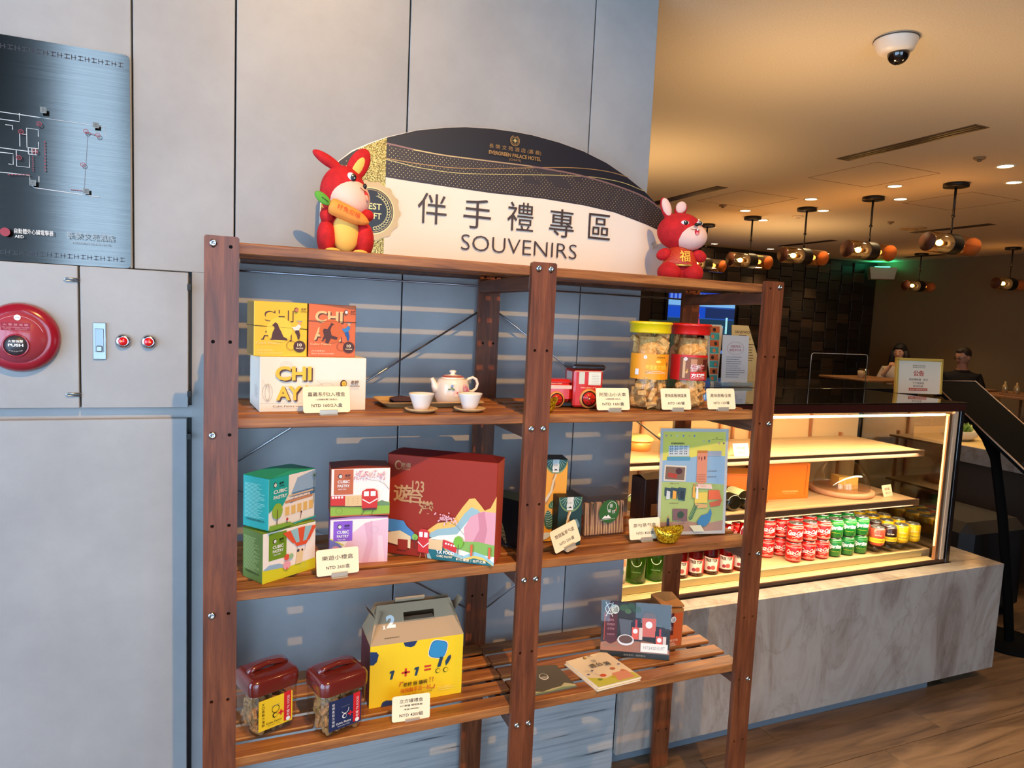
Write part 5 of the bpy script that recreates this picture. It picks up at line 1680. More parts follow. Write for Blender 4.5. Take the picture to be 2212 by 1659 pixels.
def lbl1(A, bgc=(240, 200, 40), fgc=BLACK, t1='XO醬蝦方塊酥'):
    A.rect(-.040, .022, .078, .070, mat(bgc, .45)); A.rect(.018, .026, .017, .068, mat((206, 34, 40), .45))
    for k, c in enumerate(t1): A.text(c, -.030, .082 - k * .0078, .0062, fgc)
    A.ring(-.002, .064, .009, .0012, fgc, 16, 200 if bgc[0] < 100 else 0, 380); A.line([(-.012, .072), (.008, .073)], .0006, mat((150, 150, 150)))
    A.circ(-.004, .050, .0055, fgc, 12); A.circ(-.003, .050, .004, mat(bgc, .45), 10); A.rects([(.004, .0505, .012, .0032), (.0084, .0460, .0032, .012)], mat((214, 40, 40)))
    A.text('Cubic Pastry', -.006, .036, .006, fgc, .036, bold=.01); A.text('Good made in Chiayi', -.006, .030, .003, fgc, .028)
    A.text('老楊 TK FOOD', .0265, .062, .007, WHITE, .048, rot=90); A.circ(.0265, .032, .005, WHITE, 12)


square_jar('square clear jar with brown lid and yellow label by the end post', 0.131, 0.135, 22, lbl1, 31, 'dark seaweed pastry piece inside the yellow-labelled jar')
square_jar('square clear jar with brown lid and navy blue label', 0.303, 0.078, 18, lambda A: lbl1(A, (32, 44, 84), WHITE, '聰明魚鬆方塊酥'), 32, 'dark seaweed pastry piece inside the navy-labelled jar')

t = thing('carry_box', 'yellow carton with fold-up brown handle top and blue shapes', 'box', (0.400, 0.125, S4 + .001), 0)
CY = mat((246, 204, 30), .45); KB = mat((176, 146, 112), .75); MR = mat((110, 30, 34), .5)
W_, D_, H_ = .272, .135, .182
G().box(0, 0, 0, W_, D_, H_, CY, .001, {'left': MR, 'right': MR, 'top': KB}).build('carton', t)
yh, zh = D_ / 2 - .012, H_ + .092
hl = [(.10, .05), (.19, .05), (.19, .074), (.10, .074)]
def P3(a, b):  # front handle panel coords: a along x, b up the slope
    f_ = b / .098
    return (a, 0 + yh * f_, H_ + (zh - H_) * f_)
g = G()
A0 = [(0.0, 0), (W_, 0), (W_ - .028, .098), (.026, .098)]
tr = tessellate_polygon([[Vector((p[0], p[1], 0)) for p in l] for l in (A0, hl)])
fl_ = A0 + hl
g.add([P3(*p) for p in fl_], [list(t_) for t_ in tr], KB)
g.add([(p[0], D_ - P3(*p)[1], P3(*p)[2]) for p in fl_], [list(t_) for t_ in tr], KB)
g.build('handle_top', t, label='brown cardboard handle panels')
g = G().box(.10, .03, H_ + .044, .19, .055, H_ + .050, KB); g.v = [(x, y, z) for (x, y, z) in g.v]; g.build('finger_flap', t)
for sx_2 in (0, 1):
    x0 = 0 if sx_2 == 0 else W_
    d_ = -1 if sx_2 == 0 else 1
    g = G(); g.add([(x0, 0, H_), (x0, D_, H_), (x0 - d_ * .030, D_ - .03, H_ + .075), (x0 - d_ * .034, .03, H_ + .080), (x0 - d_ * .004, -.004, H_ + .002)], [(0, 1, 2, 3)], KB)
    g.add([(x0 - d_ * .02, .035, H_ + .06), (x0 + d_ * .004, .035, H_ + .092), (x0 + d_ * .004, .075, H_ + .092), (x0 - d_ * .02, .075, H_ + .06)], [(0, 1, 2, 3)], KB); g.build('side_flap', t)
G().box(W_ * .3, D_ / 2 - .001, zh, W_ * .62, D_ / 2 + .001, zh + .012, KB).build('locking_tab', t)
A = Art(front()); NB = mat((30, 52, 96), .5); TB = mat((50, 140, 190), .5); R_ = mat((206, 50, 40), .5)
A.poly([(0, .167), (.018, .164), (.024, .155), (.019, .135), (.010, .127), (0, .128)], NB); A.poly([(.093, .1815), (.098, .170), (.115, .164), (.126, .168), (.134, .1815)], NB)
c0 = (.196, .147); 
for r_, mm in ((.0285, WHITE), (.0265, NB), (.0250, TB)):
    pts = []
    for k in range(32):
        a = 2 * PI * k / 32; cx_ = abs(math.cos(a)) ** .6 * math.copysign(1, math.cos(a)) * r_; cz_ = abs(math.sin(a)) ** .6 * math.copysign(1, math.sin(a)) * r_
        pts.append((c0[0] + cx_ * .95 + cz_ * .25, c0[1] + cz_ * .95 - cx_ * .25))
    A.poly(pts, mm)
A.poly([(.032, .0), (.038, .014), (.048, .018), (.070, .014), (.075, 0)], NB)
DKI = mat((30, 60, 84), .5)
for ux in (.063, .134):
    A.poly([(ux - .006, .078), (ux + .001, .078), (ux + .007, .102), (ux + .004, .104), (ux - .006, .102), (ux - .008, .096), (ux - .002, .096)], DKI)
A.rects([(.090, .0895, .024, .0055), (.0992, .0805, .0055, .024), ], R_); A.rects([(.156, .099, .020, .0050), (.156, .0885, .020, .0050)], R_)
A.poly([(.194, .094), (.204, .094), (.212, .122), (.202, .124)], DKI); A.poly([(.220, .094), (.218, .108), (.226, .122), (.234, .126), (.235, .116), (.228, .103)], DKI)
for u in (.196, .219): A.circ(u, .083, .007, BLACK, 14); A.circ(u + .001, .083, .0055, CY, 12); A.circ(u - .001, .084, .001, BLACK, 6)
A.text('老楊 揪 聰明', .130, .057, .013, BLACK, .070, bold=.01); A.text('!!', .178, .061, .014, mat((190, 110, 20)), .012); A.text('強強聯手逗一起', .132, .040, .014, R_, .088)
A.line([(.085, .055), (.087, .066), (.096, .066)], .003, mat((196, 90, 40))); A.line([(.176, .034), (.186, .034), (.188, .044)], .003, mat((196, 90, 40)))
A.text('taiwan cubic pastry x made in Chiayi', .135, .027, .005, BLACK, .09); A.lines_of_text(.2, .034, .05, 3, .005, .0015, mat((250, 226, 120)), 3)
A.build(t)
A = Art(lambda u, v, w: tuple(Vector(P3(u, v)) + Vector((0, -w - .0003, w * .6)))); A.text('2', .062, .055, .032, WHITE, .026, bold=.05); A.text('x', .042, .042, .010, WHITE, .008, bold=.04); A.lines_of_text(.04, .014, .05, 1, .004, .002, mat((80, 64, 50)), 5); A.build(t, 'printed_number')
price_card((0.445, 0.034), 1, .106, [('立方罐禮盒', .78, .15, .62), ('XO蝦醬 聰明魚鬆', .60, .08, .6), ('(老楊X鎂啦啦)', .45, .07, .4), ('NTD 430/組', .24, .15, .62)], 'in front of the yellow handled carton', S4, 3)

# booklets
def booklet(name, label, P_, z, th, m_, art):
    """P_ = back-left, back-right, front-right, front-left"""
    t = thing(name, label, 'booklet', (0, 0, z))
    g = G(); g.prism([(p[0], p[1]) for p in reversed(P_)], 0, th, m_, axis='z'); g.build('cover', t)
    bl, br, fr, fl__ = [Vector((p[0], p[1], 0)) for p in P_]
    def F(u, v, w):
        a = fl__.lerp(fr, u); b = bl.lerp(br, u); c = a.lerp(b, v); return (c.x, c.y, th + w)
    A = Art(F); art(A); A.build(t)


def bk_white(A):
    A.rect(0, 0, 1, .05, mat((210, 196, 150), .6)); A.poly([(.02, .02), (.98, .02), (.98, .18), (.7, .28), (.35, .20), (.02, .35)], mat((206, 200, 80), .6)); A.poly([(.5, .05), (.9, .05), (.9, .3), (.55, .3)], mat((226, 150, 120), .6))
    for (u, v, r, c) in ((.35, .30, .07, (214, 90, 50)), (.5, .18, .06, (206, 180, 60)), (.68, .42, .06, (190, 110, 70)), (.2, .2, .05, (130, 150, 60)), (.82, .3, .05, (206, 130, 90)), (.1, .42, .03, (90, 100, 150)), (.25, .5, .03, (90, 100, 150)), (.9, .5, .03, (110, 120, 160))): A.circ(u, v, r, mat(c, .6), 12, r * .7)
    brand(A, .42, .93, .035, BR, YL)
    for (c, x, z, s_) in (('123', .5, .76, .08), ('遊', .36, .62, .13), ('台', .52, .62, .12), ('灣', .68, .58, .13)): A.text(c, x, z, s_, BLACK, s_ * 1.1, bold=.01)
    A.text('嘉義縣 阿里山 老楊方塊酥', .2, .4, .03, GY, .3, rot=-60)


WP = mat((240, 220, 190), .6)
Bq = ((1.047, .185), (1.205, .208), (1.232, .026), (1.070, -.004 + .016))
booklet('booklet', 'cream illustrated brochure, lowest of the fanned stack on the bottom shelf', [(x - .006, y - .004) for (x, y) in Bq], S4, .004, WP, lambda A: A.rect(0, 0, 1, .05, mat((210, 196, 150), .6)))
booklet('booklet', 'cream illustrated brochure with brush lettering, topmost of the fanned stack', Bq, S4 + .0045, .005, WP, bk_white)
booklet('booklet', 'dark grey booklet with pale mountain outline beside the middle post', ((.905, .205), (1.012, .185), (1.016, .048), (.872, .042)), S4, .004, mat((92, 84, 72), .6),
        lambda A: (A.poly([(0, 0), (1, 0), (1, .10), (.8, .22), (.68, .12), (.45, .10), (.2, .05), (0, .12)], mat((196, 190, 150), .6)), A.poly([(0, 0), (1, 0), (1, .03), (.7, .08), (.4, .03), (0, .06)], mat((130, 150, 120), .6)), A.circ(.42, .55, .12, WHITE, 18), A.circ(.42, .56, .10, mat((92, 84, 72), .6), 18), A.text('晉楊欣', .42, .52, .07, WHITE, .16)))

# picture stand
t = thing('picture_stand', 'landscape photo panel of sauce jars leaning in front of the kraft bag', 'picture', (1.186, 0.205, S4), -27, rx=math.radians(-9))
PW, PH = .228, .180
G().box(0, 0, 0, PW, .004, PH, mat((30, 22, 24), .3)).build('panel', t)
G().box(PW * .35, .004, 0, PW * .65, .05, .003, mat((40, 30, 30), .4)).build('easel_foot', t)
G().box(-.003, -.003, 0, PW + .003, -.0022, PH + .003, GLASS).build('clear_cover', t)
A = Art(lambda u, v, w: (u * PW, 0 - w * .12, v * PH), .0012, .0012)
A.rect(0, .0, 1, .10, mat((30, 26, 26))); A.text('嚴選食材 · 傳統製法', .5, .045, .035, GY, .32)
A.rect(0, .10, 1, .90, mat((54, 38, 40), .35)); A.poly([(0, .1), (1, .1), (1, .18), (.75, .30), (.3, .34), (0, .24)], mat((190, 120, 96), .35))
A.rect(.05, .28, .18, .72, mat((96, 30, 44), .35)); A.rect(.04, .28, .012, .5, mat((206, 80, 60), .35)); A.poly([(.05, .28), (.14, .22), (.23, .28)], mat((96, 30, 44), .35))
A.ring(.12, .86, .075, .010, WHITE, 24, ry=.10); A.ring(.19, .86, .06, .06, WHITE, 20, ry=.085); A.line([(.05, .98), (.16, .72)], .012, WHITE); A.line([(.16, .98), (.06, .72)], .012, WHITE); A.text('滷', .195, .86, .10, mat((60, 40, 40)), .07)
A.text('100%', .14, .66, .04, PK, .08); A.text('純肉製作', .14, .58, .045, PK, .12); A.text('古早味', .14, .50, .045, PK, .10); A.text('NO ADDITIVES', .14, .40, .03, PK, .11)
for (u, v, r, c) in ((.32, .90, .07, (60, 84, 50)), (.42, .94, .06, (50, 76, 44)), (.5, .88, .07, (44, 66, 40)), (.38, .84, .05, (80, 100, 60))): A.circ(u, v, r, mat(c, .4), 12, r * .9)
A.poly([(.25, .70), (.46, .68), (.42, .36), (.29, .38)], mat((86, 84, 88), .35))
def pjar(u, v, s):
    A.rect(u - .06 * s, v - .03 * s, .16 * s, .34 * s, mat((26, 20, 22), .3)); A.rect(u - .04 * s, v + .31 * s, .12 * s, .08 * s, mat((40, 28, 30), .3)); A.rect(u - .045 * s, v, .10 * s, .22 * s, mat((222, 84, 60), .35)); A.rect(u + .06 * s, v, .05 * s, .22 * s, mat((224, 196, 180), .35)); A.circ(u + .005 * s, v + .15 * s, .035 * s, WHITE, 12, .045 * s); A.rect(u, v + .22 * s, .03 * s, .14 * s, mat((190, 50, 60), .35))
A.rect(.59, .40, .20, .34, mat((206, 96, 80), .35)); A.poly([(.59, .74), (.79, .74), (.76, .84), (.62, .84)], mat((110, 100, 104), .35)); A.circ(.69, .62, .05, WHITE, 14, .065)
pjar(.49, .34, 1.0); pjar(.84, .22, .95)
A.circ(.36, .32, .12, mat((226, 220, 214), .35), 24, .10); A.circ(.36, .33, .10, mat((96, 60, 44), .4), 20, .075)
A.text('● 優質 天然 健康', .13, .20, .03, mat((120, 130, 110)), .18); A.rect(.58, .13, .39, .16, mat((244, 232, 216), .5)); A.text('NT$420元/罐', .775, .21, .075, GY, .31, bold=.01)
A.build(t)

# kraft bag-box
t = thing('kraft_bag', 'brown kraft paper bag-box with orange label and pinched open top', 'bag', (1.408, 0.178, S4), 0)
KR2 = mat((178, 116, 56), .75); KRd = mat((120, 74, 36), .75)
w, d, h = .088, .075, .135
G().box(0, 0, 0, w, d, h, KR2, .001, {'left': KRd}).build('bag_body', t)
g = G(); g.add([(0, 0, h), (w, 0, h + .004), (w, d, h + .004), (0, d, h), (w * .5, .012, h + .006), (w * .48, d * .5, h + .012), (0, 0, h + .018), (w, 0, h + .012), (w, d, h + .030), (0, d, h + .032), (w * .5, d, h + .036)],
          [(0, 4, 6), (4, 1, 7), (6, 4, 5), (4, 7, 5), (7, 8, 5), (8, 10, 5), (10, 9, 5), (9, 6, 5), (0, 6, 9, 3), (1, 2, 8, 7), (3, 9, 10, 8, 2)], KR2); g.build('pinched_top', t)
A = Art(front()); OR2 = mat((206, 88, 36), .5)
A.rect(.004, .004, w - .008, .118, OR2); A.rect(.018, .045, .030, .078, mat((86, 26, 30), .5)); A.ring(.036, .100, .014, .002, BLACK, 20); A.circ(.046, .100, .011, WHITE, 16); A.text('滷', .046, .100, .014, BLACK); A.line([(.022, .088), (.038, .114)], .002, BLACK); A.line([(.038, .088), (.024, .114)], .002, BLACK)
A.text('100%', .032, .080, .004, WHITE); A.text('純肉製作', .034, .072, .005, WHITE, .018); A.text('古早味肉燥', .034, .065, .004, WHITE, .02); A.text('長榮文苑', .045, .026, .008, CARD, .046); A.lines_of_text(.026, .017, .04, 4, .0035, .0012, CARD, 7)
A.build(t)
g = G(); g.tube([(0, .02, h + .01), (-.012, .018, h + .004), (-.016, .016, h - .012)], .003, mat((40, 26, 18), .7), 6); g.build('string_handle', t)
# ------------------------------------------------------------------ marble counter and refrigerated case
t = thing('marble_counter', 'long low grey marble plinth counter under the glass food case', 'counter', (0, 0, 0))
g = G(); g.box(1.436, .455, .06, 3.69, .475, .612, MARBLE, .001); g.build('front_slab', t)
g = G(); g.box(3.665, .476, .06, 3.69, 1.18, .612, MARBLE, .001); g.build('end_slab', t)
g = G(); g.box(1.436, .476, .592, 3.664, .548, .612, MARBLE, .001); g.box(3.43, .549, .592, 3.664, 1.18, .612, MARBLE, .001); g.build('top_slab', t)
g = G(); g.box(1.436, .50, 0.0, 3.27, 1.18, .06, mat((120, 124, 130), .5)); g.build('plinth', t)
g = G(); g.box(1.436, .476, .07, 3.66, 1.18, .50, mat((40, 36, 34), .8)); g.build('counter_core', t)

CS = mat((24, 18, 16), .22, 0, .5, 0, .6); CPR = mat((186, 130, 92), .3, .7); TAN = mat((206, 172, 128), .4)
t = thing('display_case', 'lit glass refrigerated display case with black frame on the marble counter', 'display case', (0, 0, 0))
X0, X1, Y0, Y1, ZB, ZT = 1.436, 3.405, .552, 1.16, .60, 1.43
g = G(); g.box(X0, Y0 - .004, .56, X1 + .02, Y0 + .022, .614, CS, .002); g.box(X0, Y0 + .003, .614, X1 - .02, Y0 + .014, .630, mat((60, 34, 26), .3), .001); g.box(X1 - .01, Y0 + .022, .56, X1 + .02, Y1, .620, CS, .002); g.build('base_frame', t)
g = G(); g.box(X0, Y0, ZT - .045, X1 + .012, Y0 + .03, ZT - .006, mat((58, 24, 18), .3, 0, .5, 0, .5), .002); g.box(X1 - .02, Y0 + .03, ZT - .04, X1 + .012, Y1, ZT - .006, CS, .002); g.build('top_rail', t)
g = G(); g.box(X0, Y0 - .002, ZT - .006, X1 + .014, Y1 + .02, ZT, mat((18, 13, 12), .08, 0, .5, 0, 1.0), .001); g.build('top_glass', t, label='glossy black top')
for (x, y) in ((X1 - .022, Y0), (X1 - .022, Y1 - .022)):
    g = G(); g.box(x, y, .61, x + .030, y + .022, ZT - .04, CS, .002); g.build('corner_post', t)
g = G(); g.box(X1 - .055, Y0 + .006, .625, X1 - .030, Y0 + .022, ZT - .045, mat((214, 180, 150), .35), .001); g.box(X1 - .085, Y0 + .012, .625, X1 - .065, Y0 + .03, ZT - .06, CPR, .001); g.build('inner_post', t, label='copper inner upright')
LED = mat((255, 206, 130), .5, 0, .5, 2.2)
G().box(X1 - .092, Y0 + .016, .70, X1 - .088, Y0 + .024, ZT - .07, LED).build('light_strip', t, label='vertical light strip')
g = G(); g.lathe([(.005, X0), (.005, X1 - .075)], mat((255, 206, 130), .5, 0, .5, 48.0), 12, ax='x'); o = g.build('light_tube', t, (0, Y0 + .045, ZT - .066))
lamp('case_tube_and_fill', 'AREA', (2.4, Y0 + .06, ZT - .06), 24, (1.0, .76, .48), (2.4, .80, .9), 1.0).data.shape = 'RECTANGLE'
bpy.data.objects['case_tube_and_fill'].data.size = 1.8; bpy.data.objects['case_tube_and_fill'].data.size_y = .05
bpy.data.objects['case_tube_and_fill'].rotation_euler = (math.radians(22), 0, 0)
ll = lamp('case_tube_and_fill', 'AREA', (2.35, .60, 1.16), 9, (1.0, .77, .50), None, 1.0); ll.data.shape = 'RECTANGLE'; ll.data.size = 1.7; ll.data.size_y = .04; ll.rotation_euler = (math.radians(20), 0, 0)  # added fill lamp below the upper shelf, no tube there
ll = lamp('case_tube_and_fill', 'AREA', (2.35, .600, .90), 14, (1.0, .78, .52), None, 1.0); ll.data.shape = 'RECTANGLE'; ll.data.size = 1.7; ll.data.size_y = .04; ll.rotation_euler = (math.radians(15), 0, 0)  # added fill lamp below the lower shelf to brighten the cans
G().box(X0, Y0 + .004, .63, X1 - .024, Y0 + .010, ZT - .045, GLASS).build('front_pane', t)
G().box(X1 - .012, Y0 + .024, .62, X1 - .006, Y1 - .024, ZT - .04, glass_mat('mirror_tint_pane', (225, 215, 200), .34)).build('side_pane', t)
g = G(); g.box(X0, Y1 - .03, .61, X1 - .03, Y1 - .01, ZT - .04, mat((206, 166, 118), .25, .1), .001); g.build('back_panel', t)  # tan base colour stands in for the reflection at the back
g = G()
for x in (1.9, 2.38, 2.46, 2.58, 3.0):
    g.box(x, Y1 - .045, .66, x + .012, Y1 - .031, ZT - .05, CPR)
g.build('door_rails', t)
o = t.children[-1]; o.name = 'sliding_door_rail'
def shelfm(nt, b):
    n = noise_chain(nt, (1, 60, 1), 4, 3, .6)
    r = ramp(nt, n.outputs[0], [(.35, (176, 140, 100)), (.65, (216, 180, 134))]); nt.links.new(r.outputs[0], b.inputs['Base Color'])
SHM = nodes_mat('case_shelf_laminate', shelfm, .4)
for z, nm in ((1.18, 'upper'), (.93, 'lower')):
    g = G(); g.box(X0, .63, z - .012, 3.24, 1.06, z, SHM, .001); g.box(X0, .622, z - .030, 3.245, .632, z + .002, mat((98, 72, 56), .35, .3), .001); g.build('case_shelf', t)
g = G(); g.box(X0, .632, .612, X1 - .03, 1.12, .66, SHM, .001); g.box(X0, .620, .63, 3.30, .632, .664, mat((190, 170, 120), .2, .2), .001); g.build('case_deck', t)
g = G()
g.box(X0, Y0 + .016, .618, 3.34, Y0 + .019, .630, mat((236, 206, 150), .3, .3)); g.box(X0, .612, .618, 3.34, .618, .630, mat((206, 176, 120), .3, .3)); g.box(X0, Y0 + .02, .612, 3.34, .612, .616, mat((66, 34, 24), .5))
for k in range(260):
    x = X0 + .006 + k * .0073
    if x > 3.335: break
    g.box(x, Y0 + .019, .617, x + .0035, .612, .628, mat((226, 196, 146), .35, .3))
o = g.build('air_grille', t); o['kind'] = 'stuff'
for x in (1.6, 3.16):
    g = G(); g.box(x, 1.05, .66, x + .012, 1.07, 1.2, CPR); g.build('shelf_support', t)
G().box(3.246, .64, .70, 3.250, 1.05, 1.165, GLASS).build('divider_pane', t)

# ---- canned drinks
SILV = mat((206, 204, 200), .25, .9)
def make_can(c_body, art, label, group):
    t = thing('drink_can', label, 'drink can', (0, 0, 0), 0, group)
    R = .0365
    B = mat(c_body, .28, .25, .5, 0, .3)
    g = G(); g.lathe([(.026, 0), (.031, .003), (R, .010), (R, .080), (.031, .088)], B, 24); g.build('can_body', t)
    g = G(); g.lathe([(.031, .0878), (.032, .0915), (.0300, .0918), (.0285, .0885), (0, .0885)], SILV, 24); g.lathe([(.010, .0886), (.010, .0905), (0, .0905)], SILV, 10, cx=.006, sy=.6); g.build('can_lid', t)
    A = Art(roundside(R, -128), .0002, .0003); art(A); A.build(t, 'can_print')
    return t
def coke(A):
    for z in (.072, .076, .0115, .015): A.rect(-.055, z, .11, .0012, mat((236, 190, 170), .3), 16)
    A.text('Coca-Cola', 0, .050, .020, WHITE, .070, bold=.02, shear=.45); A.line([(-.034, .036), (-.012, .040), (.012, .034), (.034, .039)], .0022, WHITE)
    A.text('ORIGINAL TASTE', 0, .030, .003, WHITE, .03); A.rect(-.008, .018, .016, .004, mat((240, 150, 130)))
def sprite(A):
    for z in (.072, .076): A.rect(-.055, z, .11, .0012, mat((140, 190, 120), .3), 16)
    A.text('Sprite', 0, .052, .026, WHITE, .066, bold=.05, shear=.3); A.text('LEMON & LIME', 0, .030, .0035, mat((220, 214, 60)), .04)
def tonic(c2):
    def f(A):
        A.poly([(-.055, .016), (-.02, .016), (.055, .030), (.055, .052), (.02, .044), (-.055, .034)], mat((244, 200, 40), .35)) if c2 else None
        A.rect(-.05, .018, .10, .022, mat((244, 200, 40), .35), 14); A.text('Schweppes', 0, .029, .014, mat((50, 30, 24)), .058, shear=.2)
        A.text('Soda Water', 0, .056, .006, CARD, .034, bold=.02)
    return f
CAN = {'coke': make_can((200, 26, 24), coke, '', 'red cola cans in the case'),
       'sprite': make_can((18, 116, 44), sprite, '', 'green lemonade cans in the case'),
       'ton_w': make_can((206, 80, 60), tonic(0), '', 'mixer cans on the clear riser'),
       'ton_b': make_can((48, 26, 22), tonic(0), '', 'mixer cans on the clear riser'),
       'ton_y': make_can((242, 190, 20), tonic(0), '', 'mixer cans on the clear riser')}
used = set()
def put_can(kind, x, y, z, label):
    o = CAN[kind] if kind not in used else copy_tree(CAN[kind])
    used.add(kind); o.location = (x, y, z); o['label'] = label
ROW = ('front row', 'second row', 'third row', 'back row')
coke_x = (2.165, 2.25, 2.335, 2.42, 2.507, 2.596, 2.682)
ordn = ('first', 'second', 'third', 'fourth', 'fifth', 'sixth', 'seventh')
for r in range(4):
    y = .690 + r * .085
    for c, x in enumerate(coke_x):
        if r == 0 and c < 4: continue
        for lv in range(2):
            put_can('coke', x, y, .6604 + lv * .0925, 'red cola can, %s column left of the green ones, %s, %s layer' % (ordn[6 - c], ROW[r], ('lower', 'upper')[lv]))
    for c, x in enumerate((2.768, 2.854, 2.940)):
        if r == 0: pass
        for lv in range(2):
            put_can('sprite', x - (.006 * 0), y + .004 + (0.0), .6604 + lv * .0925, 'green lemonade can, %s column beside the red ones, %s, %s layer' % (ordn[c], ROW[r], ('lower', 'upper')[lv]))
t = thing('clear_riser', 'clear stepped plastic riser holding the yellow mixer cans off the deck', 'riser', (0, 0, 0))
g = G(); g.box(2.985, .64, .6602, 3.325, 1.02, .664, GLASS); g.box(2.985, .64, .694, 3.325, 1.02, .699, GLASS)
g.build('riser_shelf', t)
sq = [('ton_w', 'red and white'), ('ton_w', 'red and white'), ('ton_b', 'dark brown'), ('ton_b', 'dark brown'), ('ton_y', 'yellow'), ('ton_y', 'yellow')]
order = [['ton_w', 'ton_b', 'ton_y', 'ton_y'], ['ton_w', 'ton_b', 'ton_y', 'ton_y'], ['ton_w', 'ton_w', 'ton_y', 'ton_y'], ['ton_w', 'ton_y', 'ton_y', 'ton_y']]
cname = {'ton_w': 'red and silver', 'ton_b': 'dark brown', 'ton_y': 'yellow'}
for r in range(4):
    for c in range(4):
        k = order[r][c]
        put_can(k, 3.03 + c * .085, .672 + r * .085, .6992, '%s mixer can on the riser, %s column from the green cans, %s' % (cname[k], ordn[c], ROW[r]))
        if True:
            g = G(); g.lathe([(.022, .0), (.028, .030)], JARGLASS, 14)
            g.v = [(x_ + 3.03 + c * .085, y_ + .672 + r * .085, z_ + .6642) for (x_, y_, z_) in g.v]; g.build('riser_cup', t)

# ---- bottles
def bottle(x, y, col, lbl, art, h=.235, r=.036, group=None, z=.6604, grp=''):
    t = thing('glass_bottle', lbl, 'bottle', (x, y, z), 0, grp)
    g = G(); g.lathe([(r * .8, 0), (r, .006), (r, h * .50), (r * .8, h * .62), (r * .40, h * .78), (r * .36, h * .94)], col, 22); g.build('bottle_body', t)
    g = G(); g.lathe([(r * .40, h * .93), (r * .42, h), (0, h)], mat((220, 200, 160), .4, .3), 16); g.build('cap', t)
    A = Art(roundside(r, -125), .0003, .0004); art(A, r, h); A.build(t, 'label')
def lab_red(A, r, h):
    A.rect(-.045, .018, .09, .060, mat((206, 40, 36), .4), 16); A.poly([(-.028, .018), (.028, .018), (.031, .072), (-.031, .080)], mat((236, 214, 196), .4)); A.text('TREE TOP', 0, .066, .014, mat((60, 40, 30)), .054, bold=.05); A.circ(.008, .034, .010, mat((180, 80, 70)), 12); A.circ(-.008, .032, .008, mat((150, 40, 60)), 12)
def lab_grn(A, r, h):
    A.ring(0, .098, .022, .003, mat((206, 214, 180), .4), 20, 180, 360); A.text('sparkling', 0, .052, .008, mat((150, 190, 130)), .04, shear=.3)
place = ('nearest the green bottles', 'second from the green bottles', 'middle of the five', 'second from the red cans', 'nearest the red cans')
for k in range(5):
    bottle(1.845 + k * .082, .672, REDG, 'red fruit juice bottle in the case, ' + place[k], lab_red, grp='red juice bottles in the case')
bottle(1.625, .675, GREENG, 'green glass water bottle in the case beside the white bag', lab_grn, .22, .042, grp='green bottles in the case')
bottle(1.722, .675, GREENG, 'green glass water bottle in the case next to the red juice bottles', lab_grn, .22, .042, grp='green bottles in the case')
t = thing('snack_bag', 'small white and green snack bag in the case beside the green bottle', 'bag', (1.535, .670, .6604))
g = G(); loft(g, [[(.034 * math.cos(a), d_ * math.sin(a) * .02, z) for a in [2 * PI * k / 16 for k in range(16)]] for (z, d_) in ((0, .3), (.02, .9), (.08, 1.0), (.13, .8), (.16, .1))], mat((226, 206, 190), .35)); g.build('bag_body', t)
A = Art(lambda u, v, w: (u, -.021 - w, v)); A.rect(-.02, .08, .04, .03, mat((236, 130, 90))); A.circ(0, .055, .014, mat((120, 150, 60)), 12); A.build(t)

# ---- items on the case shelves
OBX = mat((226, 112, 26), .45); OBX2 = mat((246, 160, 60), .45)
for (L, yaw, w_, lb, z, d_, h_) in (((2.425, .80), -6, .235, 'orange cake carton standing beside the glass cake dome', .93, .10, .175), ((2.14, .84), -20, .26, 'orange cake carton farther left, behind the tilted wine bottles', .93, .14, .135)):
    t = thing('cake_carton', lb, 'box', (L[0], L[1], z), yaw, 'orange cake cartons')
    G().box(0, 0, 0, w_, d_, h_, OBX, .001, {'left': OBX2, 'top': OBX2}).build('carton', t)
    A = Art(front()); A.text('EVERGREEN', w_ * .55, .038, .009, mat((246, 180, 110)), .09, bold=.02); A.text('INTERNATIONAL HOTELS', w_ * .55, .027, .004, mat((246, 180, 110)), .07); A.build(t, 'printed_text')
    G().add([(.0, -.0006, h_ - .004), (w_ * .94, -.0006, h_ - .006), (w_ * .92, -.0006, .02), (w_ * .90, -.0006, .02), (w_ * .92, -.0006, h_ - .008), (0, -.0006, h_ - .006)], [(0, 5, 4, 1), (4, 3, 2, 1)], mat((180, 80, 20), .5)).build('tuck_flap', t)
t = thing('cake_stand', 'round wooden board under a clear dome in the display case', 'cake stand', (2.945, .835, .9302))
g = G(); g.lathe([(.150, 0), (.156, .008), (.156, .022), (.148, .025), (0, .025)], mat((206, 150, 110), .5), 48); g.build('board', t)
g = G(); pr = [(.135 * math.cos(a), .026 + .150 * math.sin(a)) for a in [PI / 2 * k / 12 for k in range(13)]]; g.lathe([(max(p[0], .0001), p[1]) for p in pr], glass_mat('dome_plastic', (250, 246, 238), .10), 48); g.build('dome', t, label='clear plastic dome')
t = thing('cake_slice', 'yellow topped cake slice with crumb base inside the dome', 'cake', (2.885, .80, .9552), -15)
g = G(); g.prism([(0, 0), (.115, .01), (.02, .10)], 0, .022, COOKIE, axis='z'); g.build('crumb_base', t)
g = G(); g.prism([(0, 0), (.113, .01), (.02, .098)], .0222, .062, mat((240, 190, 96), .5), axis='z'); g.build('cream_layer', t)
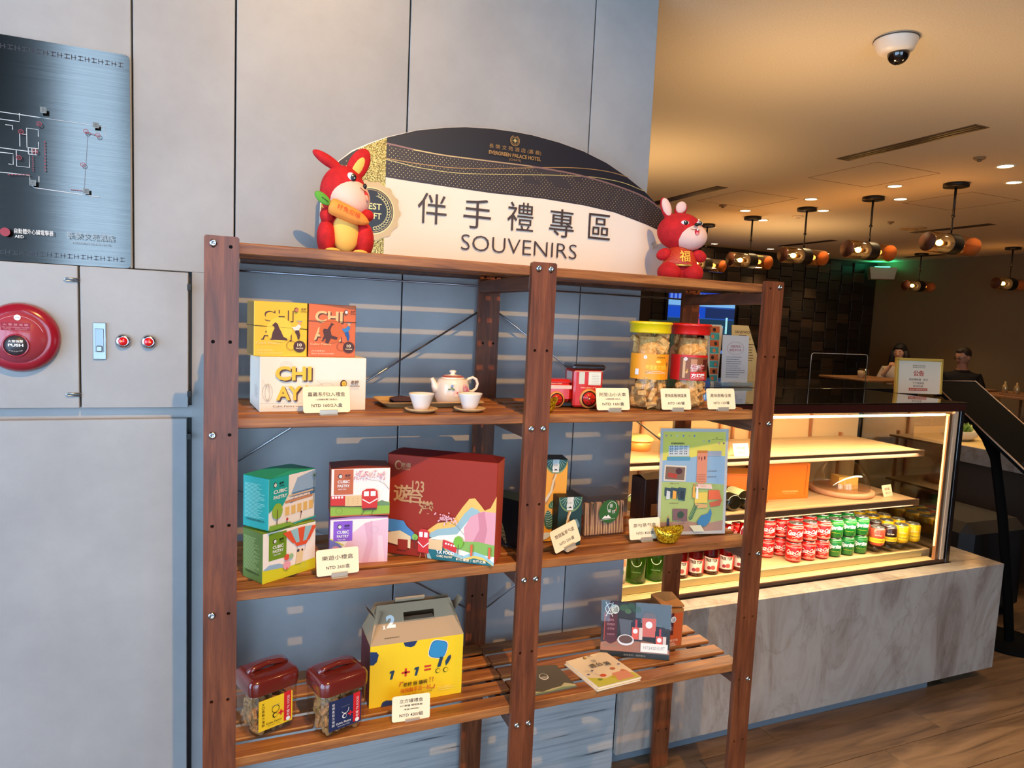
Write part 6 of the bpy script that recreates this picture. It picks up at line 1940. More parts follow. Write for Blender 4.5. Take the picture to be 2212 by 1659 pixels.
for k in range(3):
    x = 2.02 + k * .095
    t = thing('wine_bottle', ('dark wine bottle lying base-outward on the lower case shelf, by the wooden box', 'dark wine bottle lying base-outward, middle of the three', 'dark wine bottle lying base-outward beside the end post')[k], 'bottle', (x, .665, .9302 + .039), 0, 'wine bottles lying on the lower case shelf')
    g = G(); g.lathe([(0, .004), (.020, .006), (.030, 0), (.038, .006), (.038, .17), (.016, .23), (.015, .30), (0, .30)], mat((24, 22, 14), .1, 0, .5, 0, 1), 24, ax='y'); g.build('bottle_body', t)
    A = Art(lambda u, v, w: ((.0385 + w) * math.sin(u / .038), v, (.0385 + w) * math.cos(u / .038))); A.rect(-.04, .05, .08, .09, mat((206, 220, 170), .4), 12); A.build(t, 'label')
t = thing('salad_box', 'small clear box with pale green lid in the case behind the tea box', 'box', (1.70, .80, .9302), 15)
g = G(); loft(g, [rr(.05, .04, 0, .015), rr(.06, .05, .045, .018)], JARGLASS, True, False); g.build('tray_body', t)
g = G(); loft(g, [rr(.062, .052, .045, .018), rr(.060, .050, .052, .018), rr(.045, .036, .056, .015)], mat((196, 222, 140), .3), False, True); g.build('lid', t)
t = thing('salad_box', 'small clear box with pale green lid, the farther one by the wall end', 'box', (1.60, .93, .9302), -10)
g = G(); loft(g, [rr(.05, .04, 0, .015), rr(.06, .05, .045, .018)], JARGLASS, True, False); g.build('tray_body', t)
g = G(); loft(g, [rr(.062, .052, .045, .018), rr(.060, .050, .052, .018), rr(.045, .036, .056, .015)], mat((206, 226, 150), .3), False, True); g.build('lid', t)
for (x, y, lb) in ((1.735, .885, 'clear snack tub with pale lid on the upper case shelf, nearest the wall end'), (1.80, .72, 'clear snack tub with pale lid, tallest, half hidden by the poster'), (2.03, .76, 'clear snack tub with pale lid showing right of the poster')):
    t = thing('snack_tub', lb, 'tub', (x, y, 1.1802), 0, 'lidded snack tubs on the upper case shelf')
    h_ = .085 if x == 1.80 else .045
    g = G(); g.lathe([(.050, 0), (.060, h_)], mat((232, 160, 80), .35), 28); g.build('tub_body', t)
    g = G(); g.lathe([(.066, h_), (.067, h_ + .006), (.060, h_ + .012), (.045, h_ + .022), (0, h_ + .022)], mat((246, 226, 140), .3), 28); g.build('lid', t)
for (x, y, z, yw, lb) in ((3.09, .70, .9302, 10, 'small cream price tag beside the cake dome'), (2.09, .665, 1.1802, 0, 'small cream price tag on the upper case shelf beside the tub')):
    t = thing('price_tag', lb, 'price tag', (x, y, z), yw, 'price tags in the display case')
    g = G().box(0, 0, 0, .085, .0015, .055, CARD, .0004); g.v = [(a, b + c * .3, c) for (a, b, c) in g.v]; g.build('card', t)
    A = Art(lambda u, v, w: (u, v * .3 - w, v)); A.text('輕乳酪', .042, .036, .012, mat((130, 60, 30)), .045); A.text('NT$ 120', .042, .016, .009, mat((130, 60, 30)), .04); A.build(t, 'printed_text')

# ------------------------------------------------------------------ service counter behind the case
t = thing('service_counter', 'long black service counter behind the glass case', 'counter', (0, 0, 0))
G().box(1.436, 1.21, 0, 3.95, 1.75, 1.40, mat((40, 28, 24), .4)).build('counter_body', t)
G().box(1.436, 1.19, 1.40, 3.98, 1.76, 1.432, mat((26, 18, 16), .12, 0, .5, 0, .8), .002).build('counter_top', t)
ZC = 1.4325
def board_sign(label, L, yaw, pts, c, art, th=.004, lean=-6):
    t = thing('counter_sign', label, 'sign', (L[0], L[1], ZC), yaw, None, rx=math.radians(lean))
    g = G(); g.prism(pts, 0, th, mat(c, .5)); g.build('board', t)
    A = Art(front()); art(A); A.build(t)
    return t
def s_green(A):
    A.poly([(.13, .03), (.18, .05), (.20, .18), (.17, .23), (.13, .20), (.10, .10)], mat((176, 108, 60), .5)); A.lines_of_text(.12, .30, .06, 3, .008, .003, CARD); A.text('CROISSANT', .06, .26, .016, CARD, .08)
board_sign('green menu board seen between the two pastry jars', (2.085, 1.36), -8, [(0, 0), (.225, 0), (.225, .34), (0, .34)], (58, 84, 44), s_green)
def s_cup(A):
    for k in range(8):
        z = .02 + k * .038
        A.rect(.012, z, .05 + k * .002, .034, mat((206, 100, 50) if k % 2 else (70, 160, 150), .5)); A.circ(.03 + (k % 3) * .01, z + .016, .011, mat((60, 40, 30) if k % 2 else (230, 120, 70)), 10)
board_sign('cup shaped orange and teal drinks sign beside the red-lidded jar', (2.435, 1.31), 0, [(.02, 0), (.065, 0), (.10, .31), (.09, .33), (-.02, .33), (-.03, .31)], (226, 206, 180), s_cup)
def s_white(A):
    A.ring(.09, .205, .058, .002, mat((206, 130, 130)), 24, ry=.035); A.text('活動限定', .09, .215, .014, mat((190, 90, 90)), .07); A.text('輕鬆早午茶', .09, .195, .014, mat((190, 90, 90)), .08)
    A.lines_of_text(.03, .155, .13, 10, .012, .003, mat((130, 120, 130)), 12); A.text('EVERGREEN PALACE', .09, .02, .006, mat((170, 90, 90)), .08)
t = board_sign('white table tent on a clear base, in front of the kraft menu board', (2.49, 1.27), 0, [(0, .02), (.18, .02), (.18, .275), (0, .275)], (226, 220, 220), s_white, .002, -3)
G().box(-.015, -.03, 0, .195, .04, .02, mat((190, 210, 214), .1, 0, .5, .0, .5, .5), .002).build('clear_base', t)
def s_kraft(A):
    A.text('SANDWICH', .085, .295, .016, BR, .12, bold=.01); A.rect(.05, .275, .06, .003, BR); A.text('職人輕食三明治', .085, .255, .011, BR, .11); A.lines_of_text(.08, .22, .09, 7, .016, .004, BR, 2); A.line([(.12, .03), (.15, .07), (.16, .02)], .003, mat((200, 140, 60)))
board_sign('tan menu board with cut corners nearest the end post', (2.775, 1.52), 0, [(0, 0), (.19, 0), (.20, .14), (.125, .335), (0, .335)], (222, 190, 130), s_kraft)
t = thing('acrylic_screen', 'clear acrylic sneeze screen with rounded bright edge on the dark counter', 'screen', (3.34, 1.48, ZC), -2)
pts = []
W_, H_ = .46, .185
for (cx, cz, a0) in ((W_ - .02, H_ - .02, 0), (.02, H_ - .02, 90)):
    for k in range(5):
        a = math.radians(a0 + k * 22.5); pts.append((cx + .02 * math.cos(a), cz + .02 * math.sin(a)))
G().prism([(0, 0), (W_, 0)] + pts, 0, .003, GLASS).build('acrylic_sheet', t)
g = G(); g.tube([(W_, 0, 0)] + [(p[0], 0, p[1]) for p in pts] + [(0, 0, 0)], .0025, mat((190, 180, 170), .2, .2), 6); g.build('bright_edge', t)
t = thing('notice_frame', 'gold framed notice with red heading standing on the black case top', 'sign', (3.44, .96, 1.4302), -14, rx=math.radians(-4))
GF = mat((236, 184, 84), .35, .25)
t.scale = (.88, 1, .98)
G().box(0, .0, 0, .31, .012, .19, mat((242, 216, 184), .5)).build('notice_sheet', t)
g = G(); g.box(-.008, -.004, 0, .008, .014, .195, GF, .001); g.box(.302, -.004, 0, .318, .014, .195, GF, .001); g.box(-.008, -.004, .184, .318, .014, .200, GF, .001); g.build('gold_frame', t)
A = Art(front()); RN = mat((196, 64, 40)); A.text('公告', .15, .115, .032, RN, .075, bold=.03); A.text('因設備維護，即日', .15, .080, .013, BR, .13); A.text('下午輕食區', .15, .060, .012, BR, .08); A.text('暫停供應', .15, .042, .012, BR, .07); A.rect(.085, .016, .13, .016, RN); A.text('造成不便敬請見諒', .15, .024, .010, CARD, .12)
A.text('長榮文苑酒店', .15, .158, .008, BR, .09); A.text('EVERGREEN PALACE HOTEL', .15, .148, .005, BR, .09); A.build(t)
t = thing('paper_note', 'white paper note taped low on the dark service counter', 'note', (2.62, 1.188, 1.33)); G().box(0, 0, 0, .10, .001, .05, mat((190, 184, 180), .6)).build('sheet', t)

# menu lectern
DMAT = mat((9, 7, 6), .9, 0, .1)
t = thing('menu_lectern', 'black floor-standing menu lectern with tilted panel beside the display case', 'lectern', (4.22, .86, 0), 0)
g = G(); g.tube([(0, -.17, .012), (0, -.13, .30), (0, -.06, .70), (0, .02, 1.05), (0, .06, 1.16), (0, .09, 1.24), (0, .12, 1.28)], 0, DMAT, 10, rs=[.034, .034, .036, .036, .06, .10, .05], flat=.6); g.build('stem', t)
g = G(); g.lathe([(.20, 0), (.20, .012), (.05, .02), (0, .02)], DMAT, 32); g.v = [(x, y - .15, z) for (x, y, z) in g.v]; g.build('base_plate', t)
M = Matrix.Translation((0.0, .06, 1.27)) @ Matrix.Rotation(math.radians(36), 4, 'X')
g = G(); g.box(-.20, -.40, -.012, .22, .34, .010, DMAT, .003); g.v = [tuple(M @ Vector(p)) for p in g.v]; g.build('tilted_panel', t)
g = G(); g.tube([tuple(M @ Vector(p)) for p in ((-.20, -.40, .012), (.22, -.40, .012), (.22, .34, .012), (-.20, .34, .012))], .005, mat((150, 122, 104), .3, .6), 6, closed=True); g.build('edge_trim', t)
g = G(); g.box(-.18, -.36, .011, .20, -.345, .03, mat((66, 54, 46), .4, .5), .002); g.v = [tuple(M @ Vector(p)) for p in g.v]; g.build('page_ledge', t)

# second marble counter with planter
t = thing('island_counter', 'cream stone island counter with thick slab edge beyond the display case', 'counter', (0, 0, 0))
STN = mat((226, 200, 140), .35)
G().box(4.95, 1.05, .86, 7.6, 2.35, .98, MARBLE, .003, {'top': STN}).build('stone_slab', t)
G().box(5.0, 1.3, 0, 7.4, 2.2, .86, mat((76, 58, 46), .6)).build('island_base', t)
t = thing('planter', 'low pale bowl of green succulents on the island counter', 'planter', (5.18, 1.75, .9802))
g = G(); g.lathe([(.09, 0), (.15, .03), (.165, .075), (.155, .078), (.14, .05), (0, .05)], mat((206, 196, 176), .5), 32, sy=.7); g.build('bowl', t)
rp = random.Random(9)
for k in range(12):
    g = G(); a = rp.uniform(0, 6.3); rr2 = rp.uniform(0, .10); cx, cy = rr2 * math.cos(a), rr2 * .7 * math.sin(a)
    cc = mat(rp.choice(((110, 150, 60), (150, 180, 90), (80, 120, 50), (176, 196, 120))), .5)
    for j in range(10):
        an = j * 2.4; tilt = .25 + j * .09; L_ = rp.uniform(.05, .09)
        d = Vector((math.cos(an) * math.sin(tilt), math.sin(an) * math.sin(tilt), math.cos(tilt)))
        g.tube([(cx, cy, .05), tuple(Vector((cx, cy, .06)) + d * L_ * .5), tuple(Vector((cx, cy, .06)) + d * L_)], 0, cc, 5, rs=[.006, .012, .001], flat=.4)
    g.build('succulent', t)
t = thing('wooden_tray', 'small flat wooden tray lying on the island counter', 'tray', (5.45, 1.42, .9802), 20); G().box(0, 0, 0, .34, .16, .02, LIGHTWOOD, .004).build('board', t)

# poufs / black armchairs
BLKF = mat((28, 22, 22), .6)
def armchair(label, x, y, rz):
    t = thing('lounge_chair', label, 'chair', (x, y, 0), rz, 'black upholstered chairs by the island')
    G().box(-.34, -.34, .12, .34, .34, .46, BLKF, .05).build('seat', t)
    g = G().box(-.36, .22, .12, .36, .38, .88, BLKF, .05); g.build('backrest', t)
    for sx in (-1, 1):
        g = G().box(sx * .36 - .07, -.34, .12, sx * .36 + .07, .30, .64, BLKF, .04); g.build('armrest', t)
        for sy in (-.28, .28):
            g = G(); g.tube([(sx * .28, sy, .13), (sx * .30, sy * 1.05, 0.0)], .018, DARKMETAL, 8); g.build('leg', t)
armchair('black upholstered lounge chair directly behind the lectern post', 5.05, .60, 200)
armchair('black upholstered lounge chair at the far end of the glass case', 4.46, 2.0, 170)
t = thing('pouf', 'black cube pouf in the dark beyond the case end', 'stool', (4.47, 1.25, 0)); G().box(-.3, -.3, 0.02, .3, .3, .62, BLKF, .06).build('cushion', t); G().box(-.27, -.27, 0, .27, .27, .02, DARKMETAL).build('base', t)

# ------------------------------------------------------------------ seating area
struct(G().box(7.05, 2.4, 0.0, 9.55, 6.25, .24, mat((70, 50, 36), .6), .005).build('floor_platform'))
PZ = .24
def bench(x, y0, y1, label):
    t = thing('upholstered_bench', label, 'bench', (x, y0, PZ))
    G().box(0, 0, 0, .55, y1 - y0, .33, mat((66, 46, 34), .6), .01).build('bench_base', t)
    G().box(0, 0, .33, .55, y1 - y0, .43, mat((96, 70, 50), .8), .03).build('seat_cushion', t)
bench(8.95, 2.5, 6.1, 'long brown upholstered bench along the far side wall')
def table(x, y, label, w_=.75, d_=.7):
    t = thing('cafe_table', label, 'table', (x, y, PZ), 0, 'cafe tables along the bench')
    G().box(-w_ / 2, -d_ / 2, .90, w_ / 2, d_ / 2, .93, LIGHTWOOD, .006).build('tabletop', t)
    for sx in (-1, 1):
        for sy in (-1, 1):
            g = G(); g.tube([(sx * (w_ / 2 - .08), sy * (d_ / 2 - .08), .90), (sx * (w_ / 2 - .04), sy * (d_ / 2 - .04), 0)], .018, LIGHTWOOD, 8); g.build('leg', t)
table(8.1, 5.05, 'wooden cafe table in front of the long-haired woman', .9, .8); table(8.1, 3.95, 'wooden cafe table in front of the man with the phone', .8, .8); table(8.1, 2.95, 'wooden cafe table nearest the island, below the pale cushion', .8, .75)
def chair(x, y, rz, label):
    t = thing('wooden_chair', label, 'chair', (x, y, PZ), rz, 'wooden cafe chairs')
    G().box(-.22, -.22, .44, .22, .22, .48, mat((150, 120, 88), .8), .02).build('seat', t)
    g = G(); g.tube([(-.24, .20, .78), (-.22, .25, .80), (0, .28, .81), (.22, .25, .80), (.24, .20, .78)], .022, LIGHTWOOD, 8, flat=1.6); g.build('backrest', t)
    for sx in (-1, 1):
        for sy in (-1, 1):
            g = G(); top = .80 if sy > 0 else .66
            g.tube([(sx * .22, sy * .22, top), (sx * .25, sy * .26, 0)], .016, LIGHTWOOD, 8); g.build('leg', t)
chair(7.35, 5.0, 90, 'wooden armchair facing the long-haired woman across the table'); chair(7.4, 3.0, 90, 'wooden armchair nearest the island counter'); chair(7.35, 3.9, 90, 'wooden armchair facing the man with the phone')
def cushion(x, y, z, rz, label, w_=.42, c=(186, 160, 124)):
    t = thing('cushion', label, 'cushion', (x, y, z), rz, 'pale cushions on the bench', ry=math.radians(-14))
    g = G()
    def fnp(p): return Vector((math.copysign(abs(p.x) ** .8, p.x), math.copysign(abs(p.y) ** .35, p.y), math.copysign(abs(p.z) ** .35, p.z)))
    g.ball((0, 0, .2), (.07, w_ / 2, .19), mat(c, .9), 28, 18, fn=fnp); g.build('cover', t)
cushion(9.28, 3.72, PZ + .50, 0, 'pale square cushion propped against the wall beside the man', .44)
cushion(9.28, 3.05, PZ + .42, 0, 'pale cushion slumped lower, cut off at the picture edge', .44)
for (x, y, lb) in ((7.95, 5.0, 'clear drinking glass on the table before the woman'), (7.85, 4.85, 'clear drinking glass nearer the gold notice on the same table')):
    t = thing('drinking_glass', lb, 'glass', (x, y, PZ + .9302), 0); g = G(); g.lathe([(.030, 0), (.036, .13), (.033, .13), (.028, .01), (0, .01)], JARGLASS, 16); g.build('tumbler', t)
t = thing('paper_cup', 'white paper napkin cup between the drinking glasses', 'cup', (7.88, 4.95, PZ + .9302)); g = G(); g.lathe([(.036, 0), (.046, .10), (0, .09)], mat((226, 196, 160), .6), 16); g.build('cup_wall', t)
t = thing('plate', 'dark plate of food in front of the man', 'plate', (8.05, 4.15, PZ + .9302)); g = G(); g.lathe([(.07, 0), (.13, .015), (.125, .018), (0, .008)], mat((90, 76, 60), .3), 24); g.build('dish', t)
t = thing('table_caddy', 'brass and wood table caddy on the table by the island', 'caddy', (7.78, 2.92, PZ + .9302)); g = G(); g.box(-.03, -.16, 0, .03, .16, .02, LIGHTWOOD, .003); g.build('tray_base', t)
for yy in (-.12, 0, .12):
    g = G(); g.lathe([(.03, 0.02), (.03, .10), (.012, .12), (.015, .14), (0, .15)], mat((206, 180, 130), .2, .6), 14); g.build('shaker', t, (0, yy, 0))

# ---- people
def skin_body(name, verts, edges, radii, m_, parent, root=0, sub=2):
    me = bpy.data.meshes.new(name); me.from_pydata(verts, edges, []); o = bpy.data.objects.new(name, me); COL.objects.link(o); o.parent = parent
    me.materials.append(m_)
    md = o.modifiers.new('skin', 'SKIN')
    if not me.skin_vertices:
        return o
    sv = me.skin_vertices[0].data
    for i, r in enumerate(radii):
        sv[i].radius = (r, r) if not isinstance(r, tuple) else r
        sv[i].use_root = (i == root)
    md.use_smooth_shade = True
    s2_ = o.modifiers.new('sub', 'SUBSURF'); s2_.levels = sub; s2_.render_levels = sub
    return o


def person(label, x, y, rz, skin, shirt, hair, long_hair, glasses, hand_fwd, nod):
    """seated figure facing local -y; seat height .50; origin on the bench floor"""
    t = thing('person', label, 'person', (x, y, PZ), rz, None)
    SK = mat(skin, .55); SH = mat(shirt, .85); HR = mat(hair, .6); TR_ = mat((30, 28, 34), .85)
    V = []; E = []; R = []
    def chain(pts, link=None):
        pr = link
        for (p, r) in pts:
            V.append(p); R.append(r)
            if pr is not None: E.append((pr, len(V) - 1))
            pr = len(V) - 1
        return pr
    chain([((0, 0, .58), .13)])
    sp = chain([((0, .01, .74), .125), ((0, .01, .90), .14), ((0, .005, 1.02), .115)], 0)
    nk = chain([((0, -.005, 1.10), .064), ((0, -.02, 1.17), .060), ((0, -.03, 1.23), .07)], sp)
    hands = []
    for sx in (-1, 1):
        hx = hand_fwd[0] * sx + (hand_fwd[3] if sx > 0 else 0)
        a = chain([((sx * .17, .01, 1.01), .062), ((sx * .22, -.02, .88), .050), ((sx * .24, -.08, .76), .042), ((sx * .16, -.20, (.76 + hand_fwd[2]) / 2 + .02), .034), ((hx, hand_fwd[1], hand_fwd[2]), .024)], sp)
        pm = chain([((hx * .8, hand_fwd[1] - .05, hand_fwd[2] + .005), .026)], a)
        for f_ in range(4):
            o_ = (f_ - 1.5) * .017
            chain([((hx * .8 + o_, hand_fwd[1] - .09, hand_fwd[2] + .008), .0095), ((hx * .7 + o_, hand_fwd[1] - .12 - .004 * (1.5 - abs(f_ - 1.3)), hand_fwd[2] - .006), .0085), ((hx * .65 + o_, hand_fwd[1] - .135, hand_fwd[2] - .022), .007)], pm)
        chain([((hx * .8 - sx * .030, hand_fwd[1] - .06, hand_fwd[2] + .014), .0105), ((hx * .8 - sx * .038, hand_fwd[1] - .085, hand_fwd[2] + .016), .009)], pm)
    for sx in (-1, 1):
        chain([((sx * .11, -.06, .58), .090), ((sx * .13, -.40, .56), .068), ((sx * .13, -.44, .30), .050), ((sx * .13, -.42, .08), .036), ((sx * .13, -.52, .04), .034)], 0)
    skin_body('body', V, E, R, SK, t)
    # shirt over torso and upper arms
    V = []; E = []; R = []
    chain([((0, 0, .56), .145)]); sp = chain([((0, .01, .74), .14), ((0, .01, .90), .155), ((0, .008, 1.015), .13)], 0); chain([((0, -.002, 1.085), .10), ((0, -.008, 1.135), .072)], sp)
    for sx in (-1, 1):
        pts = [((sx * .17, .01, 1.02), .080), ((sx * .22, -.02, .88), .064), ((sx * .24, -.08, .76), .055)]
        pts += [((sx * .16, -.20, (.76 + hand_fwd[2]) / 2 + .02), .046)]
        chain(pts, sp)
    skin_body('shirt', V, E, R, SH, t)
    V = []; E = []; R = []
    chain([((0, 0, .56), .13)])
    for sx in (-1, 1):
        chain([((sx * .11, -.06, .57), .102), ((sx * .13, -.40, .565), .080), ((sx * .13, -.44, .30), .062), ((sx * .13, -.42, .12), .052)], 0)
    skin_body('trousers', V, E, R, TR_, t)
    # head
    hd = bpy.data.objects.new('head', None)
    Rn = Matrix.Rotation(math.radians(nod[0]), 3, 'X') @ Matrix.Rotation(0, 3, 'Z')
    Rz = Matrix.Rotation(math.radians(nod[1]), 3, 'Z')
    RR_ = Rz @ Rn
    C0 = Vector((0, -.035, 1.285))
    def T(p): return tuple(RR_ @ Vector(p) + C0)
    def hf(p):
        q = p.copy()
        if q.z < 0:
            q.x *= 1 - .32 * (-q.z) ** 1.4; q.y *= 1 - .12 * (-q.z)
            if q.y < 0: q.y -= .10 * (-q.z)
        if q.y < 0: q.y *= .95
        return q
    g = G(); g.ball((0, 0, 0), (.076, .094, .118), SK, 28, 22, fn=hf)
    g.ball((0, -.094, -.020), (.012, .016, .020), SK, 12, 8); 
    for sx in (-1, 1): g.ball((sx * .077, .008, -.012), (.010, .020, .030), SK, 12, 8)
    g.ball((0, -.087, -.056), (.024, .008, .006), mat((150, 70, 60), .5), 12, 6)
    for sx in (-1, 1):
        g.ball((sx * .030, -.080, .004), (.013, .008, .007), mat((220, 210, 200), .3), 12, 8); g.ball((sx * .030, -.0865, .004), (.006, .004, .006), mat((30, 20, 16), .2), 8, 6); g.ball((sx * .030, -.086, .026), (.018, .004, .003), HR, 10, 6)
    g.v = [T(p) for p in g.v]; o = g.build('head', t)
    bpy.data.objects.remove(hd)
    g = G()
    if long_hair:
        g.ball((0, .020, .030), (.090, .098, .108), HR, 24, 16); g.ball((0, -.052, .078), (.066, .040, .030), HR, 16, 10)
        for sx in (-1, 1):
            g.tube([(sx * .070, -.01, .03), (sx * .092, .0, -.08), (sx * .105, -.01, -.20), (sx * .10, -.03, -.30)], 0, HR, 10, rs=[.04, .045, .042, .015])
        g.tube([(0, .06, .02), (0, .08, -.12), (0, .09, -.26)], 0, HR, 12, rs=[.08, .09, .06])
    else:
        g.ball((0, .022, .036), (.081, .090, .092), HR, 24, 16)
        g.ball((0, -.03, .085), (.055, .045, .034), HR, 14, 10)
    g.v = [T(p) for p in g.v]; g.build('hair', t)
    if glasses:
        g = G(); FRM = mat((24, 20, 20), .3)
        for sx in (-1, 1):
            g.tube([(sx * .032 + .022 * math.cos(a), -.098, .004 + .013 * math.sin(a)) for a in [2 * PI * k / 12 for k in range(12)]], .0025, FRM, 5, closed=True); g.tube([(sx * .054, -.096, .008), (sx * .076, .0, .006)], .0025, FRM, 5)
        g.tube([(-.01, -.1, .006), (.01, -.1, .006)], .0025, FRM, 5)
        g.v = [T(p) for p in g.v]; g.build('glasses', t)
    return t


pm = person('seated man in a black shirt and glasses looking down at his phone', 8.93, 4.30, -62, (206, 150, 116), (26, 22, 24), (44, 34, 28), False, True, (.07, -.30, .90, .02), (18, -38))
person('seated woman with long dark hair and white top, hand at her mouth', 8.98, 5.26, -60, (222, 170, 134), (214, 196, 176), (20, 14, 14), True, False, (.06, -.22, 1.12, .0), (8, -8))
t = thing('phone', 'dark mobile phone held by the seated man', 'phone', (0, 0, 0), 0)
t.parent = None
mm = Matrix.Translation((8.93, 4.30, PZ)) @ Matrix.Rotation(math.radians(-62), 4, 'Z')
t.matrix_world = mm @ Matrix.Translation((0.0, -.385, .925)) @ Matrix.Rotation(math.radians(-40), 4, 'X')
G().box(-.07, -.004, -.036, .07, .004, .036, mat((18, 18, 22), .2), .003).build('phone_case', t)

# ---- television on the dark wall
t = thing('television', 'wall television showing a blue stadium menu screen behind the jars', 'television', (5.53, 6.16, 1.34))
W_, H_ = 1.20, .92
G().box(0, 0, 0, W_, .05, H_, BLACK, .01).build('bezel', t)
def em(c, s=1.0): return mat(c, .5, 0, .2, s)
A = Art(lambda u, v, w: (.03 + u * (W_ - .06), -w, .02 + v * (H_ - .04)), .0012, .001)
A.rect(0, .0, 1, 1, em((10, 12, 20), .3)); A.rect(0, .34, 1, .66, em((40, 80, 160))); A.rect(0, .86, 1, .14, em((30, 60, 170))); A.rect(0, .78, 1, .09, em((110, 170, 226))); A.rect(0, .60, .55, .16, em((20, 70, 190))); A.rect(.55, .60, .45, .16, em((26, 44, 90)))
A.rects([(k * .06 + .02, .88, .035, .10) for k in range(16)], em((90, 130, 220))); A.rects([(k * .09 + .5, .86, .03, .03) for k in range(5)], em((206, 60, 60)))
A.rect(0, .34, 1, .24, em((30, 60, 84), .8)); A.circ(.40, .64, .06, em((230, 60, 110)), 16, .07); A.poly([(.33, .34), (.49, .34), (.46, .58), (.40, .62), (.35, .56)], em((230, 60, 110))); A.circ(.41, .60, .035, em((120, 40, 50)), 10)
A.text('今日 比賽 轉播', .66, .47, .04, em((150, 220, 240)), .34); A.text('LIVE ON SCREEN', .66, .41, .025, em((150, 220, 240)), .30); A.rect(.86, .36, .03, .26, em((150, 220, 230)))
A.rects([(.06 + k * .16, .18, .10, .07) for k in range(6)], em((90, 110, 130), .7)); A.rects([(.06 + k * .16, .12, .10, .03) for k in range(6)], em((190, 200, 210))); A.circ(.06, .30, .03, em((220, 130, 170)), 8); A.circ(.2, .31, .035, em((220, 130, 170)), 8); A.rect(.7, .04, .28, .05, em((80, 130, 210)))
A.build(t, 'screen_picture')

# ------------------------------------------------------------------ ceiling fittings
ZCE = 2.9
for (x0, y0, y1, lb) in ((3.74, .88, 1.80, 'long dark slot diffuser in the ceiling nearest the camera dome'), (3.69, 2.94, 3.95, 'long dark slot diffuser behind the jacketed rabbit'), (6.95, 2.86, 3.72, 'slim dark slot diffuser behind the largest pendant'), (6.86, 4.70, 5.60, 'slim dark slot diffuser behind the middle pendants'), (9.0, 4.80, 5.38, 'slim dark slot diffuser close to the far corner')):
    t = thing('slot_diffuser', lb, 'air vent', (x0, y0, ZCE), 0, 'ceiling slot diffusers')
    G().box(0, 0, -.003, .115, y1 - y0, -.0002, mat((92, 66, 44), .5)).build('frame', t)
    for k in range(3): G().box(.012 + k * .034, .01, -.006, .032 + k * .034, y1 - y0 - .01, -.0032, mat((56, 38, 26), .5)).build('vane', t)
DL = [(4.771, 2.178), (5.304, 1.632), (4.688, 2.923), (5.249, 2.502), (4.66, 3.712), (5.208, 3.279), (4.781, 1.368), (4.64, 4.47), (5.19, 4.05), (6.135, 6.0), (7.055, 5.93), (7.99, 5.83), (5.1, 4.78), (4.78, .6), (5.33, .85)]
ordl = ('between the two nearest pendants, lobby side', 'beyond the largest pendant', 'lobby side of the third pendant', 'between the second and third pendants, far side', 'lobby side of the second pendant', 'far side of the third pendant', 'bright and cut by the frame near the largest pendant', 'lobby side of the first pendant', 'far side of the second pendant', 'over the dark wall near the television', 'over the middle of the dark wall', 'over the dark wall near the corner', 'beside the rabbit paw', 'outside the picture above the lectern', 'outside the picture above the chairs')
dl0 = None
for k, (x, y) in enumerate(DL):
    if dl0 is None:
        t = dl0 = thing('downlight', '', 'ceiling light', (x, y, ZCE), 0, 'round recessed ceiling downlights')
        g = G(); g.lathe([(.062, 0), (.062, -.004), (.050, -.005), (.045, -.001)], mat((230, 214, 190), .5), 24); g.build('trim_ring', t)
        g = G(); g.lathe([(.046, -.0015), (0.0, -.0015)], mat((255, 226, 170), .5, 0, .5, 22.0), 20); g.build('lens', t)
    else:
        t = copy_tree(dl0); t.location = (x, y, ZCE)
    t['label'] = 'round recessed downlight ' + ordl[k]
    lamp('downlight_and_fill_beam', 'SPOT', (x, y, ZCE - .03), 26, (1.0, .70, .36), (x, y, 0), .04, 88, .6)

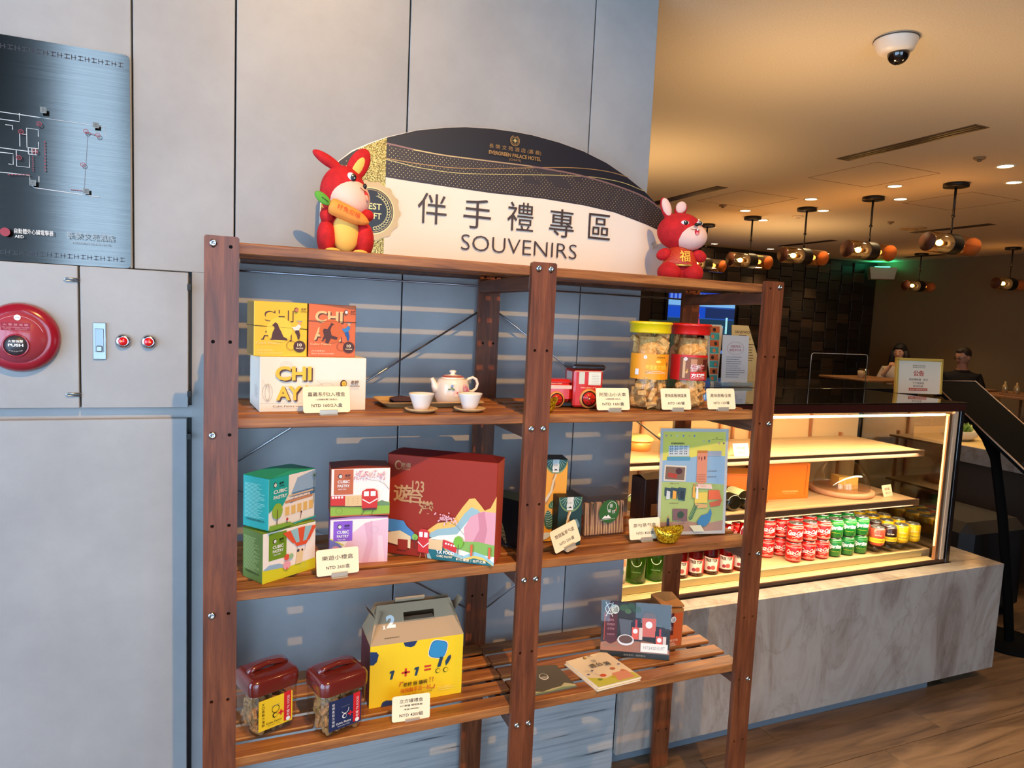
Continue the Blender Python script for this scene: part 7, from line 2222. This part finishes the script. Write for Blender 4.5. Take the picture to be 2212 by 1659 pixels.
# pendants
AMB_CAP = mat((96, 50, 28), .6, 0, .3)
BULB = mat((255, 200, 110), .5, 0, .5, 60.0)
pd = thing('pendant_light', '', 'pendant light', (5.0, 1.87, ZCE), 0, 'amber glass cylinder pendant lights')
g = G(); g.lathe([(.075, 0), (.085, -.004), (.085, -.028), (.0, -.030)], DARKMETAL, 28); g.build('canopy', pd)
g = G(); g.tube([(0, 0, -.03), (0, 0, -.24)], .009, DARKMETAL, 8); g.tube([(0, 0, -.24), (0, 0, -.37)], .006, DARKMETAL, 8); g.ball((0, 0, -.24), .014, DARKMETAL, 10, 8); g.build('rod', pd)
g = G(); g.lathe([(.076, -.052), (.077, -.048), (.077, .048), (.076, .052)], DARKMETAL, 32, ax='x'); g.v = [(a, b, c - .447) for (a, b, c) in g.v]; g.build('metal_band', pd)
for sx in (-1, 1):
    g = G(); P_ = [(.073, .052), (.073, .245), (.068, .252)] if sx > 0 else [(.068, -.252), (.073, -.245), (.073, -.052)]
    b = len(g.v)
    seg_ = 32
    for (r, xx) in P_:
        for k in range(seg_):
            a = 2 * PI * k / seg_; g.v.append((xx, r * math.cos(a), r * math.sin(a) - .447))
    mi_ = g.midx(AMBER)
    for i in range(len(P_) - 1):
        for k in range(seg_):
            j = (k + 1) % seg_; g.f.append([i * seg_ + k, i * seg_ + j, (i + 1) * seg_ + j, (i + 1) * seg_ + k]); g.mi.append(mi_); g.sm.append(True)
    g.build('glass_shade', pd)
    g = G(); g.lathe([(.068, sx * .250 - .002), (.068, sx * .250 + .002)], AMB_CAP if sx < 0 else mat((196, 132, 84), .5), 32, ax='x'); g.v = [(a, b_, c - .447) for (a, b_, c) in g.v]; g.build('end_cap', pd, label='amber end disc')
    g = G(); g.ball((sx * .12, 0, -.447), (.030, .022, .022), BULB if sx < 0 else mat((255, 170, 90), .5, 0, .5, 6.0), 12, 8); g2 = G(); g2.lathe([(.018, sx * .085 - .02), (.018, sx * .085 + .02)], GOLD, 12, ax='x'); g2.v = [(a, b_, c - .447) for (a, b_, c) in g2.v]; g2.build('bulb_socket', pd)
    g.build('bulb', pd)
names_p = ('nearest and largest of its row', 'second largest in the row', 'third in the row', 'fourth, by the end post top', 'farthest, behind the jacketed rabbit')
for k in range(5):
    t = pd if k == 0 else copy_tree(pd)
    t.location = (5.03 - .02 * k, 1.87 + .695 * k, ZCE); t['label'] = 'amber glass cylinder pendant with black band, ' + names_p[k]
    lamp('pendant_glow', 'POINT', (5.03 - .02 * k - .12, 1.87 + .695 * k, ZCE - .447), 7, (1.0, .68, .34), None, .05)
for (x, y, lb) in ((8.77, 4.92, 'small over the seated woman'), (8.88, 3.80, 'small at the picture edge above the man')):
    t = copy_tree(pd); t.location = (x, y, ZCE); t['label'] = 'amber glass cylinder pendant with black band, ' + lb
    lamp('pendant_glow', 'POINT', (x - .12, y, ZCE - .447), 4, (1.0, .68, .34), None, .05)

t = thing('security_camera', 'white dome security camera with dark lens on the cream ceiling', 'camera', (2.44, .335, ZCE))
g = G(); g.lathe([(.078, 0), (.080, -.006), (.079, -.012), (.066, -.045), (.050, -.056), (.040, -.058)], mat((226, 206, 184), .4), 36); g.lathe([(.0815, -.004), (.0815, -.008)], mat((60, 44, 36)), 36); g.build('housing', t)
g = G(); g.ball((0.008, -.01, -.058), (.040, .040, .042), mat((22, 16, 14), .05, 0, .5, 0, 1.0), 24, 14); g.build('lens_dome', t, label='dark glossy dome')
for (x, y, r, nm, lb, ct, c) in ((5.273, 3.651, .055, 'smoke_detector', 'white smoke detector beside the third pendant rod', 'detector', (236, 214, 176)), (6.725, 3.504, .13, 'ceiling_speaker', 'flush round ceiling speaker beyond the second pendant', 'speaker', (190, 150, 96)), (4.298, 3.601, .035, 'sprinkler', 'small sprinkler rosette by the rabbit ears', 'sprinkler', (150, 110, 70)), (4.432, 1.31, .035, 'sprinkler', 'small sprinkler rosette above the largest pendant', 'sprinkler', (150, 110, 70)), (6.2, 3.35, .03, 'sprinkler', 'small sprinkler rosette behind the pendants', 'sprinkler', (150, 110, 70))):
    t = thing(nm, lb, ct, (x, y, ZCE)); g = G(); g.lathe([(r, 0), (r, -.006), (r * .8, -.014), (0, -.014)], mat(c, .6), 24); g.build('disc', t); g = G(); g.lathe([(r * .4, -.014), (r * .35, -.026), (0, -.026)], mat((120, 90, 60) if nm == 'sprinkler' else c, .5), 16); g.build('core', t)
g = G(); SEAM = mat((140, 100, 58), .8)
g.box(3.93, 2.325, -.0012, 4.034, 2.329, 0, SEAM); g.box(3.90, 2.33, -.0012, 3.904, 3.5, 0, SEAM)
for (a, b) in (((4.034, 2.325), (3.42, 2.12)),): pass
g = G(); g.box(0, 0, -.0015, .61, .004, -.0002, SEAM); g.box(0, .004, -.0015, .004, .60, -.0002, SEAM); g.box(.606, .004, -.0015, .61, .60, -.0002, SEAM); g.box(0, .60, -.0015, .61, .604, -.0002, SEAM)
for n, (x, y) in enumerate(((4.03, 1.72), (3.97, 2.96), (5.40, 2.0))):
    o = g.build('access_panel', ce, (x, y, ZCE))

t = thing('emergency_unit', 'white emergency light box with green glow at the far corner', 'emergency light', (9.33, 5.98, 2.50), -40)
g = G(); g.prism([(-.16, .12), (.16, .12), (.19, .30), (-.19, .30)], -.12, .12, mat((206, 190, 170), .6)); g.build('casing', t)
G().box(-.10, -.06, .305, .10, .06, .315, mat((60, 255, 190), .5, 0, .5, 14.0)).build('green_lamp', t, label='glowing green lamp')
lamp('green_glow', 'POINT', (9.30, 5.92, 2.86), .7, (.1, 1.0, .65), None, .03)
# general cafe fill: added ceiling spots without fixtures, one over the counter signs
for (x, y) in ((2.6, 2.6), (3.4, 4.2), (6.6, 1.6), (8.0, 1.0), (7.0, 3.6), (8.3, 4.6), (2.7, .98)):
    lamp('downlight_and_fill_beam', 'SPOT', (x, y, ZCE - .03), 40, (1.0, .70, .36), (x, y, 0), .05, 100, .6)
# added upward spots, no fixtures, that lift the cafe ceiling
for (x, y, e) in ((2.6, 2.4, 50), (2.2, .6, 32), (4.4, -.2, 18), (3.2, .0, 14), (6.2, .4, 40), (5.6, 4.2, 50)):
    lamp('ceiling_fill_spot', 'SPOT', (x, y, 1.9 if y > 1 else 2.0), e, (1.0, .66, .32), (x + .1, y + .1, 2.9), .12, 150, 1.0)
for (k, o) in CAN.items():
    if k not in used: 
        for c in list(o.children): bpy.data.objects.remove(c)
        bpy.data.objects.remove(o)
